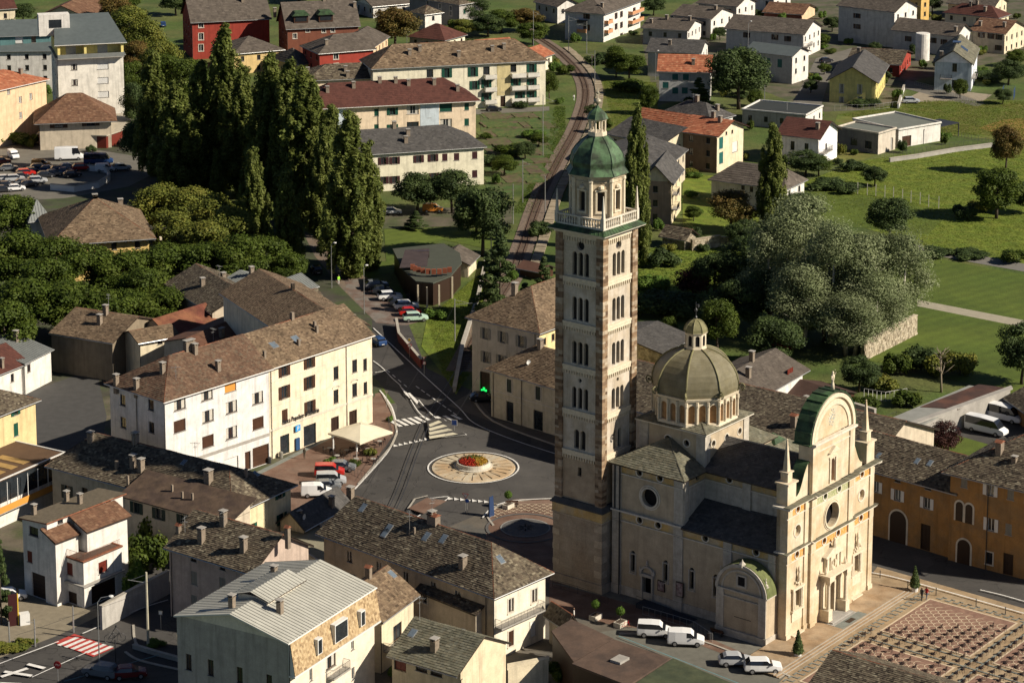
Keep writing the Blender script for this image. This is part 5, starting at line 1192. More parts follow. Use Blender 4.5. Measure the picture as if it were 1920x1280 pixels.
# ---------------------------------------------------------------- the houses farther back
FAR=[]
def farp(*a,wp=(),lp=(),st='bob',ws=(1.0,1.5),**k):
 "like far but with windows given by pixels"
 h=House(a[0],a[1],a[2],a[3],a[4],a[5],w=k.get('w'),d=k.get('d'),wall=k.get('wall',WHT),oh=k.get('oh',.6))
 if k.get('wl'):h.walls=[k.get('wall',WHT),k['wl']]  # wl: left-side colour, on most houses a darker copy with shade put in
 if wp:h.Wp('R',wp,ws[0],ws[1],st)
 if lp:h.Wp('L',lp,ws[0],ws[1],k.get('stl',st))
 for q in k.get('extra',()):h.Wp(*q)
 for b in k.get('doors',()):h.Dp(*b)
 FAR.append((h,a[1])) if h.P[1] > 400 else 0;h.auto(faces='RL' if h.P[1] > 430 else '')
 if k.get('flat'):h.flat(.35,k['flat'],None,.2)
 else:h.roof(k.get('axis','y'),k.get('i0',0),k.get('i1',0),rise=k.get('rise',2.4),style=k.get('style','grey'),coarse=k.get('cs',1.5),fascia=k.get('fascia'))
 for b in k.get('balc',()):h.balcony(*b[:4],**(b[4] if len(b) > 4 else {}))
 if k.get('ch'):h.ch(k['ch'],.8,.8,1.2)
 if k.get('aer'):h.aer(k['aer'],2.5)
 return h
IVR=plaster('ivory_render',(.68,.63,.48));PCH=plaster('pale_peach_render',(.70,.56,.40));LBL=plaster('pale_blue_panel',(.50,.56,.60))
MRS=paint('maroon_shutter',(.05,.018,.02));SHM['m']=MRS
SG=dict(style='slate')
farp('long_apartment_house','cream house with dark grey roof and maroon shutters behind the poplars',(600,293),(907,273),None,367,wall=IVR,axis='x',i0=1,i1=1,rise=3.6,style='slate',d=14,cs=1.2,
     wp=[(719,302),(740,301),(785,298),(812,296),(719,338),(740,337),(813,331),(856,327)],st='mom',ws=(1.15,1.6),extra=[('R',[(834,295),(856,294),(890,291),(890,326),(834,329)],1.2,1.6,'mcm')],ch=[(761,268),(868,238),(765,255)])
h=farp('apartment_house','peach and pale blue house with dark red roof and chimney row',(575,200),(892,184),None,276,wall=PCH,axis='x',i0=1,i1=1,rise=4.0,style='red',d=13,cs=1.3,oh=1.0,fascia=WFAS,
     wp=[(736,209),(736,240),(610,214)],st='gog',ws=(1.3,1.7),extra=[('R',[(706,211),(706,240),(875,200),(875,229)],1.1,1.7,'gcg'),('R',[(774,206),(836,231)],2.9,2.0,'wk'),('R',[(836,202)],3.0,1.9,'grg'),('R',[(774,236)],2.9,1.9,'d'),('R',[(635,209),(635,228),(805,200),(805,218)],.8,.8,'w')],ch=[(614,175),(663,165),(712,157),(742,157),(766,162),(814,159),(858,172)])
t=MB()
for x0,x1 in ((622,648),(788,823)):
 a0=h.on('R',x0,210)[0];a1=h.on('R',x1,205)[0];t.box(a0,a1,-.05,-.004,.2,h.h-.3)
t.split('blue_render_panel',LBL,h.t);h.pipe('R',.42)
h=farp('apartment_house','peach house with mossy stone slab roof behind the dark red roof',(575,150),(800,140),None,215,wall=PCH,axis='x',i0=1,i1=1,rise=2.6,style='stone',d=12,cs=1.6,ch=[(577,138),(648,135),(652,145),(717,132),(745,131)])
h=farp('apartment_house','long cream house with brown slab roof, green shutters and balconies beside the railway',(700,127),(1023,111),None,214,wall=IVR,axis='x',i0=1,i1=1,rise=4.4,style='brown',d=13,cs=1.5,
     wp=[(838,137),(887,135)],st='gog',ws=(1.3,2.4),extra=[('R',[(806,138),(912,133),(962,128)],1.7,2.0,'d'),('R',[(943,122),(943,144),(943,170)],.8,.8,'w'),('R',[(997,128),(890,160),(912,157),(912,182),(997,156),(967,153),(997,179),(975,180)],1.3,2.2,'gog')],
     doors=[('R',943,192,1.3,2.8,DBR)],ch=[(787,98),(768,105),(860,108),(923,98),(945,93)])
for x0,x1 in ((908,930),(958,985),(988,1010)):
 a0=h.on('R',x0,150)[0];a1=h.on('R',x1,150)[0]
 for zz in (1.2,4.4,7.6):h.balcony('R',a0,a1,zz,1.2,'panel',mat('white_balcony',(.6,.57,.5)))
t=MB();a0=h.on('R',932,150)[0];a1=h.on('R',957,150)[0];t.box(a0,a1,-.06,-.004,3,h.h-.3);t.build('ochre_render_panel',plaster('ochre_panel',(.50,.42,.22)),h.t)
farp('small_house','small cream house with orange roof beyond the long cream apartments',(1000,112),(1035,100),None,140,wall=IVR,axis='x',rise=2.0,style='orange',d=8)
farp('small_house','orange roofed house just showing above the long brown roof',(905,95),(965,90),None,125,wall=IVR,axis='x',rise=2.2,style='orange',d=9)
# red complex, top
farp('red_house','tall red house with white-framed windows and big grey dormered roof at the top',(362,40),(505,33),(345,25),112,wall=RED,axis='x',rise=6,style='grey',d=16,wp=[(377,46),(377,69),(377,90),(427,43)],st='ws',ws=(1.3,1.9),ch=[(455,5)])
t=MB()
h=farp('brown_house','brown-red house with green copper dormers and gabled end',(540,52),(672,46),(530,40),118,wall=plaster('brown_red_render',(.17,.06,.035)),axis='x',rise=6,style='grey',d=14,i1=0,wp=[(577,56),(553,68),(607,57),(624,56)],st='ws',ws=(1.0,1.4),ch=[(608,3),(516,63),(665,15)])
for fx in (.2,.55):
 m_=MB();cx_=h.w*fx;m_.box(cx_-2,cx_+2,.8,4.5,h.h+1,h.h+3.2,0);m_.vprism([(cx_-2.6,h.h+3.0),(cx_+2.6,h.h+3.0),(cx_+1.6,h.h+4.0),(cx_-1.6,h.h+4.0)],.3,6,1);m_.box(cx_-1.6,cx_+1.6,.75,.8,h.h+1.4,h.h+2.8,2);m_.build('dormer',[BRW,COPG,GLS],h.ro)
farp('red_villa','red and white house with curved grey roof and white balcony, top centre',(600,99),(700,91),None,158,wall=RED,axis='x',i0=1,i1=0,rise=3.4,style='grey',d=13,wp=[(630,105),(630,126)],st='ws',ws=(1.3,1.9),balc=[('R',7.5,15,3.2,dict(rail='panel',m=WPT))],ch=[(612,85)])
farp('peach_house','peach house end with grey roof beside the big bushy tree',(690,93),(727,68),None,135,wall=SAL,axis='x',i0=0,i1=0,rise=2.5,style='grey',d=12)
farp('yellow_house','low yellow house with grey hip roof behind the tall poplar',(562,120),(604,119),(480,100),150,wall=YEL,axis='x',i0=1,i1=1,rise=3,style='grey',d=14,wp=[(585,125)],st='wk',ws=(1.5,1.4))
farp('yellow_house','grey-roofed house left of the yellow one, half behind the poplars',(440,100),(530,92),(425,90),140,wall=YEL,axis='x',i0=1,i1=1,rise=3,style='grey',d=14)
# top left
GBL=plaster('teal_panel',(.10,.20,.20));GMT=mat('slate_grey_sheet',(.085,.10,.10),var=.12,rough=.6)
h=farp('tower_block','tall white apartment block with yellow recessed balcony at the top left',(112,108),(231,102),(100,96),236,wall=plaster('bright_render',(.68,.64,.56)),axis='x',i0=0,i1=0,rise=.3,style=GMT,d=16,wp=[(139,126),(140,155)],ws=(1.5,1.5),st='bk',extra=[('R',[(193,124),(193,151),(194,177)],2.7,1.5,'brw')])
h.balcony('R',-.1,h.w+.1,h.h-.2,1.5,'panel',LEAD)
t=MB();hh=h.h;t.box(.0,h.w,1.5,15,hh,hh+3.5,0);
for x_ in (0,h.w*.4,h.w-.6):t.box(x_,x_+.6,-1,1.5,hh,hh+3.3,0)
for x_ in (2.2,h.w*.62):t.box(x_,x_+2.4,1.46,1.5,hh+.1,hh+2.4,1)
t.build('attic_storey',[plaster('lemon_render',(.72,.60,.22)),CURT],h.t)
roof_part(h.t,[((-.8,-1.6,hh+3.2),(h.w+.8,-1.6,hh+3.2),(h.w-1.5,16,hh+8),(1.0,16,hh+8))],GMT,name='slanted_roof',fascia=WFAS)
t=MB();t.box(-3.5,4,8,12,hh+4,hh+9.2,0);t.box(-1,2,7.9,8,hh+6,hh+8,1);t.build('rooftop_dormer',[WHT,GLS],h.t)
h.ch([(116,68),(170,70),(200,58)],.8,.8,1.5)
farp('block_wing','teal-panelled lower wing with dark grey roof beside the tall white block',(2,95),(100,94),None,175,wall=WHT,axis='x',rise=3,style=GMT,d=16)
h=farp('block_attic','teal slanted attic storey with white blinds at the top left',(2,67),(95,64),None,172,wall=GBL,axis='x',rise=3,style=GMT,d=13,wp=[(36,75)],st='wrw',ws=(2.0,1.8),extra=[('R',[(63,74)],1.2,1.8,'d')])
farp('peach_apartments','peach apartment house with bright orange roof at the left edge',(-60,182),(86,148),None,292,wall=SAL,axis='x',i0=1,i1=1,rise=2.6,style='orange',d=14,fascia=WFAS,
     wp=[(16,171),(38,164),(58,159),(38,187),(58,181),(39,216)],st='wk',ws=(1.0,1.5),ch=[(25,133),(59,127),(39,140)])
h=farp('restaurant_villa','house with brown pyramid tile roof over a dark red ground floor near the car park',(76,224),(208,219),None,282,wall=BEI,d=13,axis='x',i0=1,i1=1,rise=4.6,style='tile',oh=1.3,cs=1.3,wp=[(110,234),(170,230)],st='bo'+'b',ws=(2.0,1.6))
slab_building('dark_red_restaurant','dark red ground floor with pale roof terrace around the pyramid-roofed house',[(68,250),(200,254),(262,232),(230,212),(100,225)],3.2,mat('terrace_paving',(.36,.32,.25),var=.15),wm=REDW)
farp('brown_roofed_house','house with long corrugated brown gable roof at the top left edge',(70,32),(165,34),(60,10),60,wall=BEI,axis='y',rise=3.5,style='tile',d=26)
farp('cream_house','small cream house with red roof in the top left corner',(-20,18),(28,15),None,52,wall=CRM,axis='x',rise=2,style='red',d=10,wp=[(10,30)],st='d')
# villa in the trees
h=farp('villa','yellow villa with big brown hipped slab roof rising from the dark trees',(105,452),(279,440),(60,425),530,wall=plaster('villa_yellow_render',(.62,.44,.16)),axis='x',i0=1,i1=1,rise=5.2,style='brown',d=21,oh=1.2,cs=1.1)
t=MB()
for k in range(12):t.box(h.w*.3+k*1.3-.2,h.w*.3+k*1.3+.2,-1.0,-.01,h.h-.95,h.h-.5)
t.build('eaves_brackets',CRM,h.t);h.ch([(226,388),(190,360),(120,380)],.9,.9,1.3)
farp('villa_wing','turreted wing with small blue-grey pyramid roof left of the villa',(60,410),(92,407),(56,405),480,wall=WHT,axis='x',i0=1,i1=1,rise=3,style='lead',d=6)
# restaurant with curved roof
P=[(736,466),(832,456),(862,474),(866,492),(845,517),(812,530),(780,527),(755,505)]
t_,ro_,q_=slab_building('restaurant','modern restaurant with dark green flat roof and curved glazed brown front',P,4.4,mat('dark_green_roof',(.055,.06,.045),var=.1),wm=DBR)
c=np.array(t_.location)
a=MB()
for px_,py_ in ((782,527),(800,531),(824,527),(850,511)):
 p=G(px_,py_,5.0)-c;a.box(p[0]*.95-.14,p[0]*.95+.14,p[1]*.95-.14,p[1]*.95+.14,0,4.1)
a.split('column',CRM,t_)
a=MB();p0,p1=G(760,498,5)-c,G(795,482,5)-c;a.face([(p0[0]-1,p0[1]-2,5.1),(p0[0]+4,p0[1]-1,5.1),(p1[0]+1,p1[1]+1,6.4),(p1[0]-3.5,p1[1],6.4)]);a.box(p1[0]-3,p1[0]+1,p1[1]-.5,p1[1],5,6.3);a.build('slanted_roof_light',[mat('brown_glass',(.06,.045,.04),rough=.15)],ro_)
a=MB()
for k in range(9):
 t0=math.radians(200+14*k);p=G(815,500,5)-c;a.box(p[0]+4.2*math.cos(t0)-.4,p[0]+4.2*math.cos(t0)+.4,p[1]+5*math.sin(t0)-.25,p[1]+5*math.sin(t0)+.25,5,5.9)
a.split('parapet_panel',mat('corten',(.20,.06,.03),var=.2),ro_)
farp('restaurant_annexe','small cream annexe with brown tile roof behind the restaurant',(877,494),(893,478),(862,493),520,wall=CRM,axis='x',rise=1.6,style='grey',d=7)
# ---- right half, from near to far
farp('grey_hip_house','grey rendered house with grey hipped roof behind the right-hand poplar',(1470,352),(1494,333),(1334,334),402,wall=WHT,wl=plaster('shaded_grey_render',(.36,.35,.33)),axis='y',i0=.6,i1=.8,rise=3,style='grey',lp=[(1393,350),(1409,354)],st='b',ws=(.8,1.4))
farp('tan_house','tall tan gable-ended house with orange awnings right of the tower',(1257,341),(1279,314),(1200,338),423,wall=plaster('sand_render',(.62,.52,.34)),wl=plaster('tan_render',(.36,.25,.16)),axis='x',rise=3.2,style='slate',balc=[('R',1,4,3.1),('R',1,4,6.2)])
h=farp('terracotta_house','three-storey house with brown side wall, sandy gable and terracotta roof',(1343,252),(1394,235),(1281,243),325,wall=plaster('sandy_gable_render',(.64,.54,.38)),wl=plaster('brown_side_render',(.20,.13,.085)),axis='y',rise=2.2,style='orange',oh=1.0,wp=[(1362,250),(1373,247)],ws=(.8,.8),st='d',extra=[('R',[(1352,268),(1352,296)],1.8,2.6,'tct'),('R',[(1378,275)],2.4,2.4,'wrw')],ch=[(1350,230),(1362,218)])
farp('orange_roofed_house','low house with bright orange tile roof beside the terracotta one',(1283,238),(1305,228),(1207,226),270,wall=CRM,axis='y',rise=2.2,style='orange',d=14)
farp('dark_roofed_house','dark slate-roofed house with cream gable and wooden balcony right of the tower cap',(1240,270),(1281,241),(1142,250),325,wall=CRM,axis='y',rise=2.6,style='slate',wp=[(1258,259)],st='b',ws=(.8,1.6))
farp('dark_roofed_house','lower dark slate roof directly right of the tower lantern',(1225,330),(1285,280),(1150,300),390,wall=BEI,axis='x',rise=2.6,style='slate',d=18)
farp('pyramid_roofed_house','house with dark hipped slate roof and aerials behind the orange roofs',(1330,225),(1380,215),(1240,210),262,wall=WHT,axis='y',i0=1,i1=1,rise=2.8,style='slate',ch=[(1345,208),(1360,205)],aer=[(1300,195)])
farp('modern_flat_house','dark-rimmed flat-roofed modern house with pale end wall',(1510,218),(1566,203),(1392,207),246,wall=WHT,wl=GRY,flat=mat('dark_flat_roof',(.03,.035,.035),var=.1))
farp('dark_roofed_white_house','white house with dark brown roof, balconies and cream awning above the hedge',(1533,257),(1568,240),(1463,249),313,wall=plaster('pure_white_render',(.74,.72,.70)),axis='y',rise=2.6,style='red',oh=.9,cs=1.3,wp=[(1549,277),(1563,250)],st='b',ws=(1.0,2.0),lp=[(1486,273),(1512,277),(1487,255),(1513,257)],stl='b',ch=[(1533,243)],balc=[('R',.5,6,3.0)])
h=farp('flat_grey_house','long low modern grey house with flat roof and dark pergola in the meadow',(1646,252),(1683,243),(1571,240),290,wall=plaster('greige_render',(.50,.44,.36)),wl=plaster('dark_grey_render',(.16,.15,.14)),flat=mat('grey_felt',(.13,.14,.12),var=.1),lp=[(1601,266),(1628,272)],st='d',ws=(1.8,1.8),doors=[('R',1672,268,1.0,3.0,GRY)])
farp('flat_white_house','white flat-roofed wing of the modern meadow house beside its pergola',(1684,245),(1725,223),(1600,225),278,wall=WHT,wl=GRY,flat=mat('grey_felt'  ,(.13,.14,.12)),doors=[('R',1700,258,3.0,2.6,BRW)])
t=thing('pergola','dark steel pergola roof over the white wing terrace','pergola',G(1715,258));a=MB();a.frame(ang=math.radians(40));a.box(-4,9,-6,0,3.2,3.4)
for x_ in (-4,2,8.8):a.box(x_,x_+.2,-6,-5.8,0,3.2)
a.build('pergola_frame',IRON,t)
farp('yellow_gabled_house','yellow-green house with dark grey roof and front gable',(1640,152),(1664,120),(1556,148),196,wall=plaster('lime_yellow_render',(.58,.50,.18)),axis='x',rise=3.4,style='slate',oh=.9,lp=[(1578,166),(1612,167),(1578,190),(1612,190)],stl='wk',ws=(1.3,2.4),ch=[(1610,100)])
farp('red_cottage','bright red cottage with grey tile roof between yellow and blue houses',(1686,121),(1708,99),(1662,117),145,wall=RED,axis='y',rise=2.2,style='stone',d=14)
h=farp('pale_blue_house','pale blue house with greenish roof, solar panels and balconies',(1820,119),(1860,90),(1753,116),172,wall=plaster('lit_pale_blue',(.66,.68,.72)),wl=plaster('shaded_pale_blue',(.36,.43,.47)),axis='x',rise=3.2,style='gslate',lp=[(1790,127),(1789,158)],stl='b',ws=(1.2,2.2),wp=[(1826,128),(1833,126),(1848,118)],st='b',balc=[('R',1,9,3.3),('L',5,8,3.3)],ch=[(1765,107)])  # blue lightened for the sunlit side, darkened for the shaded gable
for k,(x_,y_) in enumerate(((1808,93),(1836,80))):
 a=MB();a.box(-1.5,1.5,-1.1,1.1,0,.12);o=a.build('solar_panel',mat('solar_glass',(.02,.025,.04),rough=.1,spec=.8),h.ro);xx,yy,zz=h.roofpt(x_,y_);g_=(h.rz(xx,yy+.3)-h.rz(xx,yy-.3))/.6;o.location=(xx,yy,zz+.15);o.rotation_euler=(math.atan(g_),0,0)
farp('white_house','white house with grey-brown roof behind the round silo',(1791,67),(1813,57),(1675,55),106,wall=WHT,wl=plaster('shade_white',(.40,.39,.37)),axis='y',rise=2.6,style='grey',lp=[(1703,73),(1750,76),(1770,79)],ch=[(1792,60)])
t=thing('silo','round white silo tower against the shaded white house wall','silo',G(1729,113));a=MB();a.lathe(0,0,[(2.0,0),(2.0,7.5),(1.9,7.7)],20);a.build('silo_drum',WHT,t,smooth=False)
farp('cream_house','cream house with brown roof at the top right',(1882,63),(1906,48),(1822,57),102,wall=CRM,wl=BEI,axis='y',rise=2.6,style='tile',lp=[(1858,68),(1873,70),(1840,66),(1872,90)],ch=[(1838,50),(1883,52)])
farp('red_roofed_house','house with dark red hipped roof at the top right',(1870,32),(1885,25),(1772,22),55,wall=CRM,axis='y',i0=1,i1=1,rise=2.4,style='red',ch=[(1780,15),(1820,12),(1847,22)])
farp('brown_roofed_house','brown-roofed house at the very top right edge',(1862,12),(1884,2),(1778,5),40,wall=CRM,axis='y',rise=2.4,style='grey')
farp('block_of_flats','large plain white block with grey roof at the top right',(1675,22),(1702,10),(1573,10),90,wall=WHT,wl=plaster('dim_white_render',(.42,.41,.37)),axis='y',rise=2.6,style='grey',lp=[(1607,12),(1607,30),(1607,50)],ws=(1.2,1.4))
farp('orange_block','plain orange-ochre block behind the large white block',(1726,0),(1732,-4),(1692,-5),40,wall=plaster('warm_ochre',(.55,.36,.12)),flat=LEAD)
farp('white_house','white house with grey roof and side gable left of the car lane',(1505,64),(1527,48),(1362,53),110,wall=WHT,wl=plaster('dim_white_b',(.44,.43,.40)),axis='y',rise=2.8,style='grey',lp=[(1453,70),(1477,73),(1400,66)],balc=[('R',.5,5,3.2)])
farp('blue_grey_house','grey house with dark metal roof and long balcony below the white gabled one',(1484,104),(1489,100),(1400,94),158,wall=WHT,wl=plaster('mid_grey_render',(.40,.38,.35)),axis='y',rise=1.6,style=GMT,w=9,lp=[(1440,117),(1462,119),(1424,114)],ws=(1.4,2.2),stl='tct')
farp('brick_house','small house with brown roof and red-brown wall, top right',(1503,27),(1528,14),(1478,15),42,wall=SAL,wl=plaster('maroon_render',(.2,.07,.05)),axis='y',rise=2.0,style='tile',d=12)
farp('grey_roofed_house','white house with grey slab roof and small chimney above the orange roofed one',(1311,99),(1337,83),(1215,95),147,wall=WHT,wl=plaster('shaded_white_a',(.40,.40,.38)),axis='y',rise=2.2,style='slate',lp=[(1270,102),(1291,103),(1240,100)],ws=(1.6,1.2),ch=[(1256,85)])  # left wall is the white with its shade put into the colour
farp('orange_roofed_house','pale grey house with orange-red roof and teal blinds beside the conifers',(1331,134),(1350,120),(1236,132),192,wall=WHT,wl=plaster('soft_grey_render',(.42,.42,.40)),axis='y',rise=3.2,style='orange',lp=[(1286,145),(1266,145),(1284,170),(1266,170),(1248,160)],stl='tct',ws=(1.5,1.6),sky=None,ch=[(1300,122)])
farp('grey_roofed_house','low house with grey roof, chimney and pale awning, upper right',(1288,57),(1318,43),(1206,52),88,wall=WHT,wl=GRY,axis='y',rise=2.0,style='grey',ch=[(1221,45),(1250,38),(1293,40)])
farp('grey_roofed_house','white gabled house with grey roof behind the awning house',(1332,35),(1362,22),(1262,28),72,wall=WHT,wl=GRY,axis='y',rise=2.2,style='grey',ch=[(1342,20)])
farp('grey_roofed_house','white gabled house with grey roof in the second row, upper right',(1380,12),(1410,2),(1310,5),45,wall=WHT,wl=GRY,axis='y',rise=2.2,style='grey')
farp('grey_roofed_house','grey-roofed house at the top edge near the long lamp post',(1450,-2),(1470,-10),(1400,-8),25,wall=WHT,axis='y',rise=2.2,style='grey')
h=farp('balcony_flats','white block of flats with terracotta balconies and tan eaves, top centre right',(1131,24),(1201,-2),(1062,18),80,wall=WHT,wl=plaster('shaded_white_b',(.42,.43,.44)),axis='x',i0=1,i1=1,rise=3.0,style='grey',oh=.9,lp=[(1100,30),(1100,52)],ws=(1.0,1.8),wp=[(1155,30),(1165,27),(1155,50),(1165,47),(1189,20),(1189,40),(1165,68)],ch=[(1129,15)])  # white darkened and cooled on the left wall to carry its shade
TC_=mat('terracotta_balcony',(.48,.24,.12),var=.1)
for zz in (2.6,5.4):h.balcony('R',.6,4.4,zz,1.3,'panel',TC_);h.balcony('R',h.w*.66,h.w*.98,zz,1.5,'panel',TC_);h.balcony('L',5,8,zz,1.1,'panel',TC_ if zz < 3 else IRON)
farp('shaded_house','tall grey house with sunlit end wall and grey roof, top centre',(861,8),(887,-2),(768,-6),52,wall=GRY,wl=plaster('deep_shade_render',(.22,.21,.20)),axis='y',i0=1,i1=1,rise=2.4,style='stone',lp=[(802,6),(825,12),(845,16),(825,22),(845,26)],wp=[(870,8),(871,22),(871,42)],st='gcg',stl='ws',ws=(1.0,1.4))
farp('garden_tower','small square tower house with pyramid slab roof, top centre',(797,26),(812,19),(772,21),58,wall=WHT,wl=GRY,axis='y',i0=1,i1=1,rise=1.8,style='stone')
farp('pyramid_roofed_cottage','cottage with hipped roof, one slope red, behind the long brown roof',(833,74),(863,63),(768,67),98,wall=IVR,wl=GRY,axis='y',i0=1,i1=1,rise=3.2,style='red')
farp('grey_house','pale low house at the top edge right of the dormered roofs',(700,12),(768,6),(655,5),35,wall=WHT,wl=GRY,axis='x',rise=2.0,style='grey',d=12)
farp('grey_house','grey house just visible at the top edge beside the railway',(1045,12),(1060,2),(1015,5),45,wall=WHT,wl=GRY,axis='y',rise=2.0,style='grey',d=12)
farp('stone_shed','ruined stone hut with slab roof by the garden wall right of the tower',(1283,447),(1295,437),(1242,440),470,wall=mat('rubble_stone',(.3,.26,.19)),axis='y',rise=1.4,style='stone')
farp('allotment_shed','low brown-roofed shed beside the railway left of the tower',(1015,508),(1035,500),(975,500),525,wall=BRW,axis='y',rise=.8,style=mat('brown_shed_roof',(.10,.05,.035),var=.15))
# ---------------------------------------------------------------- trees and plants
def leafmat(name,cols,tr=.25):
 m=mat(name,cols[0],rnd=cols,var=.25,scale=.35,rough=.65,spec=.2);n=m.node_tree.nodes;l=m.node_tree.links;b=n['Principled BSDF'];out=n['Material Output']
 t=n.new('ShaderNodeBsdfTranslucent');mx=n.new('ShaderNodeMixShader');mx.inputs[0].default_value=tr
 l.new(b.inputs['Base Color'].links[0].from_socket,t.inputs[0]);l.new(b.outputs[0],mx.inputs[1]);l.new(t.outputs[0],mx.inputs[2]);l.new(mx.outputs[0],out.inputs[0]);return m
LF={'plane':leafmat('plane_leaves',[(0.029,0.048,0.006),(0.051,0.078,0.009),(0.077,0.105,0.014),(0.108,0.135,0.02)]),
      'yellowing':leafmat('yellowing_leaves',[(0.057,0.074,0.014),(0.106,0.128,0.022),(0.156,0.162,0.027),(0.198,0.176,0.034)]),
      'poplar':leafmat('poplar_leaves',[(0.066,0.089,0.019),(0.102,0.129,0.026),(0.142,0.165,0.037),(0.186,0.204,0.055)],.35),
      'dark':leafmat('dark_leaves',[(0.022,0.038,0.013),(0.041,0.064,0.019),(0.061,0.09,0.026),(0.09,0.119,0.035)]),
      'silver':leafmat('silver_poplar_leaves',[(0.12,0.152,0.064),(0.176,0.208,0.096),(0.224,0.256,0.128),(0.32,0.344,0.2)],.35),
      'autumn':leafmat('autumn_leaves',[(0.06,0.054,0.014),(0.108,0.09,0.022),(0.144,0.096,0.024),(0.084,0.036,0.018)]),
      'red':leafmat('red_leaves',[(.12,.008,.006),(.2,.012,.01),(.30,.02,.015)]),'maroon':leafmat('maroon_leaves',[(.025,.01,.01),(.05,.018,.015),(.07,.03,.02)]),
      'bright':leafmat('bright_leaves',[(.05,.09,.015),(.08,.14,.02),(.12,.18,.03)])}
BARK=mat('bark',(.075,.055,.04),var=.3,scale=3);WBARK=mat('white_bark',(.40,.37,.30),var=.35,scale=2)
def leaf_mesh(name,lumps,n,size,m,up=0.0,seed=1,shell=.55,squash=1.0):
 "lumps: rows x,y,z,rx,ry,rz ; n small leaf faces spread through them"
 r=np.random.default_rng(seed);L=np.array(lumps,float);w=(L[:,3]*L[:,4]*L[:,5])**.6;k=r.choice(len(L),n,p=w/w.sum())
 d=r.normal(size=(n,3));d /= np.linalg.norm(d,axis=1)[:,None];rad=shell+(1-shell)*r.random(n)**.7;c=L[k,:3]+d*L[k,3:]*rad[:,None]*(1+.12*r.normal(size=(n,1)))
 nr=d*1.1+r.normal(size=(n,3))*.5+np.array([0,0,.3]);nr /= np.linalg.norm(nr,axis=1)[:,None]
 t=np.cross(nr,r.normal(size=(n,3))+np.array([0,0,up*4]));t /= np.linalg.norm(t,axis=1)[:,None];b=np.cross(nr,t)
 s=size*(.6+.8*r.random(n))[:,None];v=np.empty((n,4,3));q=1.0+up*.8
 v[:,0]=c-t*s*.5;v[:,1]=c-b*s*.5*q;v[:,2]=c+t*s*.5;v[:,3]=c+b*s*.5*q
 v=v.reshape(-1,3);v[:,2]=np.maximum(v[:,2],.05)
 me=D.meshes.new(name);me.vertices.add(4*n);me.vertices.foreach_set('co',v.ravel());me.loops.add(4*n);me.loops.foreach_set('vertex_index',np.arange(4*n,dtype=np.int32))
 me.polygons.add(n);me.polygons.foreach_set('loop_start',np.arange(0,4*n,4,dtype=np.int32));me.update(calc_edges=True)
 at=me.attributes.new('rnd','FLOAT','FACE');lr=r.random(len(L));at.data.foreach_set('value',np.clip(.55*lr[k]+.45*r.random(n),0,1).astype(np.float32));me.materials.append(m);return me
def trunk_mesh(h,r0,limbs,m,seed=1,lean=.06,multi=1):
 R=random.Random(seed);s=MB()
 for q in range(multi):
  a=R.uniform(0,6.28);off=(.0 if multi == 1 else .6);x0,y0=off*math.cos(a),off*math.sin(a);pts=[(x0+lean*h*t*math.cos(a),y0+lean*h*t*math.sin(a),h*t-.2) for t in (0,.3,.6,.85)]
  s.tube(pts,[r0,r0*.75,r0*.5,r0*.2],7)
  for i in range(limbs):
   t=R.uniform(.3,.8);b=R.uniform(0,6.28);l=h*R.uniform(.16,.30)*(1.1-t*.6)*(.55 if multi > 1 else 1);p=Vector(pts[0]).lerp(Vector(pts[3]),t/.85)
   s.tube([p,p+Vector((math.cos(b)*l*.5,math.sin(b)*l*.5,l*.35)),p+Vector((math.cos(b)*l,math.sin(b)*l,l*.8))],[r0*.35,r0*.22,r0*.08],5)
 return s.mesh('trunk',m,smooth=True)
def mk_round(seed,leaf,h=12.,w=9.,n=15000,size=.30,nl=40,bark=BARK,z0=.15,multi=1,limbs=6,ks=1.):
 R=random.Random(seed);lm=[]
 for i in range(nl):
  a=R.uniform(0,6.28);u=R.uniform(-.75,1);rr=math.sqrt(max(0,1-u*u))*R.uniform(.45,.8);zz=h*(z0+(1-z0)*.5*(1+u*.74));k=R.uniform(.17,.29)*w*.75*ks*(1 if ks == 1 else R.uniform(.6,1.4))
  lm.append((rr*math.cos(a)*w/2,rr*math.sin(a)*w/2,zz,k,k,k*.78))
 return [('crown',leaf_mesh('crown',lm,n,size,LF[leaf],seed=seed,shell=.55 if ks == 1 else .1)),('trunk',trunk_mesh(h*.8,w*.035,limbs,bark,seed,multi=multi))]
def mk_poplar(seed,leaf='poplar',h=25.,w=6.,n=42000,size=.22,z0=.03):
 R=random.Random(seed);lm=[];wob=R.uniform(0,6)
 for i in range(260):
  t=R.uniform(0,1)**.9;prof=min(1,.4+t*3)*(1-t**2.8)**.75;a=R.uniform(0,6.28);rr=prof*w/2*R.uniform(.15,.88)*(1+.15*math.sin(a*2+wob+t*5))
  k=R.uniform(.06,.11)*w*(1-.35*t);lm.append((rr*math.cos(a),rr*math.sin(a),h*(z0+(1-z0)*t*.92),k,k,k*R.uniform(2.6,4.5)))
 for q in range(6):lm.append((R.uniform(-.1,.1)*w,R.uniform(-.1,.1)*w,h*(.86+.02*q),w*.09,w*.09,h*.03))
 return [('crown',leaf_mesh('crown',lm,n,size,LF[leaf],up=.9,seed=seed,shell=.3)),('trunk',trunk_mesh(h*.8,w*.05,0,BARK,seed,.01))]
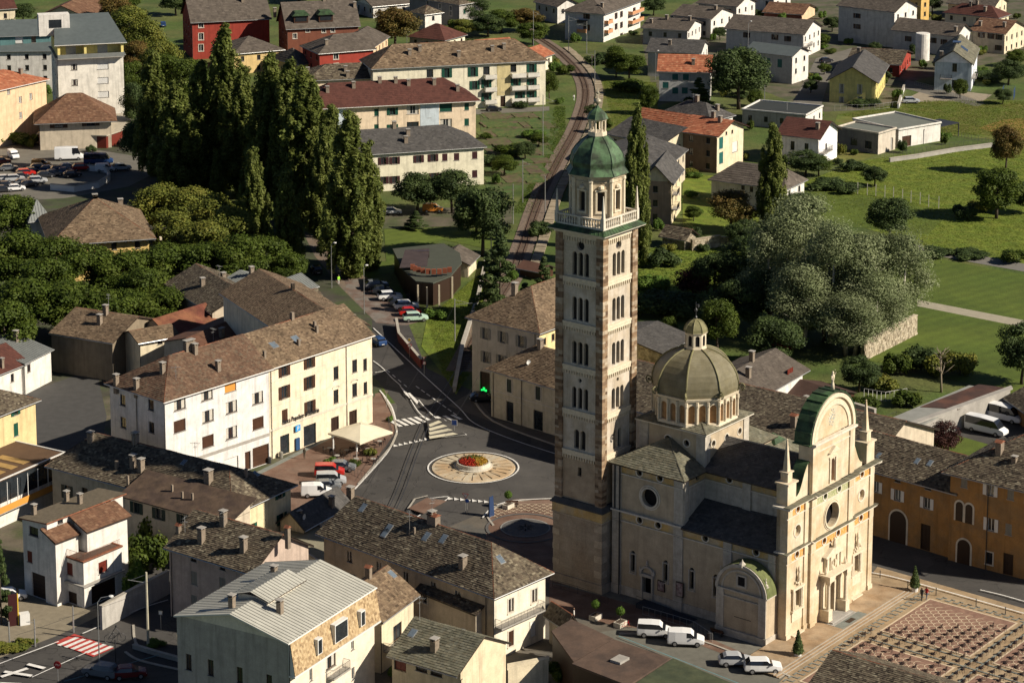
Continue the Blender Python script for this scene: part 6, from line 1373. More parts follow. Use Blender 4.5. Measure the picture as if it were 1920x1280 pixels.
def mk_conifer(seed,leaf='dark',h=14.,w=6.,n=16000,size=.24):
 R=random.Random(seed);lm=[]
 for i in range(60):
  t=R.uniform(0,1)**.8;a=R.uniform(0,6.28);rr=(1-t)*w/2*R.uniform(.5,1);k=(.12+.16*(1-t))*w*.6;lm.append((rr*math.cos(a),rr*math.sin(a),h*(.06+.92*t),k,k,k*.55))
 return [('crown',leaf_mesh('crown',lm,n,size,LF[leaf],seed=seed,up=.2)),('trunk',trunk_mesh(h*.9,w*.035,2,BARK,seed,.0))]
def mk_bush(seed,leaf,n=4500,size=.2,h=2.2,w=3.):
 R=random.Random(seed);lm=[(R.uniform(-.32,.32)*w,R.uniform(-.32,.32)*w,h*R.uniform(.3,.62),w*.22,w*.22,h*.32) for i in range(9)]
 return [('foliage',leaf_mesh('foliage',lm,n,size,LF[leaf],seed=seed,shell=.3)),('stem',trunk_mesh(h*.6,.06,3,BARK,seed))]
KINDS={'plane':[mk_round(i,'plane') for i in (1,2,3)],'yel':[mk_round(i,'yellowing') for i in (4,5)],'dark':[mk_round(i,'dark') for i in (6,7)],
         'pop':[mk_poplar(i) for i in (11,12,13)],'sil':[mk_round(i,'silver',h=20.,w=10.,n=26000,size=.22,nl=80,bark=WBARK,z0=.06,multi=2,limbs=6,ks=1.15) for i in (21,22)],
         'con':[mk_conifer(31),mk_conifer(32)],'aut':[mk_round(41,'autumn')],'bush':[mk_bush(i,l) for i,l in ((51,'plane'),(52,'dark'),(53,'bright'),(54,'yellowing'))],
         'red':[mk_bush(61,'red')],'maroon':[mk_round(62,'maroon',h=6,w=6,n=6000,size=.24)]}
BASE={'plane':(12,9),'yel':(12,9),'dark':(12,9),'pop':(25,6),'sil':(20,10),'con':(14,6),'aut':(12,9),'bush':(2.2,3),'red':(2.2,3),'maroon':(6,6)}
NM={'plane':('broadleaf_tree','tree'),'yel':('broadleaf_tree','tree'),'dark':('broadleaf_tree','tree'),'pop':('poplar_tree','tree'),'sil':('silver_poplar_tree','tree'),'con':('conifer_tree','tree'),'aut':('broadleaf_tree','tree'),'bush':('bush','bush'),'red':('bush','bush'),'maroon':('broadleaf_tree','tree')}
def tree(kind,px,pyb,top=None,wpx=None,label='',group=None,var=None,h=None,w=None):
 "px, pyb foot of the trunk in the photo; top = row of the tip; wpx = crown width in pixels"
 P=G(px,pyb);sc=FPX/math.hypot(P[1],HC)*1.0
 if h is None:h=zat(P,top)
 if w is None:w=wpx/sc
 bh,bw=BASE[kind];v=KINDS[kind][random.randrange(len(KINDS[kind])) if var is None else var]
 t=thing(NM[kind][0],label,NM[kind][1],P,random.uniform(0,6.28),group,(w/bw,w/bw,h/bh))
 for nm,me in v:link(nm,me,t)
 return t
T=tree;gp='tall poplars along the avenue left of the railway'
T('pop',425,352,40,108,'tallest poplar, tip reaching the red house with dormers',gp,0);T('pop',335,372,145,113,'wide poplar right of the tall white apartment block',gp,1);T('pop',293,330,88,87,'poplar behind and left of the wide one near the white block',gp,2)
T('pop',512,390,95,113,'poplar left of the dark red roofed house, third from the right in the tall clump',gp,1);T('pop',575,420,120,129,'broad dark poplar covering the left end of the dark red roof',gp,2);T('pop',460,370,120,103,'poplar in the middle of the dark clump below the grey hip roofs',gp,0)
T('pop',660,520,200,121,'big isolated poplar in front of the cream house with maroon shutters',gp,2);T('pop',690,505,260,82,'smaller poplar crown leaning against the right of the isolated one',gp,1);T('pop',478,485,272,73,'pale green poplar above the bank roofs, left of its twin',gp,0);T('pop',537,510,315,73,'pale green poplar above the bank roofs, right of its twin',gp,2);T('pop',408,380,280,36,'slim small poplar beside the wide crowns at the car park',gp,1);T('pop',612,470,230,82,'poplar crown tucked between the broad dark one and the isolated one',gp,0)
T('pop',1192,500,190,66,'slender poplar standing right behind the bell tower',None,1,);T('pop',1180,470,250,40,'lower poplar stem against the slender one behind the tower');T('pop',1447,440,226,72,'lone poplar in front of the white house with dark roof',None,0)
T('pop',380,350,110,94,'tall poplar between the wide one and the tallest',gp,0);T('pop',545,400,105,103,'dark poplar in the heart of the tall clump',gp,1);T('pop',625,440,190,86,'poplar at the right shoulder of the tall clump',gp,2)
T('pop',370,345,185,82,'poplar filling the gap right of the wide one near the car park',gp,2)
gs='big silver-leaved trees'
for i,(x,yb,tp,w,lb) in enumerate(((1455,610,385,120,'leftmost silver-leaved crown, lower, beside the dark trees'),(1505,600,348,150,'tallest silver-leaved tree behind the dome'),(1560,640,400,130,'silver-leaved tree in the dip between the two tall ones'),(1620,640,425,130,'silver-leaved crown right of the dip'),(1680,630,418,130,'rightmost silver-leaved tree over the rubble wall'),(1595,668,540,130,'lowest silver-leaved crown over the red bush'),(1640,655,500,130,'silver-leaved crown touching the rubble wall top'),(1500,650,480,120,'low silver-leaved crown at the foot of the tallest'))):T('sil',x,yb,tp,w*1.1,lb,gs,i % 2)
gl='plane trees in the park on the left'
for i,(x,yb,tp,w) in enumerate(((25,470,360,95),(35,560,430,120),(105,560,440,120),(170,575,455,110),(235,580,470,110),(300,560,455,120),(355,540,455,80),(50,640,520,130),(140,640,530,130),(225,640,540,120),(310,630,540,110),(10,700,560,120),(395,560,450,110),(450,560,440,110),(500,540,440,100),(545,560,470,60),(270,610,500,100),(90,600,480,110))):
 T('plane',x,yb,tp,w*1.15,['dark green plane crown %s','leafy plane crown %s','round plane crown %s'][i % 3] % ['at the left edge below the car park','left edge of the park, second row','directly below the blue-grey turret roof','below the villa front wall','in front of the villa wall, right part','right of the villa, bulging over the path','small crown right of the villa trees','left edge, lower row of the park','lower row above the tall blank wall','lower row above the slab-roofed blank-walled house','lower row left of the rusty roof','lowest at the left edge by the white house','left of the pale courtyard house','above the courtyard house chimney','above the ribbed grey metal roof','small one at the foot of the twin poplars','middle of the park between the rows','middle of the left half of the park'][i],gl,i % 3)
for i,(x,yb,tp,w) in enumerate(((300,450,345,110),(350,450,348,110),(400,480,365,110),(440,500,385,100),(330,500,395,100),(385,520,410,100))):
 T('yel',x,yb,tp,w*1.1,'yellow-green crown right of the villa roof, '+['nearest the villa','topmost of the pale patch','right part of the pale patch','beside the pale twin poplars','lower left of the pale patch','lower right of the pale patch'][i],'yellow-green trees right of the villa',i % 2)
for i,(x,yb,tp,w,k) in enumerate(((215,60,-10,60,'aut'),(245,90,10,70,'yel'),(275,130,35,70,'yel'),(255,150,75,55,'aut'),(305,170,75,70,'yel'),(250,200,110,50,'plane'),(320,200,100,70,'plane'),(45,45,5,40,'dark'),(255,250,150,45,'dark'),(230,35,-20,60,'plane'),(360,210,110,70,'plane'),(262,320,215,60,'dark'))):
 T(k,x,yb,tp,w*1.2,'tree right of the white apartment block, '+['brown-tinged at the top','pale green near the top','tall and yellowish','rust-tinged beside the roof dormer','yellowish above the poplars','dark green by the block wall','green above the wide poplar','alone beside the corrugated roof','dark by the foot of the block','topmost green crown','green left of the red house','dark beside the restaurant terrace'][i])
for i,(x,yb,tp,w,k,lb) in enumerate((
    (782,400,320,88,'dark','round dark tree in front of the cream house, left of two'),(848,400,315,80,'dark','round dark tree in front of the cream house, right of two'),(905,480,345,105,'dark','large dark tree beside the level crossing'),(893,440,380,80,'dark','dark crown beside the large one at the tracks'),
    (740,95,12,85,'aut','big bushy dark tree between red villa and cottage'),(885,45,-10,60,'dark','tree right of the tall grey house at the top'),(940,62,18,60,'plane','tree at the top left of the railway curve'),(985,60,15,60,'aut','tree near the grey top-edge house'),(870,70,35,50,'yel','pale tree below the tall grey house'),(915,70,25,60,'dark','dark tree above the long brown roof'),(1000,85,40,60,'plane','tree beside the railway curve at the top'),
    (1385,205,85,112,'dark','large dark tree between orange roof and blue-grey house'),(1225,30,-10,40,'dark','tree between the balcony flats and the grey roofs'),(1218,215,158,40,'plane','small tree at the meadow edge left of the orange roofed house'),(1155,145,85,45,'plane','bushy tree by the level crossing signs'),(1180,150,100,60,'plane','tree right of the crossing signs'),
    (1372,435,355,90,'aut','round olive tree on the lawn below the grey hip roof'),(1395,465,410,70,'dark','dark tree left of the silver-leaved trees'),(1510,330,280,70,'dark','garden tree left of the balcony house'),(1535,330,290,50,'plane','garden tree in front of the balcony house'),(1670,455,368,85,'dark','dark tree on the meadow behind the silver-leaved crowns'),
    (1885,325,233,62,'aut','small tree in the meadow at the right'),(1868,410,312,95,'plane','bushy tree at the hedge end on the right meadow'),(1925,400,340,60,'dark','tree cut by the right edge above the path'),(1915,720,600,90,'dark','dark tree at the right edge of the lower lawn'),(1800,185,148,30,'plane','young tree in front of the pale blue house'),
    (1890,160,110,60,'dark','tree right of the pale blue house'),(1500,410,360,60,'dark','tree under the left silver crown'),(1400,560,440,110,'dark','dark tree in the shade left of the silver crowns'),(1340,560,470,90,'dark','dark tree beside the shaded lawn'),(1380,630,520,100,'dark','dark tree right of the dome lantern'),(1345,660,560,80,'plane','leafy tree touching the dome lantern'),(1450,690,590,100,'dark','dark tree behind the garden cottage'),(1300,560,500,70,'maroon','maroon-leaved tree above the barn roof'),
    (1610,735,665,70,'dark','dark tree in the vegetable garden behind the facade arch'),(1500,560,430,110,'dark','dark crown deep among the silver-leaved trees'),(1440,620,500,120,'dark','dark crown at the foot of the left silver-leaved tree'),(1545,640,540,120,'dark','dark crown between silver-leaved trunks'),(1770,850,790,60,'maroon','small maroon tree on the minibus yard lawn'),
    (1255,645 ,590,30,'plane','small shrub tree beside the barn'),(1640,350,310,45,'dark','tree beside the flat grey house hedge'),(1030,185,135,35,'plane','tree at the right end of the long cream apartments'),(985,300,265,40,'dark','dark tree in the allotments'),(1010,275,250,35,'plane','allotment tree by the grass bank'),(945,330,290,50,'plane','allotment tree near the green shed'),(1700,30,-5,30,'dark','tree between ochre block and red roofs'),(1748,25,-10,35,'dark','tree left of the red hipped roof'))):
 T(k,x,yb,tp,w*1.1,lb)
for i,(x,yb,tp,w,k) in enumerate(((420,25,-15,60,'dark'),(330,30,-15,55,'dark'),(395,80,35,50,'dark'),(450,-2,-30,70,'plane'),(560,5,-25,70,'dark'),(620,8,-18,50,'plane'),(740,5,-20,50,'dark'),(1240,100,75,30,'plane'),(1350,75,50,28,'dark'),(1540,90,62,30,'plane'),(1560,60,30,34,'dark'),(1545,140,118,26,'plane'),(1655,62,35,26,'dark'),(1815,115,88,30,'dark'),(1905,125,92,40,'plane'),(1880,195,165,34,'dark'),(1760,130,108,26,'plane'),(1640,100,78,24,'dark'),(1370,130,100,34,'plane'),(1520,175,150,28,'dark'),(1415,200,168,30,'plane'),(1460,330,300,36,'plane'),(1330,290,262,26,'dark'),(1300,415,385,32,'plane'),(1090,60,30,30,'dark'),(1130,250,215,34,'plane'),(1110,225,195,30,'dark'))):
 T(k,x,yb,tp,w*1.1,'tree among the far houses, '+['top edge by the red house','top edge above the white block','behind the red house corner','top edge over the dormered roof','top edge left of centre','top edge over the brown-red house','top edge by the grey house','small, by the awning house','small, behind the gabled grey roofs','by the car lane top','in front of the large white block','green, left of the yellow house','right of the large white block','above the pale blue roof','right edge above the shed','near the blue cage','left of the pale blue wall','above the yellow roof ridge','left of the blue-grey house','between modern roof and yellow house','behind the dark flat roof','in front of the dark-roofed white house','right of the terracotta house','on the lawn by the tan house','above the railway curve','on the bank right of the tracks','on the bank by the tower ball'][i])
for i,(x,yb,tp,w,lb) in enumerate(((938,600,430,85,'ragged dark conifer between the lane and the tower'),(915,590,470,60,'conifer left of the ragged one beside the grass strip'),(985,585,530,60,'low conifer above the pharmacy roof'),(1310,205,145,52,'dark cone-shaped conifer by the pale grey house'),(1020,590,480,55,'dark conifer touching the tower edge'),(1395,180,110,50,'narrow dark conifer by the large dark tree'),(3,1170,990,40,'conifer branches at the left edge above the white car'),(780,430,395,40,'small conifer at the restaurant lawn'))):T('con',x,yb,tp,w*1.15,lb)
bl_=0
for (x,y,w,h,var,lb) in ((275,1075,75,5.5,0,'vine-covered pergola bush between the terraced house and the pink house'),(260,1120,40,5,2,'leafy climbing plant by the garage'),(295,1030,60,6,0,'tree-like bush behind the white modern house'),(288,1210,32,.8,2,'low round box bush on the planted island'),(20,1215,50,.9,3,'clipped hedge bush at the petrol price sign'),(50,1205,30,.8,3,'right end of the clipped hedge near the signal'),(745,1272,30,1.6,2,'yellow-green shrub by the small house door'),(1050,1275,40,2.5,0,'shrub at the bottom edge beside the brown flat roof'),
    (820,595,40,2.0,2,'tall grass clump beside the restaurant tables'),(620,870,26,1.1,2,'planter bush at the cafe front'),(665,875,20,1.2,0,'second planter bush at the cafe front'),(695,855,18,1.4,3,'green plant on the cafe fence'),(732,790,12,.9,2,'round bush by the zebra crossing'),(1635,640,32,2.6,0,'shrub by the red bush'),
    (1180,170,60,3,0,'bushes beside the level crossing'),(1130,120,50,3,1,'bush on the railway bank at the top'),(1020,170,30,4,0,'bush near the cream apartments end'),(1060,140,30,3,0,'bush by the railway signals'),(960,290,60,2.5,0,'vegetable bushes in the allotments'),(925,310,50,2.5,1,'allotment bushes near the cream house'),(15,268,60,3.2,2,'sunlit hedge behind the white pickup'),(45,272,50,3,0,'hedge beside the camper van'),(1000,260,40,2.2,2,'allotment bush near the bank'),(1100,300,40,2.5,0,'bush at the tower cap'),(1680,700,50,3.5,0,'garden bush by the rubble wall end'),(1720,690,60,4,1,'dark bush on the lower lawn edge'),(1760,700,60,4.5,3,'thicket beside the bare tree'),(1800,700,50,4,3,'brownish thicket right of the bare tree'),(1650,735,50,3,3,'yellow maize patch in the vegetable garden'),(1700,760,50,2.4,0,'vine row bush in the vegetable garden'),(1620,770,50,2.4,0,'bush behind the facade obelisk'),(1500,745,40,2,1,'bush behind the garden shed'),(1810,410,40,3,1,'hedge bush in the right meadow'),(1840,395,40,2.5,3,'reddish hedge bush in the right meadow'),(1760,480,55,1.6,1,'clipped hedge along the tarmac path'),(1815,482,55,1.6,1,'reddish end of the clipped hedge by the path'),(1900,492,50,2.6,0,'bush right end of the path hedge'),(1550,352,60,2.2,1,'low hedge left of the fence posts'),(1590,360,50,2.2,1,'dark low hedge by the fence posts'),(1600,320,40,2.4,1,'round bush near the balcony house'),(1620,195,50,1.8,1,'hedge in front of the yellow gabled house'),(1850,150,60,2.5,1,'bushes beside the pale blue house'),(1240,500,50,3.5,1,'bush below the slender poplar'),(1230,585,90,4,1,'dark hedge mass above the barn'),(1260,590,80,4,1,'dark hedge mass right of the tower'),(1225,545,60,3,2,'sunlit hedge beside the tower'),(1010,440,40,3,1,'bush left of the tower top'),(1020,560,50,3,0,'shrubs beside the tower left edge'),(900,660,30,2,1,'shrub at the grass strip foot')):
 T('bush',x,y,None,w*1.2,lb,None,var,h=h)
T('red',1628,655,None,34,'vivid red bush beside the rubble wall',None,0,h=3.4);T('red',1470,655,None,60,'low reddish foliage behind the cottage roof',None,0,h=1.8)
# bare tree in the garden
t=thing('bare_tree','leafless forked tree at the edge of the lower lawn','tree',G(1765,735));link('trunk',trunk_mesh(8.5,.22,26,mat('pale_bark',(.22,.18,.13)),5,.08),t)
# topiary on the squares
def ball_tree(px,py,label):
 t=thing('topiary_tree',label,'plant',G(px,py),CANG)
 s=MB();s.box(-.75,.75,-.5,.5,0,.62);s.box(-.65,.65,-.4,.4,.62,.63,1);s.build('planter',[PLT,BARK],t);s=MB();s.tube([(0,0,.6),(.03,0,1.5)],.05,5);s.build('stem',BARK,t)
 link('foliage',_cached('ballf',lambda:leaf_mesh('foliage',[(0,0,1.95,.5,.5,.48)],2200,.12,LF['bright'],seed=3,shell=.7)),t)
ball_tree(1117,1160,'round clipped tree in a stone trough, nearer the tower');ball_tree(1163,1173,'round clipped tree in a stone trough, nearer the parked vans');ball_tree(953,952,'small round tree in a white box beside the blue banner stand')
def cone_tree(px,py,h,label):
 t=thing('topiary_cone',label,'plant',G(px,py));s=MB();s.lathe(0,0,[(.38,0),(.48,.6),(.44,.6)],12);s.build('pot',WPT,t)
 link('foliage',leaf_mesh('foliage',[(0,0,.9+(h-1.1)*k/6,.62*(1-k/7.0)+.05,.62*(1-k/7.0)+.05,.35) for k in range(7)],4200,.17,LF['dark'],seed=9,shell=.6),t)
cone_tree(1715,1108,3.2,'cone-shaped clipped shrub in a white pot at the top of the steps');cone_tree(1496,1232,3.3,'cone-shaped clipped shrub in front of the church corner')

def _inside(c):
 for h,_ in FAR:
  q=c-h.P[:2];x,y=q@h.ex,q@h.ey
  if -1.5 < x < h.w+1.5 and -1.5 < y < h.d+1.5:return True
 return False
for i,(h,lb) in enumerate(FAR):
 for sd,(x,y) in (('in front of',(h.w*random.uniform(.3,.9),-random.uniform(2.5,5))),('left of',(-random.uniform(2,5),h.d*random.uniform(.2,.8))),('at the right end of',(h.w+random.uniform(2,4),random.uniform(-2,3)))):
  c=h.loc2w(x,y)
  if _inside(c):continue
  wd,hh=random.uniform(1.8,4.2),random.uniform(1.2,3.4);t=thing('bush','garden bush %s the %s' % (sd,' '.join(lb.split()[:8])),'bush',(c[0],c[1],0),random.uniform(0,6),None,(wd/3,wd/3,hh/2.2))
  for nm,me in KINDS['bush'][random.randrange(4)]:link(nm,me,t)
def flatpoly(name,pts,m,z=0.0,kind='structure',parent=None):
 s=MB();s.face([(float(x),float(y),z) for x,y in pts]);return s.build(name,m,parent,kind=kind if not parent else None)
# ---------------------------------------------------------------- ground, roads, paving
GR1=mat('meadow_grass',(.10,.14,.013),col2=(.13,.155,.018),var=.28,scale=.5,bump=.15,bscale=2.5);GR2=mat('dark_lawn',(.062,.092,.011),col2=(.082,.11,.014),var=.2,scale=.08,bump=.06,bscale=3);GR3=mat('dry_grass',(.13,.12,.03),col2=(.09,.12,.02),var=.25,scale=.2,bump=.1,bscale=2.5);GLD=mat('golden_field',(.26,.16,.045),var=.2,scale=.3,bump=.1)
ASP=mat('asphalt',(.058,.054,.050),col2=(.070,.065,.059),var=.12,scale=.25,rough=.9,bump=.004,bscale=30);ASL=mat('pale_tarmac',(.13,.12,.10),var=.15,scale=.4);PAV=mat('brick_paving',(.13,.075,.052),col2=(.17,.11,.08),var=.2,scale=.5,bump=.01,bscale=12)
LIN=mat('road_paint',(.62,.60,.56),var=.2,scale=2);REDL=mat('red_road_paint',(.38,.05,.04),var=.2,scale=2);SAN=mat('sand_stone_paving',(.32,.24,.15),col2=(.27,.19,.11),var=.2,scale=.6,joints=None,bump=.006);DUST=mat('dusty_ground',(.10,.085,.06),col2=(.06,.07,.03),var=.25,scale=.3)
GSTN=mat('grey_paving_band',(.17,.18,.16),var=.15,scale=1);KRB=mat('kerb_stone',(.34,.31,.26),var=.15)
def stripes(m,w,amt,ang):
 n_=m.node_tree.nodes;l_=m.node_tree.links;b_=n_['Principled BSDF'];src=b_.inputs['Base Color'].links[0].from_socket;ge=n_.new('ShaderNodeNewGeometry');mp=n_.new('ShaderNodeMapping');mp.inputs['Rotation'].default_value=(0,0,ang);wv=n_.new('ShaderNodeTexWave');wv.inputs['Scale'].default_value=w;wv.inputs['Distortion'].default_value=1.2;wv.inputs['Detail Scale'].default_value=.3
 mr=n_.new('ShaderNodeMapRange');mr.inputs[3].default_value=1-amt;mr.inputs[4].default_value=1+amt;sc_=n_.new('ShaderNodeVectorMath');sc_.operation='SCALE';l_.new(ge.outputs['Position'],mp.inputs[0]);l_.new(mp.outputs[0],wv.inputs[0]);l_.new(wv.outputs['Fac'],mr.inputs[0]);l_.new(src,sc_.inputs[0]);l_.new(mr.outputs[0],sc_.inputs['Scale']);l_.new(sc_.outputs[0],b_.inputs['Base Color'])
stripes(GR2,.11,.07,.9);stripes(GR1,.1,.07,-.5)
flatpoly('ground',[(-2500,40),(2500,40),(2500,5000),(-2500,5000)],mat('rough_grass',(.055,.085,.015),col2=(.085,.095,.025),var=.3,scale=.1,bump=.15,bscale=1.5))
_LV=[0]
def area(name,pts,m,lv,kind='structure'):_LV[0] += 1;return flatpoly(name,[G(x,y)[:2] for x,y in pts],m,.0013*_LV[0]+(.03 if lv > 9 else 0),kind)
area('residential_ground',[(1200,62),(1420,-60),(1990,-60),(1990,105),(1860,118),(1720,150),(1660,205),(1540,210),(1480,190),(1380,150),(1230,200)],DUST,1)
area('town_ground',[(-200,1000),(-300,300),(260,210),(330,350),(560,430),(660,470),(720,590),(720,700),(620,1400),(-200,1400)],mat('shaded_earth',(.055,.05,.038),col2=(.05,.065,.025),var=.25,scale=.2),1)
area('town_ground',[(-200,1400),(-200,820),(420,700),(700,740),(1060,1100),(1300,1180),(1500,1300),(1500,1400)],DUST,2)
area('square_ground',[(560,870),(700,760),(880,740),(1100,800),(1300,900),(1500,930),(1990,1060),(1990,1400),(560,1400)],mat('square_tarmac',(.11,.095,.075),col2=(.085,.08,.07),var=.15,scale=.4),1)
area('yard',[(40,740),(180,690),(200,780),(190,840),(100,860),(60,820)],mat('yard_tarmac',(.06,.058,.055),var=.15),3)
area('car_park',[(-60,262),(60,262),(330,305),(240,350),(120,372),(-60,380)],ASL,2)
area('street',[(698,585),(722,570),(765,605),(800,690),(900,740),(1060,790),(1260,880),(1260,1030),(1060,1010),(945,948),(900,962),(700,1050),(560,1080),(560,960),(740,800),(745,760),(697,700)],ASP,4)
area('street',[(1480,930),(1700,1003),(1990,1082),(1990,1178),(1700,1084),(1560,1030)],ASP,4)
area('parking_lane',[(1120,1185),(1230,1170),(1330,1206),(1500,1262),(1560,1330),(1300,1330)],mat('grey_parking_setts',(.12,.115,.095),var=.15,scale=1),4)
area('street',[(-80,1330),(-80,1225),(110,1150),(330,1045),(400,1120),(330,1190),(345,1245),(345,1400),(-80,1400)],ASP,5)
area('forecourt',[(-80,1215),(-80,1130),(80,1100),(215,1140),(110,1190),(-20,1240)],mat('gravelled_forecourt',(.20,.17,.12),var=.15,scale=1.2),6)
area('avenue',[(570,440),(640,452),(660,490),(712,545),(735,600),(700,600),(640,540),(590,480)],mat('warm_setts',(.16,.115,.08),col2=(.12,.10,.08),var=.2,scale=.5),3)
area('avenue_forecourt',[(640,500),(740,560),(800,600),(760,610),(705,605),(650,545)],mat('brown_setts',(.13,.085,.065),col2=(.16,.14,.12),var=.2,scale=.6),4)
area('bank_square',[(430,985),(430,905),(520,868),(640,800),(712,735),(730,790),(738,815),(668,914),(600,965)],PAV,6)
area('pavement',[(703,738),(715,735),(732,760),(742,800),(738,815),(724,800),(703,760)],PAV,7)
area('bank_pavement_strip',[(440,905),(640,806),(640,812),(440,913)],GSTN,7)
area('pavement',[(885,735),(925,785),(1060,820),(1120,860),(1060,845),(960,805),(880,775),(840,760)],mat('dark_paving',(.10,.085,.07),var=.15,scale=1),6)
area('church_side_pavement',[(1030,1075),(1140,1105),(1300,1140),(1480,1210),(1560,1270),(1500,1275),(1330,1203),(1200,1170),(1030,1100)],mat('grey_flagstones',(.17,.16,.13),col2=(.13,.12,.10),var=.15,scale=1),7)
area('church_piazza',[(905,1060),(915,975),(925,948),(965,936),(1060,932),(1200,1000),(1130,1105),(1030,1092)],PAV,7)
area('lane_pavement',[(1030,1092),(1140,1120),(1250,1150),(1340,1200),(1480,1262),(1460,1264),(1240,1182),(1150,1172),(1060,1150),(1030,1170)],PAV,8)
area('main_piazza',[(1440,1300),(1560,1180),(1645,1062),(1715,1082),(1990,1160),(1990,1400),(1440,1400)],SAN,7)
area('meadow',[(1500,345),(1600,305),(1690,290),(1860,275),(1990,262),(1990,520),(1730,465),(1600,420),(1610,385)],GR1,2)
area('meadow',[(1570,215),(1660,200),(1740,185),(1990,190),(1990,262),(1860,262),(1740,250),(1620,300),(1540,310)],GR3,2)
area('golden_field',[(1835,240),(1880,225),(1990,215),(1990,262),(1900,262)],GLD,3)
area('football_lawn',[(1500,350),(1610,365),(1780,400),(1740,440),(1640,430),(1540,420),(1480,380)],GR2,4)
area('lawn',[(1640,470),(1730,480),(1990,528),(1990,760),(1700,690),(1600,670)],GR2,3)
area('tarmac_path',[(1700,456),(1800,472),(1990,508),(1990,522),(1800,488),(1700,468)],mat('path_tarmac',(.15,.14,.125),var=.1),5)
area('gravel_path',[(1720,562),(1990,614),(1990,628),(1720,574)],mat('path_gravel',(.30,.27,.20),var=.1),5)
area('lawn',[(1200,470),(1330,445),(1480,480),(1480,560),(1300,560),(1195,560)],GR1,3);area('lawn',[(1280,350),(1330,345),(1460,400),(1360,440),(1280,440)],GR1,4);area('lawn',[(1285,325),(1340,330),(1340,345),(1280,350)],GR1,5)
area('yard',[(1680,195),(1740,165),(1860,178),(1840,192),(1760,190)],mat('yard_paving',(.26,.22,.16),var=.15),4);area('residential_street',[(1475,215),(1530,110),(1600,90),(1640,95),(1560,130),(1535,215)],ASL,4);area('residential_street',[(1700,150),(1790,175),(1850,195),(1830,200),(1690,165)],ASL,6);area('minibus_yard',[(1690,830),(1900,745),(1990,740),(1990,850),(1860,850)],ASP,4);area('yard_lawn',[(1740,828),(1790,815),(1870,838),(1830,870)],GR2,5)
area('field',[(1130,150),(1230,155),(1235,235),(1150,245),(1110,210)],GR3,2);area('allotments',[(900,205),(1020,205),(1050,240),(1010,330),(930,380),(905,340)],mat('allotment_soil',(.075,.075,.03),col2=(.05,.09,.02),var=.3,scale=.5),2)
area('allotment_road',[(880,206),(1030,200),(1030,208),(880,216)],ASL,4);area('apartment_forecourt',[(700,395),(960,385),(960,420),(700,430)],DUST,3);area('lawn',[(720,430),(930,430),(930,470),(830,450),(725,500)],GR2,4);area('lawn',[(800,600),(925,490),(925,560),(880,700),(855,740),(830,700),(790,650)],GR1,5);area('lawn',[(640,500),(720,490),(760,505),(690,520)],GR2,5)
for m_ in (ASP,):
 n_=m_.node_tree.nodes;l_=m_.node_tree.links;b_=n_['Principled BSDF'];src=b_.inputs['Base Color'].links[0].from_socket
 ge=n_.new('ShaderNodeNewGeometry');vo=n_.new('ShaderNodeTexVoronoi');vo.feature='DISTANCE_TO_EDGE';vo.inputs['Scale'].default_value=.16;no=n_.new('ShaderNodeTexNoise');no.inputs['Scale'].default_value=.5;ad=n_.new('ShaderNodeVectorMath');ad.operation='MULTIPLY_ADD'
 l_.new(ge.outputs['Position'],no.inputs['Vector']);l_.new(no.outputs['Color'],ad.inputs[0]);ad.inputs[1].default_value=(3,3,3);l_.new(ge.outputs['Position'],ad.inputs[2]);l_.new(ad.outputs[0],vo.inputs['Vector'])
 mr=n_.new('ShaderNodeMapRange');mr.inputs[1].default_value=0;mr.inputs[2].default_value=.012;mr.inputs[3].default_value=.45;mr.inputs[4].default_value=1;l_.new(vo.outputs['Distance'],mr.inputs[0])
 v2=n_.new('ShaderNodeTexVoronoi');v2.inputs['Scale'].default_value=.11;v2.distance='CHEBYCHEV';l_.new(ge.outputs['Position'],v2.inputs['Vector']);m2=n_.new('ShaderNodeMapRange');m2.inputs[1].default_value=.3;m2.inputs[2].default_value=.9;m2.inputs[3].default_value=.8;m2.inputs[4].default_value=1.12;l_.new(v2.outputs['Color'],m2.inputs[0])
 mu=n_.new('ShaderNodeMath');mu.operation='MULTIPLY';l_.new(mr.outputs[0],mu.inputs[0]);l_.new(m2.outputs[0],mu.inputs[1]);sc_=n_.new('ShaderNodeVectorMath');sc_.operation='SCALE';l_.new(src,sc_.inputs[0]);l_.new(mu.outputs[0],sc_.inputs['Scale']);l_.new(sc_.outputs[0],b_.inputs['Base Color'])
def ribbon(name,pts,w,m,lv,parent=None,z=None,world=False,closed=False):
 P=[np.array(p[:2],float) for p in pts] if world else [G(x,y)[:2] for x,y in pts];s=MB();ids=[]
 if closed:P=P+[P[0],P[1]]
 for i,p in enumerate(P):
  d=P[min(i+1,len(P)-1)]-P[max(i-1,0)];d /= np.linalg.norm(d);n=np.array([-d[1],d[0]])*w/2;_LV[0] += 1;zz=.09+.0006*_LV[0] if z is None and lv > 6 else .05 if z is None else z
  ids.append((s.p(*(p+n),zz),s.p(*(p-n),zz)))
 for a,b in zip(ids,ids[1:]):s.fi([a[1],b[1],b[0],a[0]])
 return s.build(name,m,parent,kind=None if parent else 'structure')
def smooth(pts,k=6):
 P=[G(x,y)[:2] for x,y in pts];out=[]
 for i in range(len(P)-1):
  p0,p1,p2,p3=P[max(i-1,0)],P[i],P[i+1],P[min(i+2,len(P)-1)]
  for j in range(k):t=j/k;out.append(.5*(2*p1+(p2-p0)*t+(2*p0-5*p1+4*p2-p3)*t*t+(3*p1-p0-3*p2+p3)*t**3))
 return out+[P[-1]]
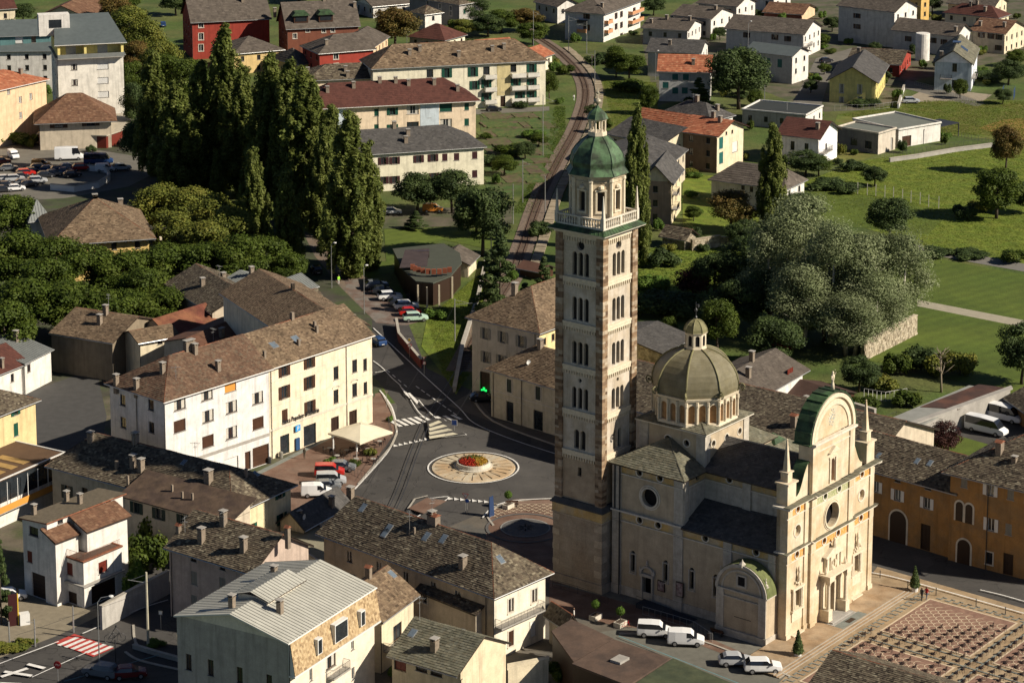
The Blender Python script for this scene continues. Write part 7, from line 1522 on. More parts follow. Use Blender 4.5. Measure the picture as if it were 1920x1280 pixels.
# road lines
for ln,w in (([(665,918),(700,880),(727,848),(742,818),(744,808)],.25),([(742,788),(735,765),(722,745),(712,733)],.22),([(700,616),(760,672),(800,710),(860,765),(890,795),(960,825),(1060,858)],.18),([(700,678),(716,690),(735,710),(752,725)],.15),([(703,700),(727,696)],.2),([(905,972),(925,952),(965,940),(1045,936)],.25),([(800,937),(842,934),(800,960),(780,972)],.2),([(1634,1000),(1780,1030),(1925,1070)],.15),([(1632,1075),(1700,1090),(1920,1152)],.22),([(1838,1108),(1880,1118),(1925,1131)],.2),([(-10,1250),(110,1205)],.2),([(155,1190),(260,1145),(315,1127)],.2),([(60,1272),(170,1222)],.15),([(120,1280),(300,1230)],.12),([(1160,1195),(1300,1250),(1400,1290)],.12)):
 ribbon('road_line',smooth(ln),w,LIN if w != .12 else mat('blue_line',(.10,.22,.24)),9,world=True)
for (x0,y0),(x1,y1),n,wd,ln_,m_ in (((742,795),(800,786),6,.62,3.2,LIN),((826,786),(856,783),3,.6,2.6,LIN),((128,1203),(192,1220),6,.55,3.0,LIN)):
 a,b=G(x0,y0)[:2],G(x1,y1)[:2];s=MB()
 for k in range(n):
  c=a+(b-a)*k/(n-1);d=(b-a)/np.linalg.norm(b-a);u=np.array([.55,-.83]) if y0 < 900 else np.array([.62,.78]);u=u/np.linalg.norm(u)
  q=[c-d*wd/2-u*ln_/2,c+d*wd/2-u*ln_/2,c+d*wd/2+u*ln_/2,c-d*wd/2+u*ln_/2];s.face([(p[0],p[1],.115) for p in q])
 s.build('zebra_crossing',m_,kind='structure')
a,b=G(124,1198)[:2],G(190,1222)[:2];u=np.array([.62,.78])*1.6;flatpoly('zebra_crossing_base',[a-u-(b-a)*.05,b-u+(b-a)*.07,b+u+(b-a)*.07,a+u-(b-a)*.05],REDL,.105)
for x0,y0,x1,y1,n in ((742,836,800,824,7),(845,935,912,941,7),(728,697,760,724,4),(783,727,853,777,8)):# give-way teeth and dashes
 s=MB()
 for k in range(n):
  c=G(x0+(x1-x0)*k/(n-1),y0+(y1-y0)*k/(n-1))[:2]
  if n == 7:s.face([(c[0]-.35,c[1]+.5,.118),(c[0]-.3,c[1]-.6,.118),(c[0]+.4,c[1]-.2,.118)])
  else:d=(G(x1,y1)-G(x0,y0))[:2];d=d/np.linalg.norm(d);q=np.array([-d[1],d[0]])*.09;e=d*.7;s.face([(*(c-q-e),.118),(*(c+q-e),.118),(*(c+q+e),.118),(*(c-q+e),.118)])
 s.build('road_markings',LIN,kind='structure')
for pts in ([(748,725),(760,743),(770,752),(764,741)],[(764,741),(768,740),(785,757),(782,762)]):area('painted_wedge',pts,LIN,11)
ribbon('road_line',smooth([(770,752),(785,775),(801,789)]),.16,LIN,11,world=True);ribbon('road_line',smooth([(785,752),(800,770),(818,787)]),.16,LIN,11,world=True)
# painted triangle island
area('traffic_island',[(800,793),(828,788),(873,818),(806,825)],ASP,10);ribbon('road_line',[(802,790),(804,810),(806,825),(875,818),(830,789)],.18,LIN,12)
for k in range(4):y_=797+k*7.5;area('island_stripe',[(804,y_+3),(822+k*9,y_-4),(829+k*10,y_-1),(806,y_+8)],mat('cream_paint',(.5,.46,.34),var=.15),11)
area('traffic_island',[(765,958),(800,938),(838,944),(795,968)],PAV,12);ribbon('kerb',[(765,957),(778,938),(802,932)],.3,KRB,14)
for pts in ([(2,1272),(52,1256)],[(8,1262),(60,1270)],[(52,1248),(84,1256)],[(-4,1284),(40,1286)]):ribbon('road_letter',pts,.55,LIN,12)
# kerbs as real steps
def kerb(pts,w=.3,h=.13):
 P=smooth(pts,4);s=MB()
 for a,b in zip(P,P[1:]):
  L=np.linalg.norm(b-a);s.frame((a[0],a[1],0),math.atan2(b[1]-a[1],b[0]-a[0]));s.box(0,L+.02,-w/2,w/2,0,h)
 s.build('kerb',KRB,kind='structure')
for pts in ([(672,908),(706,868),(732,838),(744,812)],[(744,808),(736,775),(718,740)],[(925,985),(915,965),(945,945),(985,938),(1042,935)],[(885,745),(925,790),(1042,835)],[(1160,1188),(1260,1190),(1340,1210),(1480,1268)],[(250,1172),(262,1215),(340,1238)],[(235,1222),(262,1238),(335,1255)]):kerb(pts)
# roundabout
RC=(G(887,848)[:2]+G(887,907)[:2])/2;RC[0]=G(887.5,877)[0]
rb=thing('roundabout','round stone roundabout island with flower bed in the middle of the square','roundabout',(RC[0],RC[1],0))
def ring(mb,r0,r1,z,n=48):
 for k in range(n):a,b=2*PI*k/n,2*PI*(k+1)/n;mb.face([(r0*math.cos(a),r0*math.sin(a),z),(r1*math.cos(a),r1*math.sin(a),z),(r1*math.cos(b),r1*math.sin(b),z),(r0*math.cos(b),r0*math.sin(b),z)])
s=MB();ring(s,6.45,6.68,.118);s.build('painted_ring',LIN,rb)
s=MB();s.lathe(0,0,[(6.1,0),(6.0,.12),(2.4,.3),(.1,.31)],48);s.build('stone_apron',mat('island_stone',(.42,.36,.26),col2=(.40,.28,.16),var=.15,scale=.4),rb)
s=MB()
for k in range(24):a=2*PI*k/24;s.frame((0,0,0),a);s.box(3.2,5.6,-.03,.03,.12,.265,r=.5)
for k in range(16):a=2*PI*(k+.3)/16;s.frame((0,0,0),a);s.box(3.05,3.5,-.22,.22,.2,.36,r=.5)
s.frame();s.build('inlaid_strips',mat('dark_inlay',(.25,.19,.12),var=.2),rb)
s=MB();s.lathe(0,0,[(2.75,.2),(2.75,.42),(2.45,.42),(2.4,1.0),(2.2,1.0),(2.2,.85),(.1,.9)],40);s.build('planter_wall',PLT,rb)
lm=[(1.5*math.cos(a),1.5*math.sin(a),1.1,.7,.7,.45) for a in np.linspace(0,6.28,10)]+[(0,0,1.3,.9,.9,.5)]
for nm,k_,col,sd in (('red_flowers',(PI*.75,PI*1.6),[(.35,.02,.01),(.45,.05,.02),(.25,.015,.02)],1),('yellow_flowers',(PI*1.6,PI*2.5),[(.30,.22,.02),(.38,.20,.03),(.22,.2,.03)],2),('green_plants',(PI*.3,PI*.9),[(.04,.08,.02),(.06,.10,.02)],3)):
 l_=[(r_*math.cos(a),r_*math.sin(a),1.1+.15*(1.7-r_),.45,.45,.32) for a in np.linspace(k_[0],k_[1],9) for r_ in (.5,1.15,1.75)];o=link(nm,leaf_mesh(nm,l_,2600,.15,leafmat(nm,col),seed=sd,shell=.3),rb);o['kind']='stuff'
# church parvis and steps
pv=MB();m0=MB()
def uvbox(mb,u0,u1,v0,v1,z0,z1,r=None):mb.box(u0,u1,v0,v1,z0,z1,r=r)
s=MB();s.frame((CA[0],CA[1],0),CANG)
for k,(v,z) in enumerate(((-4.9,.1),(-4.5,.2),(-4.1,.3))):s.box(-9-.0,22.9-k*.4,v,1.0,-.1,z+.001*k,r=.5)
s.build('parvis_steps',mat('parvis_stone',(.34,.25,.16),col2=(.28,.19,.11),var=.2,scale=.7,joints=(1.2,.8,.15)),kind='structure')
s=MB();s.frame((CA[0],CA[1],0),CANG);
for k,v in enumerate((-4.9,-4.5,-4.1)):s.box(-9,22.9-k*.4,v-.02,v+.12,.1*(k+1)-.02,.1*(k+1)+.012,r=.5)
s.box(7.2,13.0,-3.9,-2.6,.305,.31,1,r=.5);s.box(9.2,10.8,-3.6,-2.9,.312,.318,2,r=.5);s.build('step_edges',[KRB,GSTN,DBR],kind='structure')
# fan paving of the big square
FANL=mat('fan_lines',(.50,.40,.28),var=.15)
def fans(P0,eu,ev,nu,nv,pu,pv_,z,r=.5,inside=None):
 s=MB();T_=7
 for j in range(nv):
  for i in range(nu):
   c=np.array(P0)+eu*(pu*(i+.5*(j % 2)))+ev*pv_*j
   if inside and not inside(c):continue
   for k in range(T_):
    a,b=PI*k/T_,PI*(k+1)/T_;q=[]
    for rr,t in ((r-.07,a),(r+.03,a),(r+.03,b),(r-.07,b)):w_=c+eu*rr*math.cos(t)+ev*rr*math.sin(t);q.append((w_[0],w_[1],z))
    s.face(q)
 return s
EU=np.array([math.cos(CANG),math.sin(CANG)]);EV=np.array([-EU[1],EU[0]])
def tocuv(px,py):p=G(px,py)[:2]-CA[:2];return float(p@EU),float(p@EV)
PN=[(10.2,22.2,-19.3,-7.6),(-8,6.0,-19.3,-7.3),(10.2,22.2,-36,-22.6),(-8,6.0,-36,-22.6)]
for (u0,u1,v0,v1) in PN:
 q=[CA[:2]+EU*u+EV*v for u,v in ((u0,v0),(u1,v0),(u1,v1),(u0,v1))];flatpoly('paving_panel',q,mat('porphyry_paving',(.19,.11,.08),col2=(.23,.14,.10),var=.2,scale=1.5,bump=.01,bscale=15),.08)
 nu=int((u1-u0-.8)/1.25);nv=int((v1-v0-.9)/.7)+1;o=fans(CA[:2]+EU*(u0+.7)+EV*(v0+.15),EU,EV,nu,nv,1.25,.7,.09,.62).build('fan_lines',FANL,kind='structure')
 for (a0,a1,b0,b1) in ((u0-.25,u1+.25,v0-.25,v0),(u0-.25,u1+.25,v1,v1+.25),(u0-.25,u0,v0,v1),(u1,u1+.25,v0,v1)):
  flatpoly('paving_border',[CA[:2]+EU*u+EV*v for u,v in ((a0,b0),(a1,b0),(a1,b1),(a0,b1))],FANL,.09)
s=MB()
for k in range(34):# meander band beside the steps
 for (a0,a1,b0,b1) in ((0,.75,-5.8,-5.55),(.55,.75,-6.5,-5.8),(.55,1.1,-6.7,-6.5)):
  u=-14+k*1.15;q=[CA[:2]+EU*x+EV*y for x,y in ((u+a0,b0),(u+a1,b0),(u+a1,b1),(u+a0,b1))];s.face([(p[0],p[1],.085) for p in q])
for k in range(22):
 u=23;v=-8-k*1.15
 for (a0,a1,b0,b1) in ((0,.25,0,.75),(.25,.9,.55,.75),(.7,.95,.55,1.15)):
  q=[CA[:2]+EU*x+EV*y for x,y in ((u+a0,v-b1),(u+a1,v-b1),(u+a1,v-b0),(u+a0,v-b0))];s.face([(p[0],p[1],.085) for p in q])
s.build('meander_band',GSTN,kind='structure')
for v in (-20.2,-21.7):flatpoly('paving_band',[CA[:2]+EU*x+EV*y for x,y in ((-9,v-.15),(26,v-.15),(26,v+.15),(-9,v+.15))],GSTN,.094)
for x_ in (7.0,9.1):flatpoly('paving_band',[CA[:2]+EU*x+EV*y for x,y in ((x_,-45),(x_+.25,-45),(x_+.25,-7.5),(x_,-7.5))],GSTN,.098)
# small piazza by the tower
PC=G(985,990)[:2];s=fans(PC-np.array([9,4]),np.array([1.,0]),np.array([0,1.]),18,36,1.05,.6,.09,inside=lambda c:np.linalg.norm(c-PC) > 5.7 and c[1] < G(985,946)[1] and c[0] > G(922,960)[0]);s.build('fan_lines',FANL,kind='structure')
s=MB();s.frame((PC[0],PC[1],0));ring(s,0.01,3.2,.094);ring(s,5.0,5.4,.094);s.build('mosaic_circle',mat('grey_mosaic',(.095,.09,.085),var=.2),kind='structure');s=MB();s.frame((PC[0],PC[1],0));ring(s,3.2,3.4,.098)
for k in range(8):s.frame((PC[0],PC[1],0),k*PI/4);s.box(.3,1.3,-.1,.1,.094,.05)
s.build('mosaic_ring',mat('pale_mosaic',(.24,.23,.21)),kind='structure')
# railway
TR=smooth([(985,55),(1015,75),(1048,98),(1080,130),(1096,160),(1096,195),(1078,245),(1048,300),(1020,355),(1002,400),(985,450),(958,520),(925,575),(895,630),(865,690),(835,740),(803,790),(778,850),(742,945),(690,1030)],8)
cut=next(i for i,p in enumerate(TR) if p[1] < G(860,700)[1])
ribbon('railway_ballast',TR[:cut],4.6,mat('ballast',(.17,.125,.09),col2=(.13,.10,.08),var=.3,scale=2,bump=.05,bscale=8),6,z=.085,world=True)
for sg in (-.55,.55):
 P=[p+np.array([-(q-p)[1],(q-p)[0]])/np.linalg.norm(q-p)*sg for p,q in zip(TR,TR[1:])];s=MB();s.tube([(p[0],p[1],.2) for p in P[:cut]],.06,4);s.build('rail',mat('rusty_rail',(.08,.045,.03)),kind='structure');ribbon('street_rail',P[cut-1:],.12,IRON,13,world=True)
s=MB();acc=0;last=TR[0]
for p,q in zip(TR[:cut],TR[1:cut]):
 L=np.linalg.norm(q-p);n=max(1,int(L/.75))
 for k in range(n):c=p+(q-p)*k/n;s.frame((c[0],c[1],0),math.atan2((q-p)[1],(q-p)[0]));s.box(-.12,.12,-1.0,1.0,.02,.15)
s.build('sleepers',mat('sleeper',(.075,.045,.03),var=.3),kind='structure')
s=MB()   # stone pitching on the right of the track
for i in range(14,cut-26):
 p,q=TR[i],TR[i+1];d=(q-p)/np.linalg.norm(q-p);n_=np.array([-d[1],d[0]])
 for k in range(3):c=p+(q-p)*k/3+n_*3.6;s.frame((c[0],c[1],0),math.atan2(n_[1],n_[0]));s.box(-1.0,1.0,-.45,.4,0,random.uniform(.25,.45))
s.build('stone_pitching',mat('pitching_stone',(.28,.23,.16),var=.3),kind='structure')

PL=[(905,212),(1015,212),(1040,245),(1005,325),(935,370)]
s1,s2=MB(),MB();R_=random.Random(4);a0=G(915,215)[:2]
for i in range(9):
 for j in range(8):
  c=G(915+i*13-j*1,218+j*17)[:2]
  if G(1040,245)[0]-2 < c[0]:continue
  w_,l_=R_.uniform(2.5,5),R_.uniform(4,9);(s1 if R_.random() < .5 else s2).frame((c[0],c[1],0),.25);t_=s1 if (i+j) % 2 else s2;t_.frame((c[0],c[1],0),.25);t_.box(-w_/2,w_/2,-l_/2,l_/2,.0,R_.uniform(.1,.35))
s1.build('vegetable_beds',mat('bed_soil',(.10,.07,.045),col2=(.08,.09,.03),var=.3,scale=1),kind='structure');s2.build('vegetable_beds',mat('bed_green',(.05,.09,.02),col2=(.09,.10,.03),var=.35,scale=1.5,bump=.1),kind='structure')

# tufts standing in the rough meadows
def tufts(name,polys,n,hgt,cols,seed):
 r=np.random.default_rng(seed);P=[]
 for pts in polys:
  q=np.array([G(x,y)[:2] for x,y in pts]);lo,hi=q.min(0),q.max(0);c=lo+(hi-lo)*r.random((n*3,2));ins=np.zeros(len(c),bool);j=len(q)-1
  for i in range(len(q)):
   a,b=q[i],q[j];k=((a[1] > c[:,1]) != (b[1] > c[:,1])) & (c[:,0] < (b[0]-a[0])*(c[:,1]-a[1])/(b[1]-a[1]+1e-9)+a[0]);ins ^= k;j=i
  P.append(c[ins][:n])
 c=np.concatenate(P);m=len(c);a=r.random(m)*6.28;w=.12+.22*r.random(m);h=hgt*(.5+r.random(m));dx,dy=np.cos(a)*w,np.sin(a)*w;v=np.zeros((m,3,3));v[:,0,0]=c[:,0]-dx;v[:,0,1]=c[:,1]-dy;v[:,1,0]=c[:,0]+dx;v[:,1,1]=c[:,1]+dy;v[:,2,0]=c[:,0]+r.normal(size=m)*.08;v[:,2,1]=c[:,1]+r.normal(size=m)*.08;v[:,2,2]=h
 v[:,:2,2]=.03;me=D.meshes.new(name);me.vertices.add(3*m);me.vertices.foreach_set('co',v.ravel());me.loops.add(3*m);me.loops.foreach_set('vertex_index',np.arange(3*m,dtype=np.int32));me.polygons.add(m);me.polygons.foreach_set('loop_start',np.arange(0,3*m,3,dtype=np.int32));me.update(calc_edges=True)
 at=me.attributes.new('rnd','FLOAT','FACE');at.data.foreach_set('value',r.random(m).astype(np.float32));me.materials.append(leafmat(name,cols,.4));o=link(name,me,None,'rough grass tufts in the %s fields' % ('right hand' if seed == 5 else 'middle'),'stuff',cat='grass')
tufts('grass',[[(1500,345),(1600,305),(1690,290),(1860,275),(1990,262),(1990,500),(1730,460),(1600,420)],[(1570,215),(1660,200),(1740,188),(1990,190),(1990,262),(1740,250)],[(800,600),(925,490),(925,560),(880,700),(855,735),(830,700)],[(1130,150),(1230,155),(1235,235),(1150,245)]],40000,.08,[(.10,.145,.016),(.12,.165,.02),(.14,.18,.025),(.17,.18,.04)],5)
tufts('bank_grass',[[(1000,400),(1060,290),(1060,200),(1040,200),(1020,300),(960,400)],[(1200,470),(1330,445),(1480,480),(1480,560),(1300,560),(1195,560)]],9000,.12,[(.055,.10,.011),(.08,.12,.015),(.10,.14,.022)],6)
ORD='first second third fourth fifth sixth seventh eighth ninth tenth eleventh twelfth thirteenth fourteenth fifteenth sixteenth seventeenth eighteenth nineteenth'.split()
# ---------------------------------------------------------------- vehicles
CGL=mat('car_glass',(.012,.014,.018),rough=.06,spec=.8);TYR=mat('tyre',(.015,.015,.015));RIM=mat('rim',(.35,.35,.36),rough=.35,metal=.7,var=.05);LMP=mat('lamp_lens',(.6,.6,.58),rough=.15);RLM=mat('red_lens',(.35,.02,.015),rough=.2);PLS_=mat('black_trim',(.02,.02,.02),rough=.6)
def cpaint(n,c):return mat('car_'+n,c,rough=.22,var=.03,spec=.6)
CC={k:cpaint(k,v) for k,v in dict(white=(.70,.70,.69),silver=(.38,.39,.40),grey=(.13,.14,.15),dark=(.02,.022,.028),blue=(.02,.05,.14),red=(.42,.02,.015),mint=(.42,.58,.47),orange=(.55,.2,.03),maroon=(.12,.012,.012)).items()}
KC={  # length, width, sections: share of length, bottom, belt, roof
 'hatch':(4.05,1.74,[(0,.38,.6,.6),(.03,.24,.74,.74),(.24,.2,.93,.93),(.43,.2,.96,1.45),(.78,.2,1.0,1.46),(.95,.24,1.02,1.08),(1,.36,.8,.8)],1.0),
 'suv':(4.4,1.84,[(0,.42,.72,.72),(.03,.3,.86,.86),(.25,.26,1.04,1.04),(.40,.26,1.07,1.62),(.85,.26,1.1,1.62),(.97,.3,1.1,1.15),(1,.4,.9,.9)],1.0),
 'van':(4.4,1.82,[(0,.4,.7,.7),(.03,.28,.84,.84),(.20,.24,1.08,1.08),(.37,.22,1.12,1.78),(.6,.22,1.12,1.86),(.97,.24,1.12,1.84),(1,.3,1.1,1.6)],.52),
 'mpv':(4.3,1.82,[(0,.4,.7,.7),(.03,.28,.84,.84),(.20,.24,1.08,1.08),(.37,.22,1.12,1.76),(.6,.22,1.12,1.82),(.97,.24,1.12,1.80),(1,.3,1.1,1.3)],1.0),
 'bus':(6.6,2.0,[(0,.45,.8,.8),(.02,.35,1.0,1.0),(.12,.3,1.25,1.3),(.25,.3,1.3,2.4),(.6,.3,1.3,2.55),(.98,.3,1.3,2.5),(1,.4,1.3,2.3)],.93),
 'camper':(6.6,2.2,[(0,.45,.8,.8),(.03,.35,1.0,1.0),(.12,.3,1.3,1.35),(.2,.3,1.5,2.9),(.6,.3,1.5,3.0),(.99,.3,1.5,2.95),(1,.4,1.5,2.8)],.35)}
def vehicle_parts(kind,col):
 L,Wd,sec,gto=KC[kind];b,g=MB(),MB();rings=[];S2=[]
 for a,c in zip(sec,sec[1:]):
  S2.append(a)
  if c[0]-a[0] > .15:S2.append(tuple((p+q)/2 for p,q in zip(a,c)))
 S2.append(sec[-1])
 for (t,zb,zt,zr) in S2:
  x=L/2-t*L;e=1-.10*(abs(2*t-1)**5)-.04*(abs(2*t-1)**2);w=Wd/2*e;cab=zr > zt+.12;wr=w*(.80 if kind not in ('van','bus','camper','mpv') else .90) if cab else w*.86;zr2=zr if cab else zt+.04
  hh=[(w*.90,zb),(w,zb+.16),(w,(zb+zt)/2),(w*.965,zt),(wr,zr2-(.06 if cab else .01)),(wr*.86,zr2)]
  rings.append([(x,y,z) for y,z in hh]+[(x,-y,z) for y,z in hh[::-1]])
 for i in range(len(rings)-1):
  A,B=rings[i],rings[i+1];ca,cb=S2[i][3] > S2[i][2]+.12,S2[i+1][3] > S2[i+1][2]+.12;tm=(S2[i][0]+S2[i+1][0])/2
  for k in range(12):
   q=[A[k],A[(k+1) % 12],B[(k+1) % 12],B[k]];side=k in (3,7);top=k in (4,5,6)
   gl=(side and ca and cb and tm < gto and tm < .97) or (side and ca != cb) or (top and ca != cb and (tm < .5 or gto >= 1))
   (g if gl else b).face(q,r=.5)
 b.face(rings[0][::-1],r=.5);b.face(rings[-1],r=.5)
 out=[('body',b.mesh('body',CC[col],True),(0,0,0)),('windows',g.mesh('windows',CGL),(0,0,0))]
 t=MB()
 for sx in (-1,1):
  if sec[3][3] > 0:
   for xx in (L*.06,-L*.14):t.box(xx-.035,xx+.035,sx*Wd*.48-.015 if sx > 0 else -Wd*.48-.01,sx*Wd*.48+.01 if sx > 0 else -Wd*.48+.015,sec[3][2]-.02,sec[3][3]-.25)
 out += [('trim',(lambda m_:(m_.box(-L*.36,L*.36,-Wd/2-.01,Wd/2+.01,.24,.36),m_.mesh('trim',PLS_))[1])(MB()),(0,0,0))]
 pl=MB()
 for xx in (L*.497,-L*.503):pl.box(xx-.02,xx+.02,-.25,.25,.42,.53)
 out.append(('number_plate',pl.mesh('number_plate',WPT),(0,0,0)));mi_=MB()
 for sy in (-1,1):mi_.box(L*.17,L*.20,sy*Wd*.5-.02,sy*(Wd*.5+.16)+.02,sec[3][2]-.02,sec[3][2]+.14)
 out.append(('mirrors',mi_.mesh('mirrors',PLS_),(0,0,0)))
 r=.33 if L < 5 else .36
 w=MB();w.loft([[(rr*math.cos(a),y,rr*math.sin(a)) for a in [2*PI*k/16 for k in range(16)]] for rr,y in ((r*.8,-.1),(r,-.08),(r,.08),(r*.8,.1))]);wm=w.mesh('wheel',TYR)
 rm_=MB();rm_.loft([[(rr*math.cos(a),y,rr*math.sin(a)) for a in [2*PI*k/12 for k in range(12)]] for rr,y in ((r*.6,-.115),(r*.62,.115))]);rm=rm_.mesh('rim',RIM)
 wh=[('wheel',wm,(sx*L*(.30 if sx < 0 else .31),sy*(Wd/2-.09),r),rm) for sx in (-1,1) for sy in (-1,1)]
 h=MB();h.box(-.06,.04,-.18,.18,-.07,.07);hm=h.mesh('headlight',LMP);h2=MB();h2.box(-.03,.05,-.12,.12,-.1,.1);tm_=h2.mesh('tail_light',RLM)
 zt=sec[1][2]-.12;lt=[('headlight',hm,(L*.472,s*Wd*.33,zt)) for s in (-1,1)]+[('tail_light',tm_,(-L*.487,s*Wd*.36,zt+.08)) for s in (-1,1)]
 return out,wh,lt
NMV={'hatch':('parked_car','car'),'suv':('parked_car','car'),'van':('delivery_van','van'),'mpv':('parked_car','car'),'bus':('minibus','minibus'),'camper':('camper_van','camper van')}
def car(kind,col,px,py,head,label,group=None,parts=True):
 out,wh,lt=_cached(('car',kind,col),lambda:vehicle_parts(kind,col));P=G(px,py);t=thing(NMV[kind][0],label,NMV[kind][1],(P[0],P[1],.09),math.radians(head),group)
 for n,m,l in out:link(n,m,t,loc=l)
 for n,m,l,rm in wh:o=link(n,m,t,loc=l);link('rim',rm,o)
 if parts:
  for n,m,l in lt:link(n,m,t,loc=l)
 return t
car('mpv','white',1228,1192,-6,'white family van parked nearest the tower in the lane by the church');car('van','white',1286,1208,-5,'white panel van with windowless sides in the lane by the church')
car('hatch','silver',1379,1246,2,'silver small hatchback parked left of the white SUV by the chapel');car('suv','white',1430,1259,1,'white SUV parked furthest right in the lane by the chapel')
gr='cars parked at the modern restaurant'
for c in (('suv','grey',706,541,18,'grey car at the back of the restaurant row'),('hatch','dark',716,550,16,'black car second in the restaurant row'),('suv','white',731,562,14,'bright white estate car in the restaurant row, third from the back'),('hatch','dark',749,573,14,'dark car between the two white ones at the restaurant'),('suv','white',762,580,12,'white car beside the red-roofed one'),('hatch','red',769,591,12,'red-roofed dark car in the restaurant row'),('suv','mint',779,602,10,'pale mint green car nearest the square')):car(*c,gr)
car('hatch','dark',592,512,110,'dark car on the shaded avenue behind the courtyard roofs');car('hatch','blue',709,646,118,'dark blue car driving in shade beside the bank wing')
gr='cars parked on the bank square'
for c in (('van','white',594,930,6,'white van with red lettering panel on the bank square'),('hatch','grey',613,918,8,'dark grey car half hidden beside the white van'),('mpv','silver',621,908,5,'silver estate car behind the van on the bank square'),('mpv','red',618,892,3,'red estate car on the bank square'),('hatch','grey',641,882,-5,'dark grey hatchback beside the cafe planters')):car(*c,gr)
car('hatch','white',20,1124,14,'small white hatchback with decals in front of the garage doors');car('hatch','maroon',243,1270,12,'dark red car at the bottom edge in shade');car('suv','grey',190,1268,160,'grey car at the bottom edge behind the lamp post')
gr='cars in the big car park at the left edge'
cl=['dark','grey','silver','white','dark','red','blue','grey','dark','silver','dark','white']
cps=((2,308,'maroon'),(17,320,'grey'),(12,352,'dark'),(28,341,'silver'),(10,340,'silver'),(30,358,'white'),(48,330,'red'),(40,336,'dark'),(62,326,'dark'),(75,320,'dark'),(55,350,'dark'),(45,347,'grey'),(70,344,'silver'),(86,333,'dark'),(101,330,'grey'),(112,324,'dark'),(127,318,'silver'),(122,326,'blue'),(153,320,'red'),(90,322,'blue'),(240,270,'silver'),(228,320,'silver'),(5,360,'dark'),(136,332,'dark'))
for i,(x,y,c) in enumerate(cps):
 o_=sorted(q[0] for q in cps if q[2] == c).index(x)
 car('hatch' if i % 3 else 'suv',c,x,y,20+random.uniform(-4,4),'%s %s car from the left in the big car park' % (ORD[o_],{'dark':'black','maroon':'dark red'}.get(c,c)),gr,parts=False)
car('van','white',25,297,-60,'white pickup truck at the hedge of the car park');car('camper','white',130,300,10,'big white camper van in front of the dark red restaurant');car('bus','blue',185,308,5,'blue lorry beside the camper van');car('van','white',197,322,10,'white van below the blue lorry');car('van','orange',78,314,5,'orange-brown van in the car park')
car('bus','white',1849,812,-39,'white minibus in front, with sunlit roof hatches');car('bus','white',1880,788,-39,'white minibus behind, half hidden by the front one')
car('suv','silver',1708,194,4,'silver SUV on the yard beside the yellow house');car('hatch','dark',1549,118,30,'dark car in the lane left of the yellow house');car('hatch','dark',926,209,0,'dark car on the allotment road by the cream apartments');car('hatch','white',735,402,5,'pale car behind the round trees');car('van','orange',812,398,0,'orange machine between the round dark trees');car('hatch','dark',905,752,10,'dark car in the shade at the pharmacy');car('hatch','blue',306,50,100,'blue car in the shade left of the red house');
# red lettering patch on the van
# ---------------------------------------------------------------- people
def person(px,py,face,shirt,trousers,hair,label,walk=0.,vest=None,lean=0.):
 key=('person',walk,lean)
 def f():
  me=D.meshes.new('body');s=walk
  V=[(0,0,.98,.125),(0,0,1.2,.12),(0,0,1.42,.15),(.0,0,1.52,.055),(.01,0,1.6,.08),(.015,0,1.70,.085),(.0,0,1.77,.05),
             (0,.09,.92,.095),(s*.22,.10,.50,.065),(s*.20-abs(s)*.1,.10,.08,.045),(s*.20+.14-abs(s)*.1,.10,.03,.035),
             (0,-.09,.92,.095),(-s*.12,-.10,.50,.065),(-s*.32,-.10,.10,.045),(-s*.32+.14,-.10,.03,.035),
             (0,.19,1.42,.06),(-s*.08,.24,1.15,.045),(s*.02+.06,.25,.90,.035),(s*.04+.09,.25,.80,.03),
             (0,-.19,1.42,.06),(s*.10,-.24,1.15,.045),(s*.22+.05,-.25,.92,.035),(s*.25+.08,-.25,.82,.03)]
  Ed=[(0,1),(1,2),(2,3),(3,4),(4,5),(5,6),(0,7),(7,8),(8,9),(9,10),(0,11),(11,12),(12,13),(13,14),(2,15),(15,16),(16,17),(17,18),(2,19),(19,20),(20,21),(21,22)]
  me.from_pydata([v[:3] for v in V],Ed,[]);o=D.objects.new('tmp',me);COL.objects.link(o);md=o.modifiers.new('s','SKIN')
  for i,v in enumerate(V):me.skin_vertices[0].data[i].radius=(v[3],v[3]*(1.25 if i in (0,1,2) else 1))
  me.skin_vertices[0].data[0].use_root=True;sb=o.modifiers.new('u','SUBSURF');sb.levels=1
  dg=bpy.context.evaluated_depsgraph_get();dg.update();m2=D.meshes.new_from_object(o.evaluated_get(dg));D.objects.remove(o);return m2
 base=_cached(key,f);me=base.copy();me.materials.clear()
 for m in (shirt,trousers,mat('skin',(.42,.24,.16),var=.05),PLS_):me.materials.append(m)
 for p in me.polygons:c=p.center;p.material_index=3 if c.z < .09 else 1 if c.z < .98 and abs(c.y) < .2 else 2 if c.z > 1.5 or (c.z < .95 and abs(c.y) >= .2) else 0;p.use_smooth=True
 t=thing('person',label,'person',G(px,py),math.radians(face));link('body',me,t,loc=(0,0,.09))
 h=MB();h.lathe(-.01,0,[(.02,1.62),(.095,1.64),(.105,1.70),(.09,1.78),(.03,1.82)],10);h.build('hair',hair,t,smooth=True)
 fm=MB();fm.lathe(.1,0,[(.004,1.64),(.02,1.645),(.006,1.69)],5);fm.build('nose',mat('skin',(.4,.2,.1)),t)
 return t
HD=mat('dark_hair',(.02,.012,.008));SH1=paint('olive_shirt',(.12,.11,.08));SH2=paint('black_shirt',(.015,.015,.018));SH3=paint('red_shirt',(.35,.02,.02));SH4=paint('hi_vis',(.35,.75,.05));JN=paint('blue_jeans',(.06,.08,.13));TRW=paint('pale_trousers',(.5,.5,.48));SHW=paint('white_shirt',(.65,.63,.6))
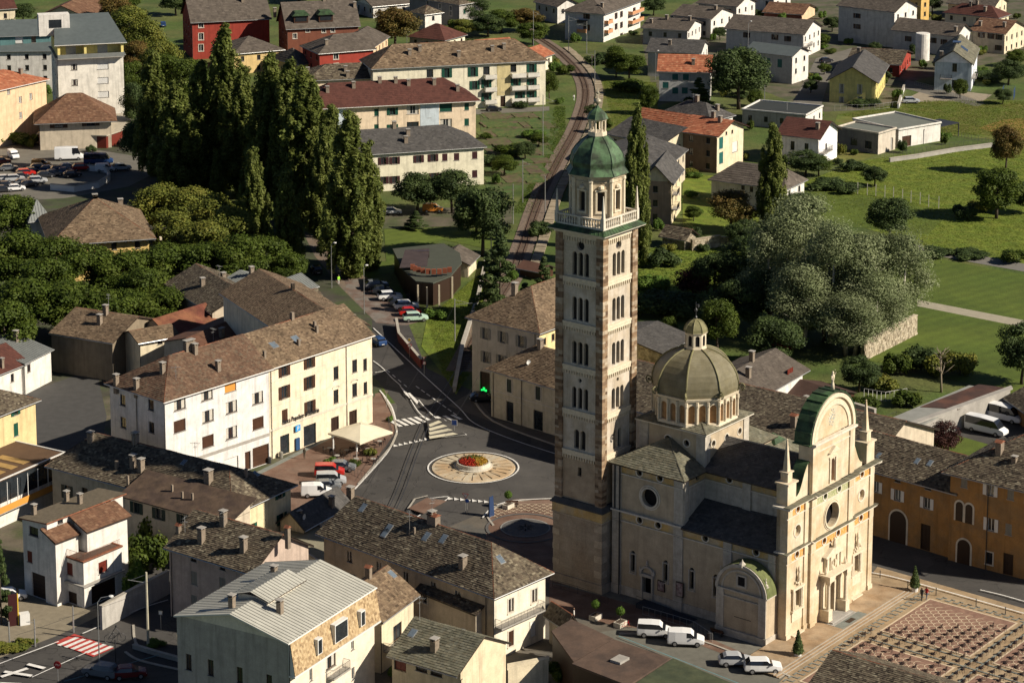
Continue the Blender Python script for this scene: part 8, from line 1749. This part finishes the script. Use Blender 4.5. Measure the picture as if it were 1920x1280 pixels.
person(571,861,60,SH1,SH1,HD,'person in olive clothes standing on the bank square by the doors');person(635,534,-60,SH4,TRW,HD,'person in a yellow-green safety vest on the avenue');person(1728,1127,50,SH2,SH2,HD,'person in black walking at the foot of the steps',.8);person(1737,1125,52,SH3,JN,HD,'person in red top and jeans walking by the steps',1.0)
person(1076,190,90,SHW,TRW,HD,'person in white walking beside the railway line',.8);person(1076,1166,0,SHW,SH2,HD,'person in light top beside the gateway planter');person(768,566,0,SH2,JN,HD,'person at the restaurant tables');person(784,570,180,SHW,JN,HD,'person in a white top at the restaurant tables')
# ---------------------------------------------------------------- chairs on the big square
def chair_mesh():
 s=MB();s.box(-.22,.22,-.22,.22,.43,.47,0);s.box(-.22,.22,-.24,-.20,.62,.88,0)
 for x in (-.2,.2):
  for y in (-.2,.2):s.box(x-.016,x+.016,y-.016,y+.016,0,.43 if y > 0 else .86,1)
 return s.mesh('chair',[mat('chair_shell',(.03,.018,.015),rough=.5),IRON])
cm=chair_mesh();n=0;v=-6.9;row=0
while v >-29:
 umax=min(21.5,8.5+(-6.9-v)*.95);u=.6+random.uniform(0,.4);k=0
 while u < umax and k < 19:
  if random.random() > .06:p=CA[:2]+EU*(u+random.uniform(-.12,.12))+EV*(v+random.uniform(-.1,.1));link('chair',cm,None,'dark chair, %s from the left in the %s row below the church steps' % (ORD[k],ORD[row]),None,(p[0],p[1],.09),CANG+random.uniform(-.15,.15),'chair','chairs set out in rows on the main square');n += 1;k += 1
  u += 1.5
 v -= 1.55;row += 1
# ---------------------------------------------------------------- cafe
cf=thing('cafe_parasol','large square cream parasol over the cafe terrace','parasol',G(676,842),math.radians(48));s=MB()
for a in range(4):
 c_=[(4.8*math.cos(PI/4+PI/2*k),4.8*math.sin(PI/4+PI/2*k)) for k in (a,a+1)];mx=((c_[0][0]+c_[1][0])/2*1.0,(c_[0][1]+c_[1][1])/2*1.0)
 s.face([(*c_[0],2.6),(*mx,2.75),(0,0,3.9)]);s.face([(*mx,2.75),(*c_[1],2.6),(0,0,3.9)]);s.face([(*c_[0],2.6),(*c_[0],2.35),(*mx,2.5),(*mx,2.75)]);s.face([(*mx,2.75),(*mx,2.5),(*c_[1],2.35),(*c_[1],2.6)])
s.build('canopy',mat('canvas',(.62,.56,.42),var=.08),cf);s=MB();s.tube([(0,0,0),(0,0,4.1)],.06,6)
for a in range(4):s.tube([(0,0,2.2),(1.9*math.cos(PI/4+PI/2*a),1.9*math.sin(PI/4+PI/2*a),3.1)],.03,4)
s.build('pole',STEEL,cf)
def cafe_set(px,py,i):
 lb=['by the folded parasol','under the cream parasol edge','by the railing','nearest the bank door','in the terrace corner','beside the planter','under the canopy middle','near the zebra crossing'][i];t=thing('cafe_table','dark round cafe table, '+lb,'table',G(px,py));s=MB();s.lathe(0,0,[(.4,.70),(.4,.74)],12);s.build('table_top',CNC,t);s=MB();s.lathe(0,0,[(.25,0),(.04,.06),(.04,.7)],8);s.build('base',IRON,t)
 for k in range(3):a=2*PI*k/3+i;p=G(px,py);link('chair',cm,None,['left','right','rear'][k]+' dark cafe chair at the table '+lb,None,(p[0]+.75*math.cos(a),p[1]+.75*math.sin(a),.03),a+PI/2,'chair','dark chairs of the cafe terrace')
for i,(x,y) in enumerate(((632,862),(650,852),(690,850),(618,848),(668,868),(700,868),(672,846),(712,835))):cafe_set(x,y,i)
for x,y,lb in ((625,853,'left'),(669,858,'right')):
 t=thing('folded_parasol','folded white parasol on the cafe terrace, %s one' % lb,'parasol',G(x,y));s=MB();s.lathe(0,0,[(.04,0),(.04,.9),(.14,1.0),(.12,2.2),(.03,2.6)],8);s.build('cloth',WPT,t)
def rail_thing(name,label,cat,pts,h=1.1,m=None,gap=.9,world=False,z=0,bar=.02,panel=None):
 P=[np.array(p) for p in pts] if world else [G(x,y)[:2] for x,y in pts];c=P[0];t=thing(name,label,cat,(c[0],c[1],z));railing(t,[(*(p-c),0) for p in P],h,m,'rails',gap,bar,panel);return t
rail_thing('cafe_railing','dark glazed railing round the cafe terrace','railing',[(640,880),(690,905),(712,870),(735,822),(728,795)],1.4,gap=.8)
rail_thing('barrier','grey metal barrier between lane and church pavement','barrier',[(1205,1152),(1262,1168),(1300,1180),(1336,1203)],1.1,STEEL,.8);rail_thing('barrier','metal barrier along the church side near the tower base','barrier',[(1036,1100),(1083,1113),(1140,1133)],1.0,IRON,1.2)
rp=thing('access_ramp','dark access ramp with handrail at the side door of the church','ramp',tuple(cw(-1.6,12))[:3],CANG);s=MB();s.vprism([(-.9,0),(.9,0),(.9,.05),(-.9,.05)],0,.1);s.loft([[(-.9,0,0),(.9,0,0),(.9,0,.06),(-.9,0,.06)],[(-.9,8,0),(.9,8,0),(.9,8,.6),(-.9,8,.6)]]);s.build('ramp_surface',mat('dark_rubber',(.03,.035,.045)),rp);railing(rp,[(-.85,0,.1),(-.85,8,.6)],.95,IRON,'handrail',1.2)
for v_,z_,h_ in ((17.9,1.9,1.4),(15.0,2.0,1.9)):
 s=MB();s.box(-.32 if v_ < 16 else -.12,-.2 if v_ < 16 else -.01,v_-.55,v_+.55,z_,z_+h_,0);s.box(-.34 if v_ < 16 else -.14,-.321 if v_ < 16 else -.121,v_-.45,v_+.45,z_+.1,z_+h_-.1,1);s.build('notice_board',[DBR,mat('poster',(.35,.28,.26),col2=(.2,.12,.12),var=.3,scale=3)],church)
# ---------------------------------------------------------------- posts, signs, masts
def lamp(px,py,top,label,arm=1.6,az=0.,m=None,double=False):
 P=G(px,py);h=zat(P,top);t=thing('street_lamp',label,'street lamp',P,az);s=MB();s.tube([(0,0,0),(0,0,h*.92),(arm*.3,0,h*.98),(arm,0,h)],[.09,.06,.05,.04],6);s.build('pole',m or STEEL,t);s=MB();s.lathe(arm+.2,0,[(.05,h-.15),(.28,h-.08),(.3,h+.05),(.05,h+.12)],8);s.build('lamp_head',WPT,t);return t
lamp(187,1262,1117,'tall street lamp standing by the red and white crossing',1.4);lamp(1078,1235,1187,'pale lamp post in front of the brown flat roof',.4,PI);lamp(683,588,497,'street lamp in front of the restaurant car park',.3);lamp(1402,130,40,'very tall pale lamp post in front of the white gabled house',.5);lamp(763,95,60,'street lamp above the long brown roof',.6);lamp(622,540,455,'street lamp on the shaded avenue',.5);lamp(1229,150,95,'street lamp by the grey roofed house',.4)
def mast(px,py,top,label,arm=0,m=None,az=0,r=.11):
 P=G(px,py);h=zat(P,top);t=thing('mast',label,'mast',P,az);s=MB();s.tube([(0,0,0),(0,0,h)],[r,r*.7],6);s.build('pole',m or STEEL,t)
 if arm:s=MB();s.tube([(0,0,h*.86),(arm,0,h*.9)],.035,4);s.tube([(0,0,h*.97),(arm*.8,0,h*.9)],.02,4);s.build('bracket',STEEL,t)
 return t
mast(278,1214,1072,'concrete mast with signal lamps beside the planted island',-2.2,m=mat('concrete_mast',(.40,.37,.28)),r=.17)
for x,y,tp,a,lb in ((962,420,345,0,'thick white mast base beside the tracks'),(1018,292,178,3,'catenary mast on the grass bank left of the tracks'),(1066,98,30,3,'catenary mast at the top of the railway curve'),(1115,160,95,-2.5,'catenary mast by the crossing signals'),(1100,100,40,-3,'catenary mast beside the balcony flats'),(980,380,300,2,'catenary mast below the allotments'),(1022,400,330,0,'slim mast directly left of the belfry'),(853,640,560,3,'dark mast beside the grass strip'),(1207,210,180,0,'thin pole in the field right of the tower cap'),(1000,90,20,2,'catenary mast beside the topmost grey house'),(921,480,410,-2,'mast between the conifers left of the tower'),(138,1185,1135,0,'short grey pole in front of the garage block'),(1433,215,160,0,'wire pole below the blue-grey house'),(1475,235,190,0,'thin pole beside the modern dark roof'),(66,1212,1160,-1,'crossing signal with crossed boards at the hedge'),(18,1210,1165,0,'thin sign post at the left edge')):mast(x,y,tp,lb,a)
def wire(a,b,sag,label,za=8.,zb=8.):
 A,B=G(a[0],a[1],za),G(b[0],b[1],zb);s=MB();s.tube([tuple((A+(B-A)*t-np.array([0,0,sag*4*t*(1-t)]))-A) for t in np.linspace(0,1,11)],.02,3);o=s.build('overhead_wire',IRON,None,label);o['category']='cable';o.location=tuple(A)
wire((853,570),(745,760),.5,'overhead wire running from the dark mast down over the street',8,7);wire((905,690),(745,960),.6,'overhead wire crossing the road above the painted island',9,7);wire((275,1105),(110,1160),.3,'wire from the concrete mast over the crossing',9,8);wire((278,1090),(30,1190),.4,'second wire from the concrete mast to the left',10,8)
def sign(px,py,h,shape,label,col,txt=None,az=-.3,sz=.38):
 t=thing('road_sign',label,'road sign',G(px,py),az);s=MB();s.tube([(0,0,0),(0,0,h)],.035,5);s.build('post',STEEL,t);s=MB();s.frame()
 n,a0={'tri':(3,-PI/2),'oct':(8,PI/8),'dia':(4,0),'cir':(14,0),'rect':(4,PI/4)}[shape];s.vprism([(sz*math.cos(a0+2*PI*k/n),h+sz*math.sin(a0+2*PI*k/n)) for k in range(n)],-.06,-.04,0);s.vprism([(sz*.75*math.cos(a0+2*PI*k/n),h+sz*.75*math.sin(a0+2*PI*k/n)) for k in range(n)],-.065,-.06,1)
 o=s.build('sign_plate',col,t)
 if txt:
  tc=D.curves.new('t','FONT');tc.body=txt;tc.size=.24;tc.align_x='CENTER';tc.extrude=.004;to=D.objects.new('tmp',tc);COL.objects.link(to);dg=bpy.context.evaluated_depsgraph_get();me=D.meshes.new_from_object(to.evaluated_get(dg));D.objects.remove(to);me.materials.clear();me.materials.append(WPT);q=link('lettering',me,o,loc=(0,-.075,h-.09));q.rotation_euler=(PI/2,0,0)
RS=paint('sign_red',(.4,.02,.02));BS=paint('sign_blue2',(.02,.08,.35));YS=paint('sign_yellow',(.6,.4,.03))
sign(109,1276,2.0,'oct','red octagonal stop sign at the lower left',[RS,RS],'STOP',sz=.5);sign(873,962,2.6,'tri','give-way triangle sign in front of the roundabout',[RS,WPT],sz=.55);sign(876,963,1.9,'cir','round blue sign below the give-way triangle',[WPT,BS],sz=.35);sign(725,765,2.6,'tri','give-way sign seen from behind at the bank corner',[STEEL,STEEL]);sign(768,668,2.9,'dia','yellow diamond priority sign in the shaded street',[WPT,YS]);sign(768,670,2.1,'cir','red round sign under the yellow diamond',[RS,WPT]);sign(795,700,2.7,'tri','red warning triangle on the shaded island',[RS,WPT]);sign(796,702,2.0,'rect','square direction panel under the warning triangle',[RS,WPT]);sign(852,812,1.7,'rect','white and blue panel sign at the tip of the painted island',[WPT,BS],sz=.7);sign(302,1180,2.2,'rect','small grey panel sign beside the pink house',[GRS,WPT]);sign(1110,128,3.2,'rect','crossing sign boards by the railway signals',[RS,WPT])
t=thing('banner_stand','dark blue tapering banner stand on the small piazza','sign',G(921,968),.9);s=MB();s.loft([[(-.55,-.15,0),(.55,-.15,0),(.55,.15,0),(-.55,.15,0)],[(-.4,-.03,2.9),(.4,-.03,2.9),(.4,.03,2.9),(-.4,.03,2.9)]]);s.build('panel',paint('navy_panel',(.02,.04,.10)),t)
t=thing('price_sign','dark petrol price pillar with orange edge behind the clipped hedge','sign',G(26,1172),.4);s=MB();s.box(-.6,.5,-.15,.15,0,4.0,0);s.box(.5,.62,-.16,.16,0,4.0,1);s.build('pillar',[paint('maroon_panel',(.04,.01,.01)),YS],t);s=MB();s.box(.7,1.9,-.5,.5,0,1.4);s.build('cabinet',WPT,t)
t=thing('bicycle_sculpture','dark sculpture of a cyclist on a post beside the crossing','sculpture',G(217,1245),.2);s=MB();s.tube([(0,0,0),(0,0,3.1)],.07,6)
for cx_ in (-.75,.75):s.tube([(cx_+.5*math.cos(a),0,3.3+.5*math.sin(a)) for a in np.linspace(0,2*PI,15)],.035,4)
for a,b in (((-.75,3.3),(-.1,3.3)),((-.1,3.3),(.5,3.9)),((.75,3.3),(.5,4.0)),((-.3,3.95),(.5,3.9)),((-.75,3.3),(-.3,3.95)),((-.3,3.95),(-.1,3.3)),((-.25,4.1),(.1,4.6)),((.1,4.55),(.5,4.05)),((-.25,4.1),(.05,3.75)),((.05,3.75),(-.1,3.3))):s.tube([(a[0],0,a[1]),(b[0],0,b[1])],.045,4)
s.lathe(.15,0,[(.03,4.6),(.13,4.7),(.12,4.85),(.02,4.92)],7);s.build('cyclist',IRON,t)
t=thing('bicycle','parked bicycle leaning by the stone trough near the vans','bicycle',G(1173,1178),.3)
for cx_ in (-.5,.5):s=MB();s.tube([(cx_+.33*math.cos(a),0,.34+.33*math.sin(a)) for a in np.linspace(0,2*PI,15)],.02,4);s.build('wheel',TYR,t)
s=MB()
for a,b in (((-.5,.34),(-.05,.3)),((-.05,.3),(.38,.8)),((.5,.34),(.36,.95)),((-.18,.8),(.38,.8)),((-.5,.34),(-.18,.8)),((-.2,.95),(-.05,.3)),((.3,.98),(.45,1.0))):s.tube([(a[0],0,a[1]),(b[0],0,b[1])],.022,4)
s.build('frame',RS,t)
bm=MB();bm.lathe(0,0,[(.06,0),(.05,.9),(.09,.95),(.02,1.05)],7);bme=bm.mesh('bollard',IRON)
for i,(x,y) in enumerate(((1650,1083),(1702,1103),(1755,1116),(1830,1136),(1885,1152),(1600,1062+4))):link('bollard',bme,None,'dark iron post along the edge of the main square, '+['beside the church corner','left of the cone shrub','right of the walking people','above the paving panel','rightmost of the row','hidden beside the facade'][i],None,tuple(G(x,y)),0,'bollard','iron posts along the street edge')
# ---------------------------------------------------------------- walls and fences
RUB=mat('rubble_wall',(.32,.27,.19),col2=(.18,.15,.10),var=.45,scale=1.5,bump=.06,bscale=3)
def wallthing(label,pts,h,w=.5,m=RUB,cat='wall',stones=False):
 P=[G(x,y)[:2] for x,y in pts];t=thing('garden_wall',label,cat,(*P[0],0));s=MB();k=MB()
 for a,b in zip(P,P[1:]):
  L=np.linalg.norm(b-a);c=a-P[0];an=math.atan2(b[1]-a[1],b[0]-a[0]);s.frame((c[0],c[1],0),an);s.box(0,L,-w/2,w/2,-.2,h);k.frame((c[0],c[1],0),an)
  if stones:
   for z in np.arange(0,h-.2,.42):
    x=random.uniform(0,.3)
    while x < L-.5:wd=random.uniform(.3,.7);k.box(x,x+wd*.92,-w/2-random.uniform(.03,.12),-w/2,z+.03,z+.38);x += wd
  k.box(0,L,-w/2-.08,w/2+.08,h,h+.1)
 s.build('wall_core',m,t);o=k.build('stones' if stones else 'coping',mat('wall_stones',(.3,.25,.18),rnd=[(.20,.16,.11),(.34,.29,.21),(.44,.38,.28),(.27,.22,.15)],var=.2) if stones else KRB,t)
 if stones:o['kind']='stuff'
wallthing('high rubble stone wall running back from the vegetable garden to the lawn',[(1617,676),(1716,626)],3.4,.7,stones=True);wallthing('sunlit rubble wall beside the ruined hut',[(1296,470),(1350,462)],2.2,.6,stones=True);wallthing('shaded continuation of the rubble wall under the trees',[(1350,462),(1420,470)],2.0,.6)
wallthing('pale low retaining wall curving through the meadow',[(1668,304),(1720,297),(1790,285),(1860,276)],.9,.5,CNC);wallthing('white wall edge beside the silver SUV yard',[(1684,204),(1695,168)],1.2,.4,WPT);wallthing('long low stone wall with coping down the grass strip',[(912,490),(897,560),(868,650),(852,735)],.8,.5,CNC);wallthing('dark red boundary wall at the restaurant garden',[(743,612),(748,640),(790,690)],1.5,.3,REDW);wallthing('curved white ramp wall in the big car park',[(95,356),(140,360),(185,352),(206,338),(200,324),(165,320)],1.3,.3,WPT);wallthing('dark wall beside the street in front of the climbing plants',[(190,1180),(262,1140),(316,1112)],3.0,.4,GRY);wallthing('wall behind the convent with white coping',[(1590,800),(1640,815)],4,.5,CNC);wallthing('low wall of the planted island',[(250,1215),(300,1230),(338,1240)],.5,.3,KRB);wallthing('pale parapet beside the mosaic lawn at the villa trees',[(0,395),(45,385)],1.0,.4,CNC)
fp=MB();fp.box(-.07,.07,-.07,.07,0,2.6);fme=fp.mesh('fence_post',mat('concrete_post',(.42,.40,.33)))
gf=thing('fence','row of pale concrete fence posts with wire across the meadow','fence',G(1608,365))
pts=[(1608,364),(1626,366),(1642,368),(1659,370),(1675,373),(1692,377),(1708,380),(1725,383),(1741,388),(1760,391)]
for x,y in pts:link('fence_post',fme,gf,loc=tuple(G(x,y)-G(1608,365)))
s=MB()
for (a,b) in zip(pts,pts[1:]):
 for z in (1.0,1.9):A,B=G(*a)-G(1608,365),G(*b)-G(1608,365);s.tube([(A[0],A[1],z),(B[0],B[1],z)],.015,3)
s.build('fence_wire',STEEL,gf)
rail_thing('fence','dark railing fence round the flat grey house lawn','fence',[(1650,300),(1700,292),(1780,278),(1850,270)],1.3,IRON,1.2,bar=.03);rail_thing('fence','fence of dark posts behind the pergola lawn','fence',[(1728,246),(1790,255),(1860,270)],1.2,IRON,1.0,bar=.04);rail_thing('fence','mesh fence below the yellow gabled house','fence',[(1565,208),(1640,206),(1690,200)],1.4,STEEL,1.4);rail_thing('fence','fence of the minibus yard','fence',[(1655,800),(1680,790),(1720,800)],1.6,IRON,.8);rail_thing('bridge_railing','railing along the lane by the pale blue house','railing',[(1715,160),(1780,178),(1830,195)],1.1,STEEL,.8);rail_thing('sports_cage','blue trampoline cage on the lawn at the right','trampoline',[(1878,186),(1900,188),(1903,180),(1882,178),(1878,186)],2.6,paint('cage_blue',(.03,.06,.14)),.5)
rail_thing('fence','garden stakes of the vegetable plot behind the church','fence',[(1620,745),(1660,752),(1700,745)],1.5,WPT,.7,bar=.03)

# bins, benches and planters about the square
def bench(px,py,az,label):
 t=thing('bench',label,'bench',G(px,py),az);s=MB();s.box(-.9,.9,-.2,.2,.42,.48);s.box(-.9,.9,.2,.24,.6,.85);s.build('seat',BRW,t)
 for x in (-.7,.7):s=MB();s.box(x-.04,x+.04,-.2,.24,0,.6);s.build('leg',IRON,t)
bench(960,950,.1,'brown bench beside the white box planter on the small piazza');bench(1345,1190,CANG+PI/2,'dark bench against the church wall left of the chapel');bench(628,520,1.2,'bench on the shaded avenue')
def bin_(px,py,label,m=IRON):t=thing('litter_bin',label,'bin',G(px,py));s=MB();s.lathe(0,0,[(.28,0),(.32,.8),(.34,.85),(.1,1.0)],10);s.build('body',m,t)
bin_(527,858,'grey bin by the bank shop window',GRS);bin_(505,868,'dark bin at the garage doors');bin_(1035,812,'bin on the pavement of the corner shop');bin_(765,560,'bin beside the restaurant tables');bin_(1330,1198,'dark bin at the end of the metal barrier')
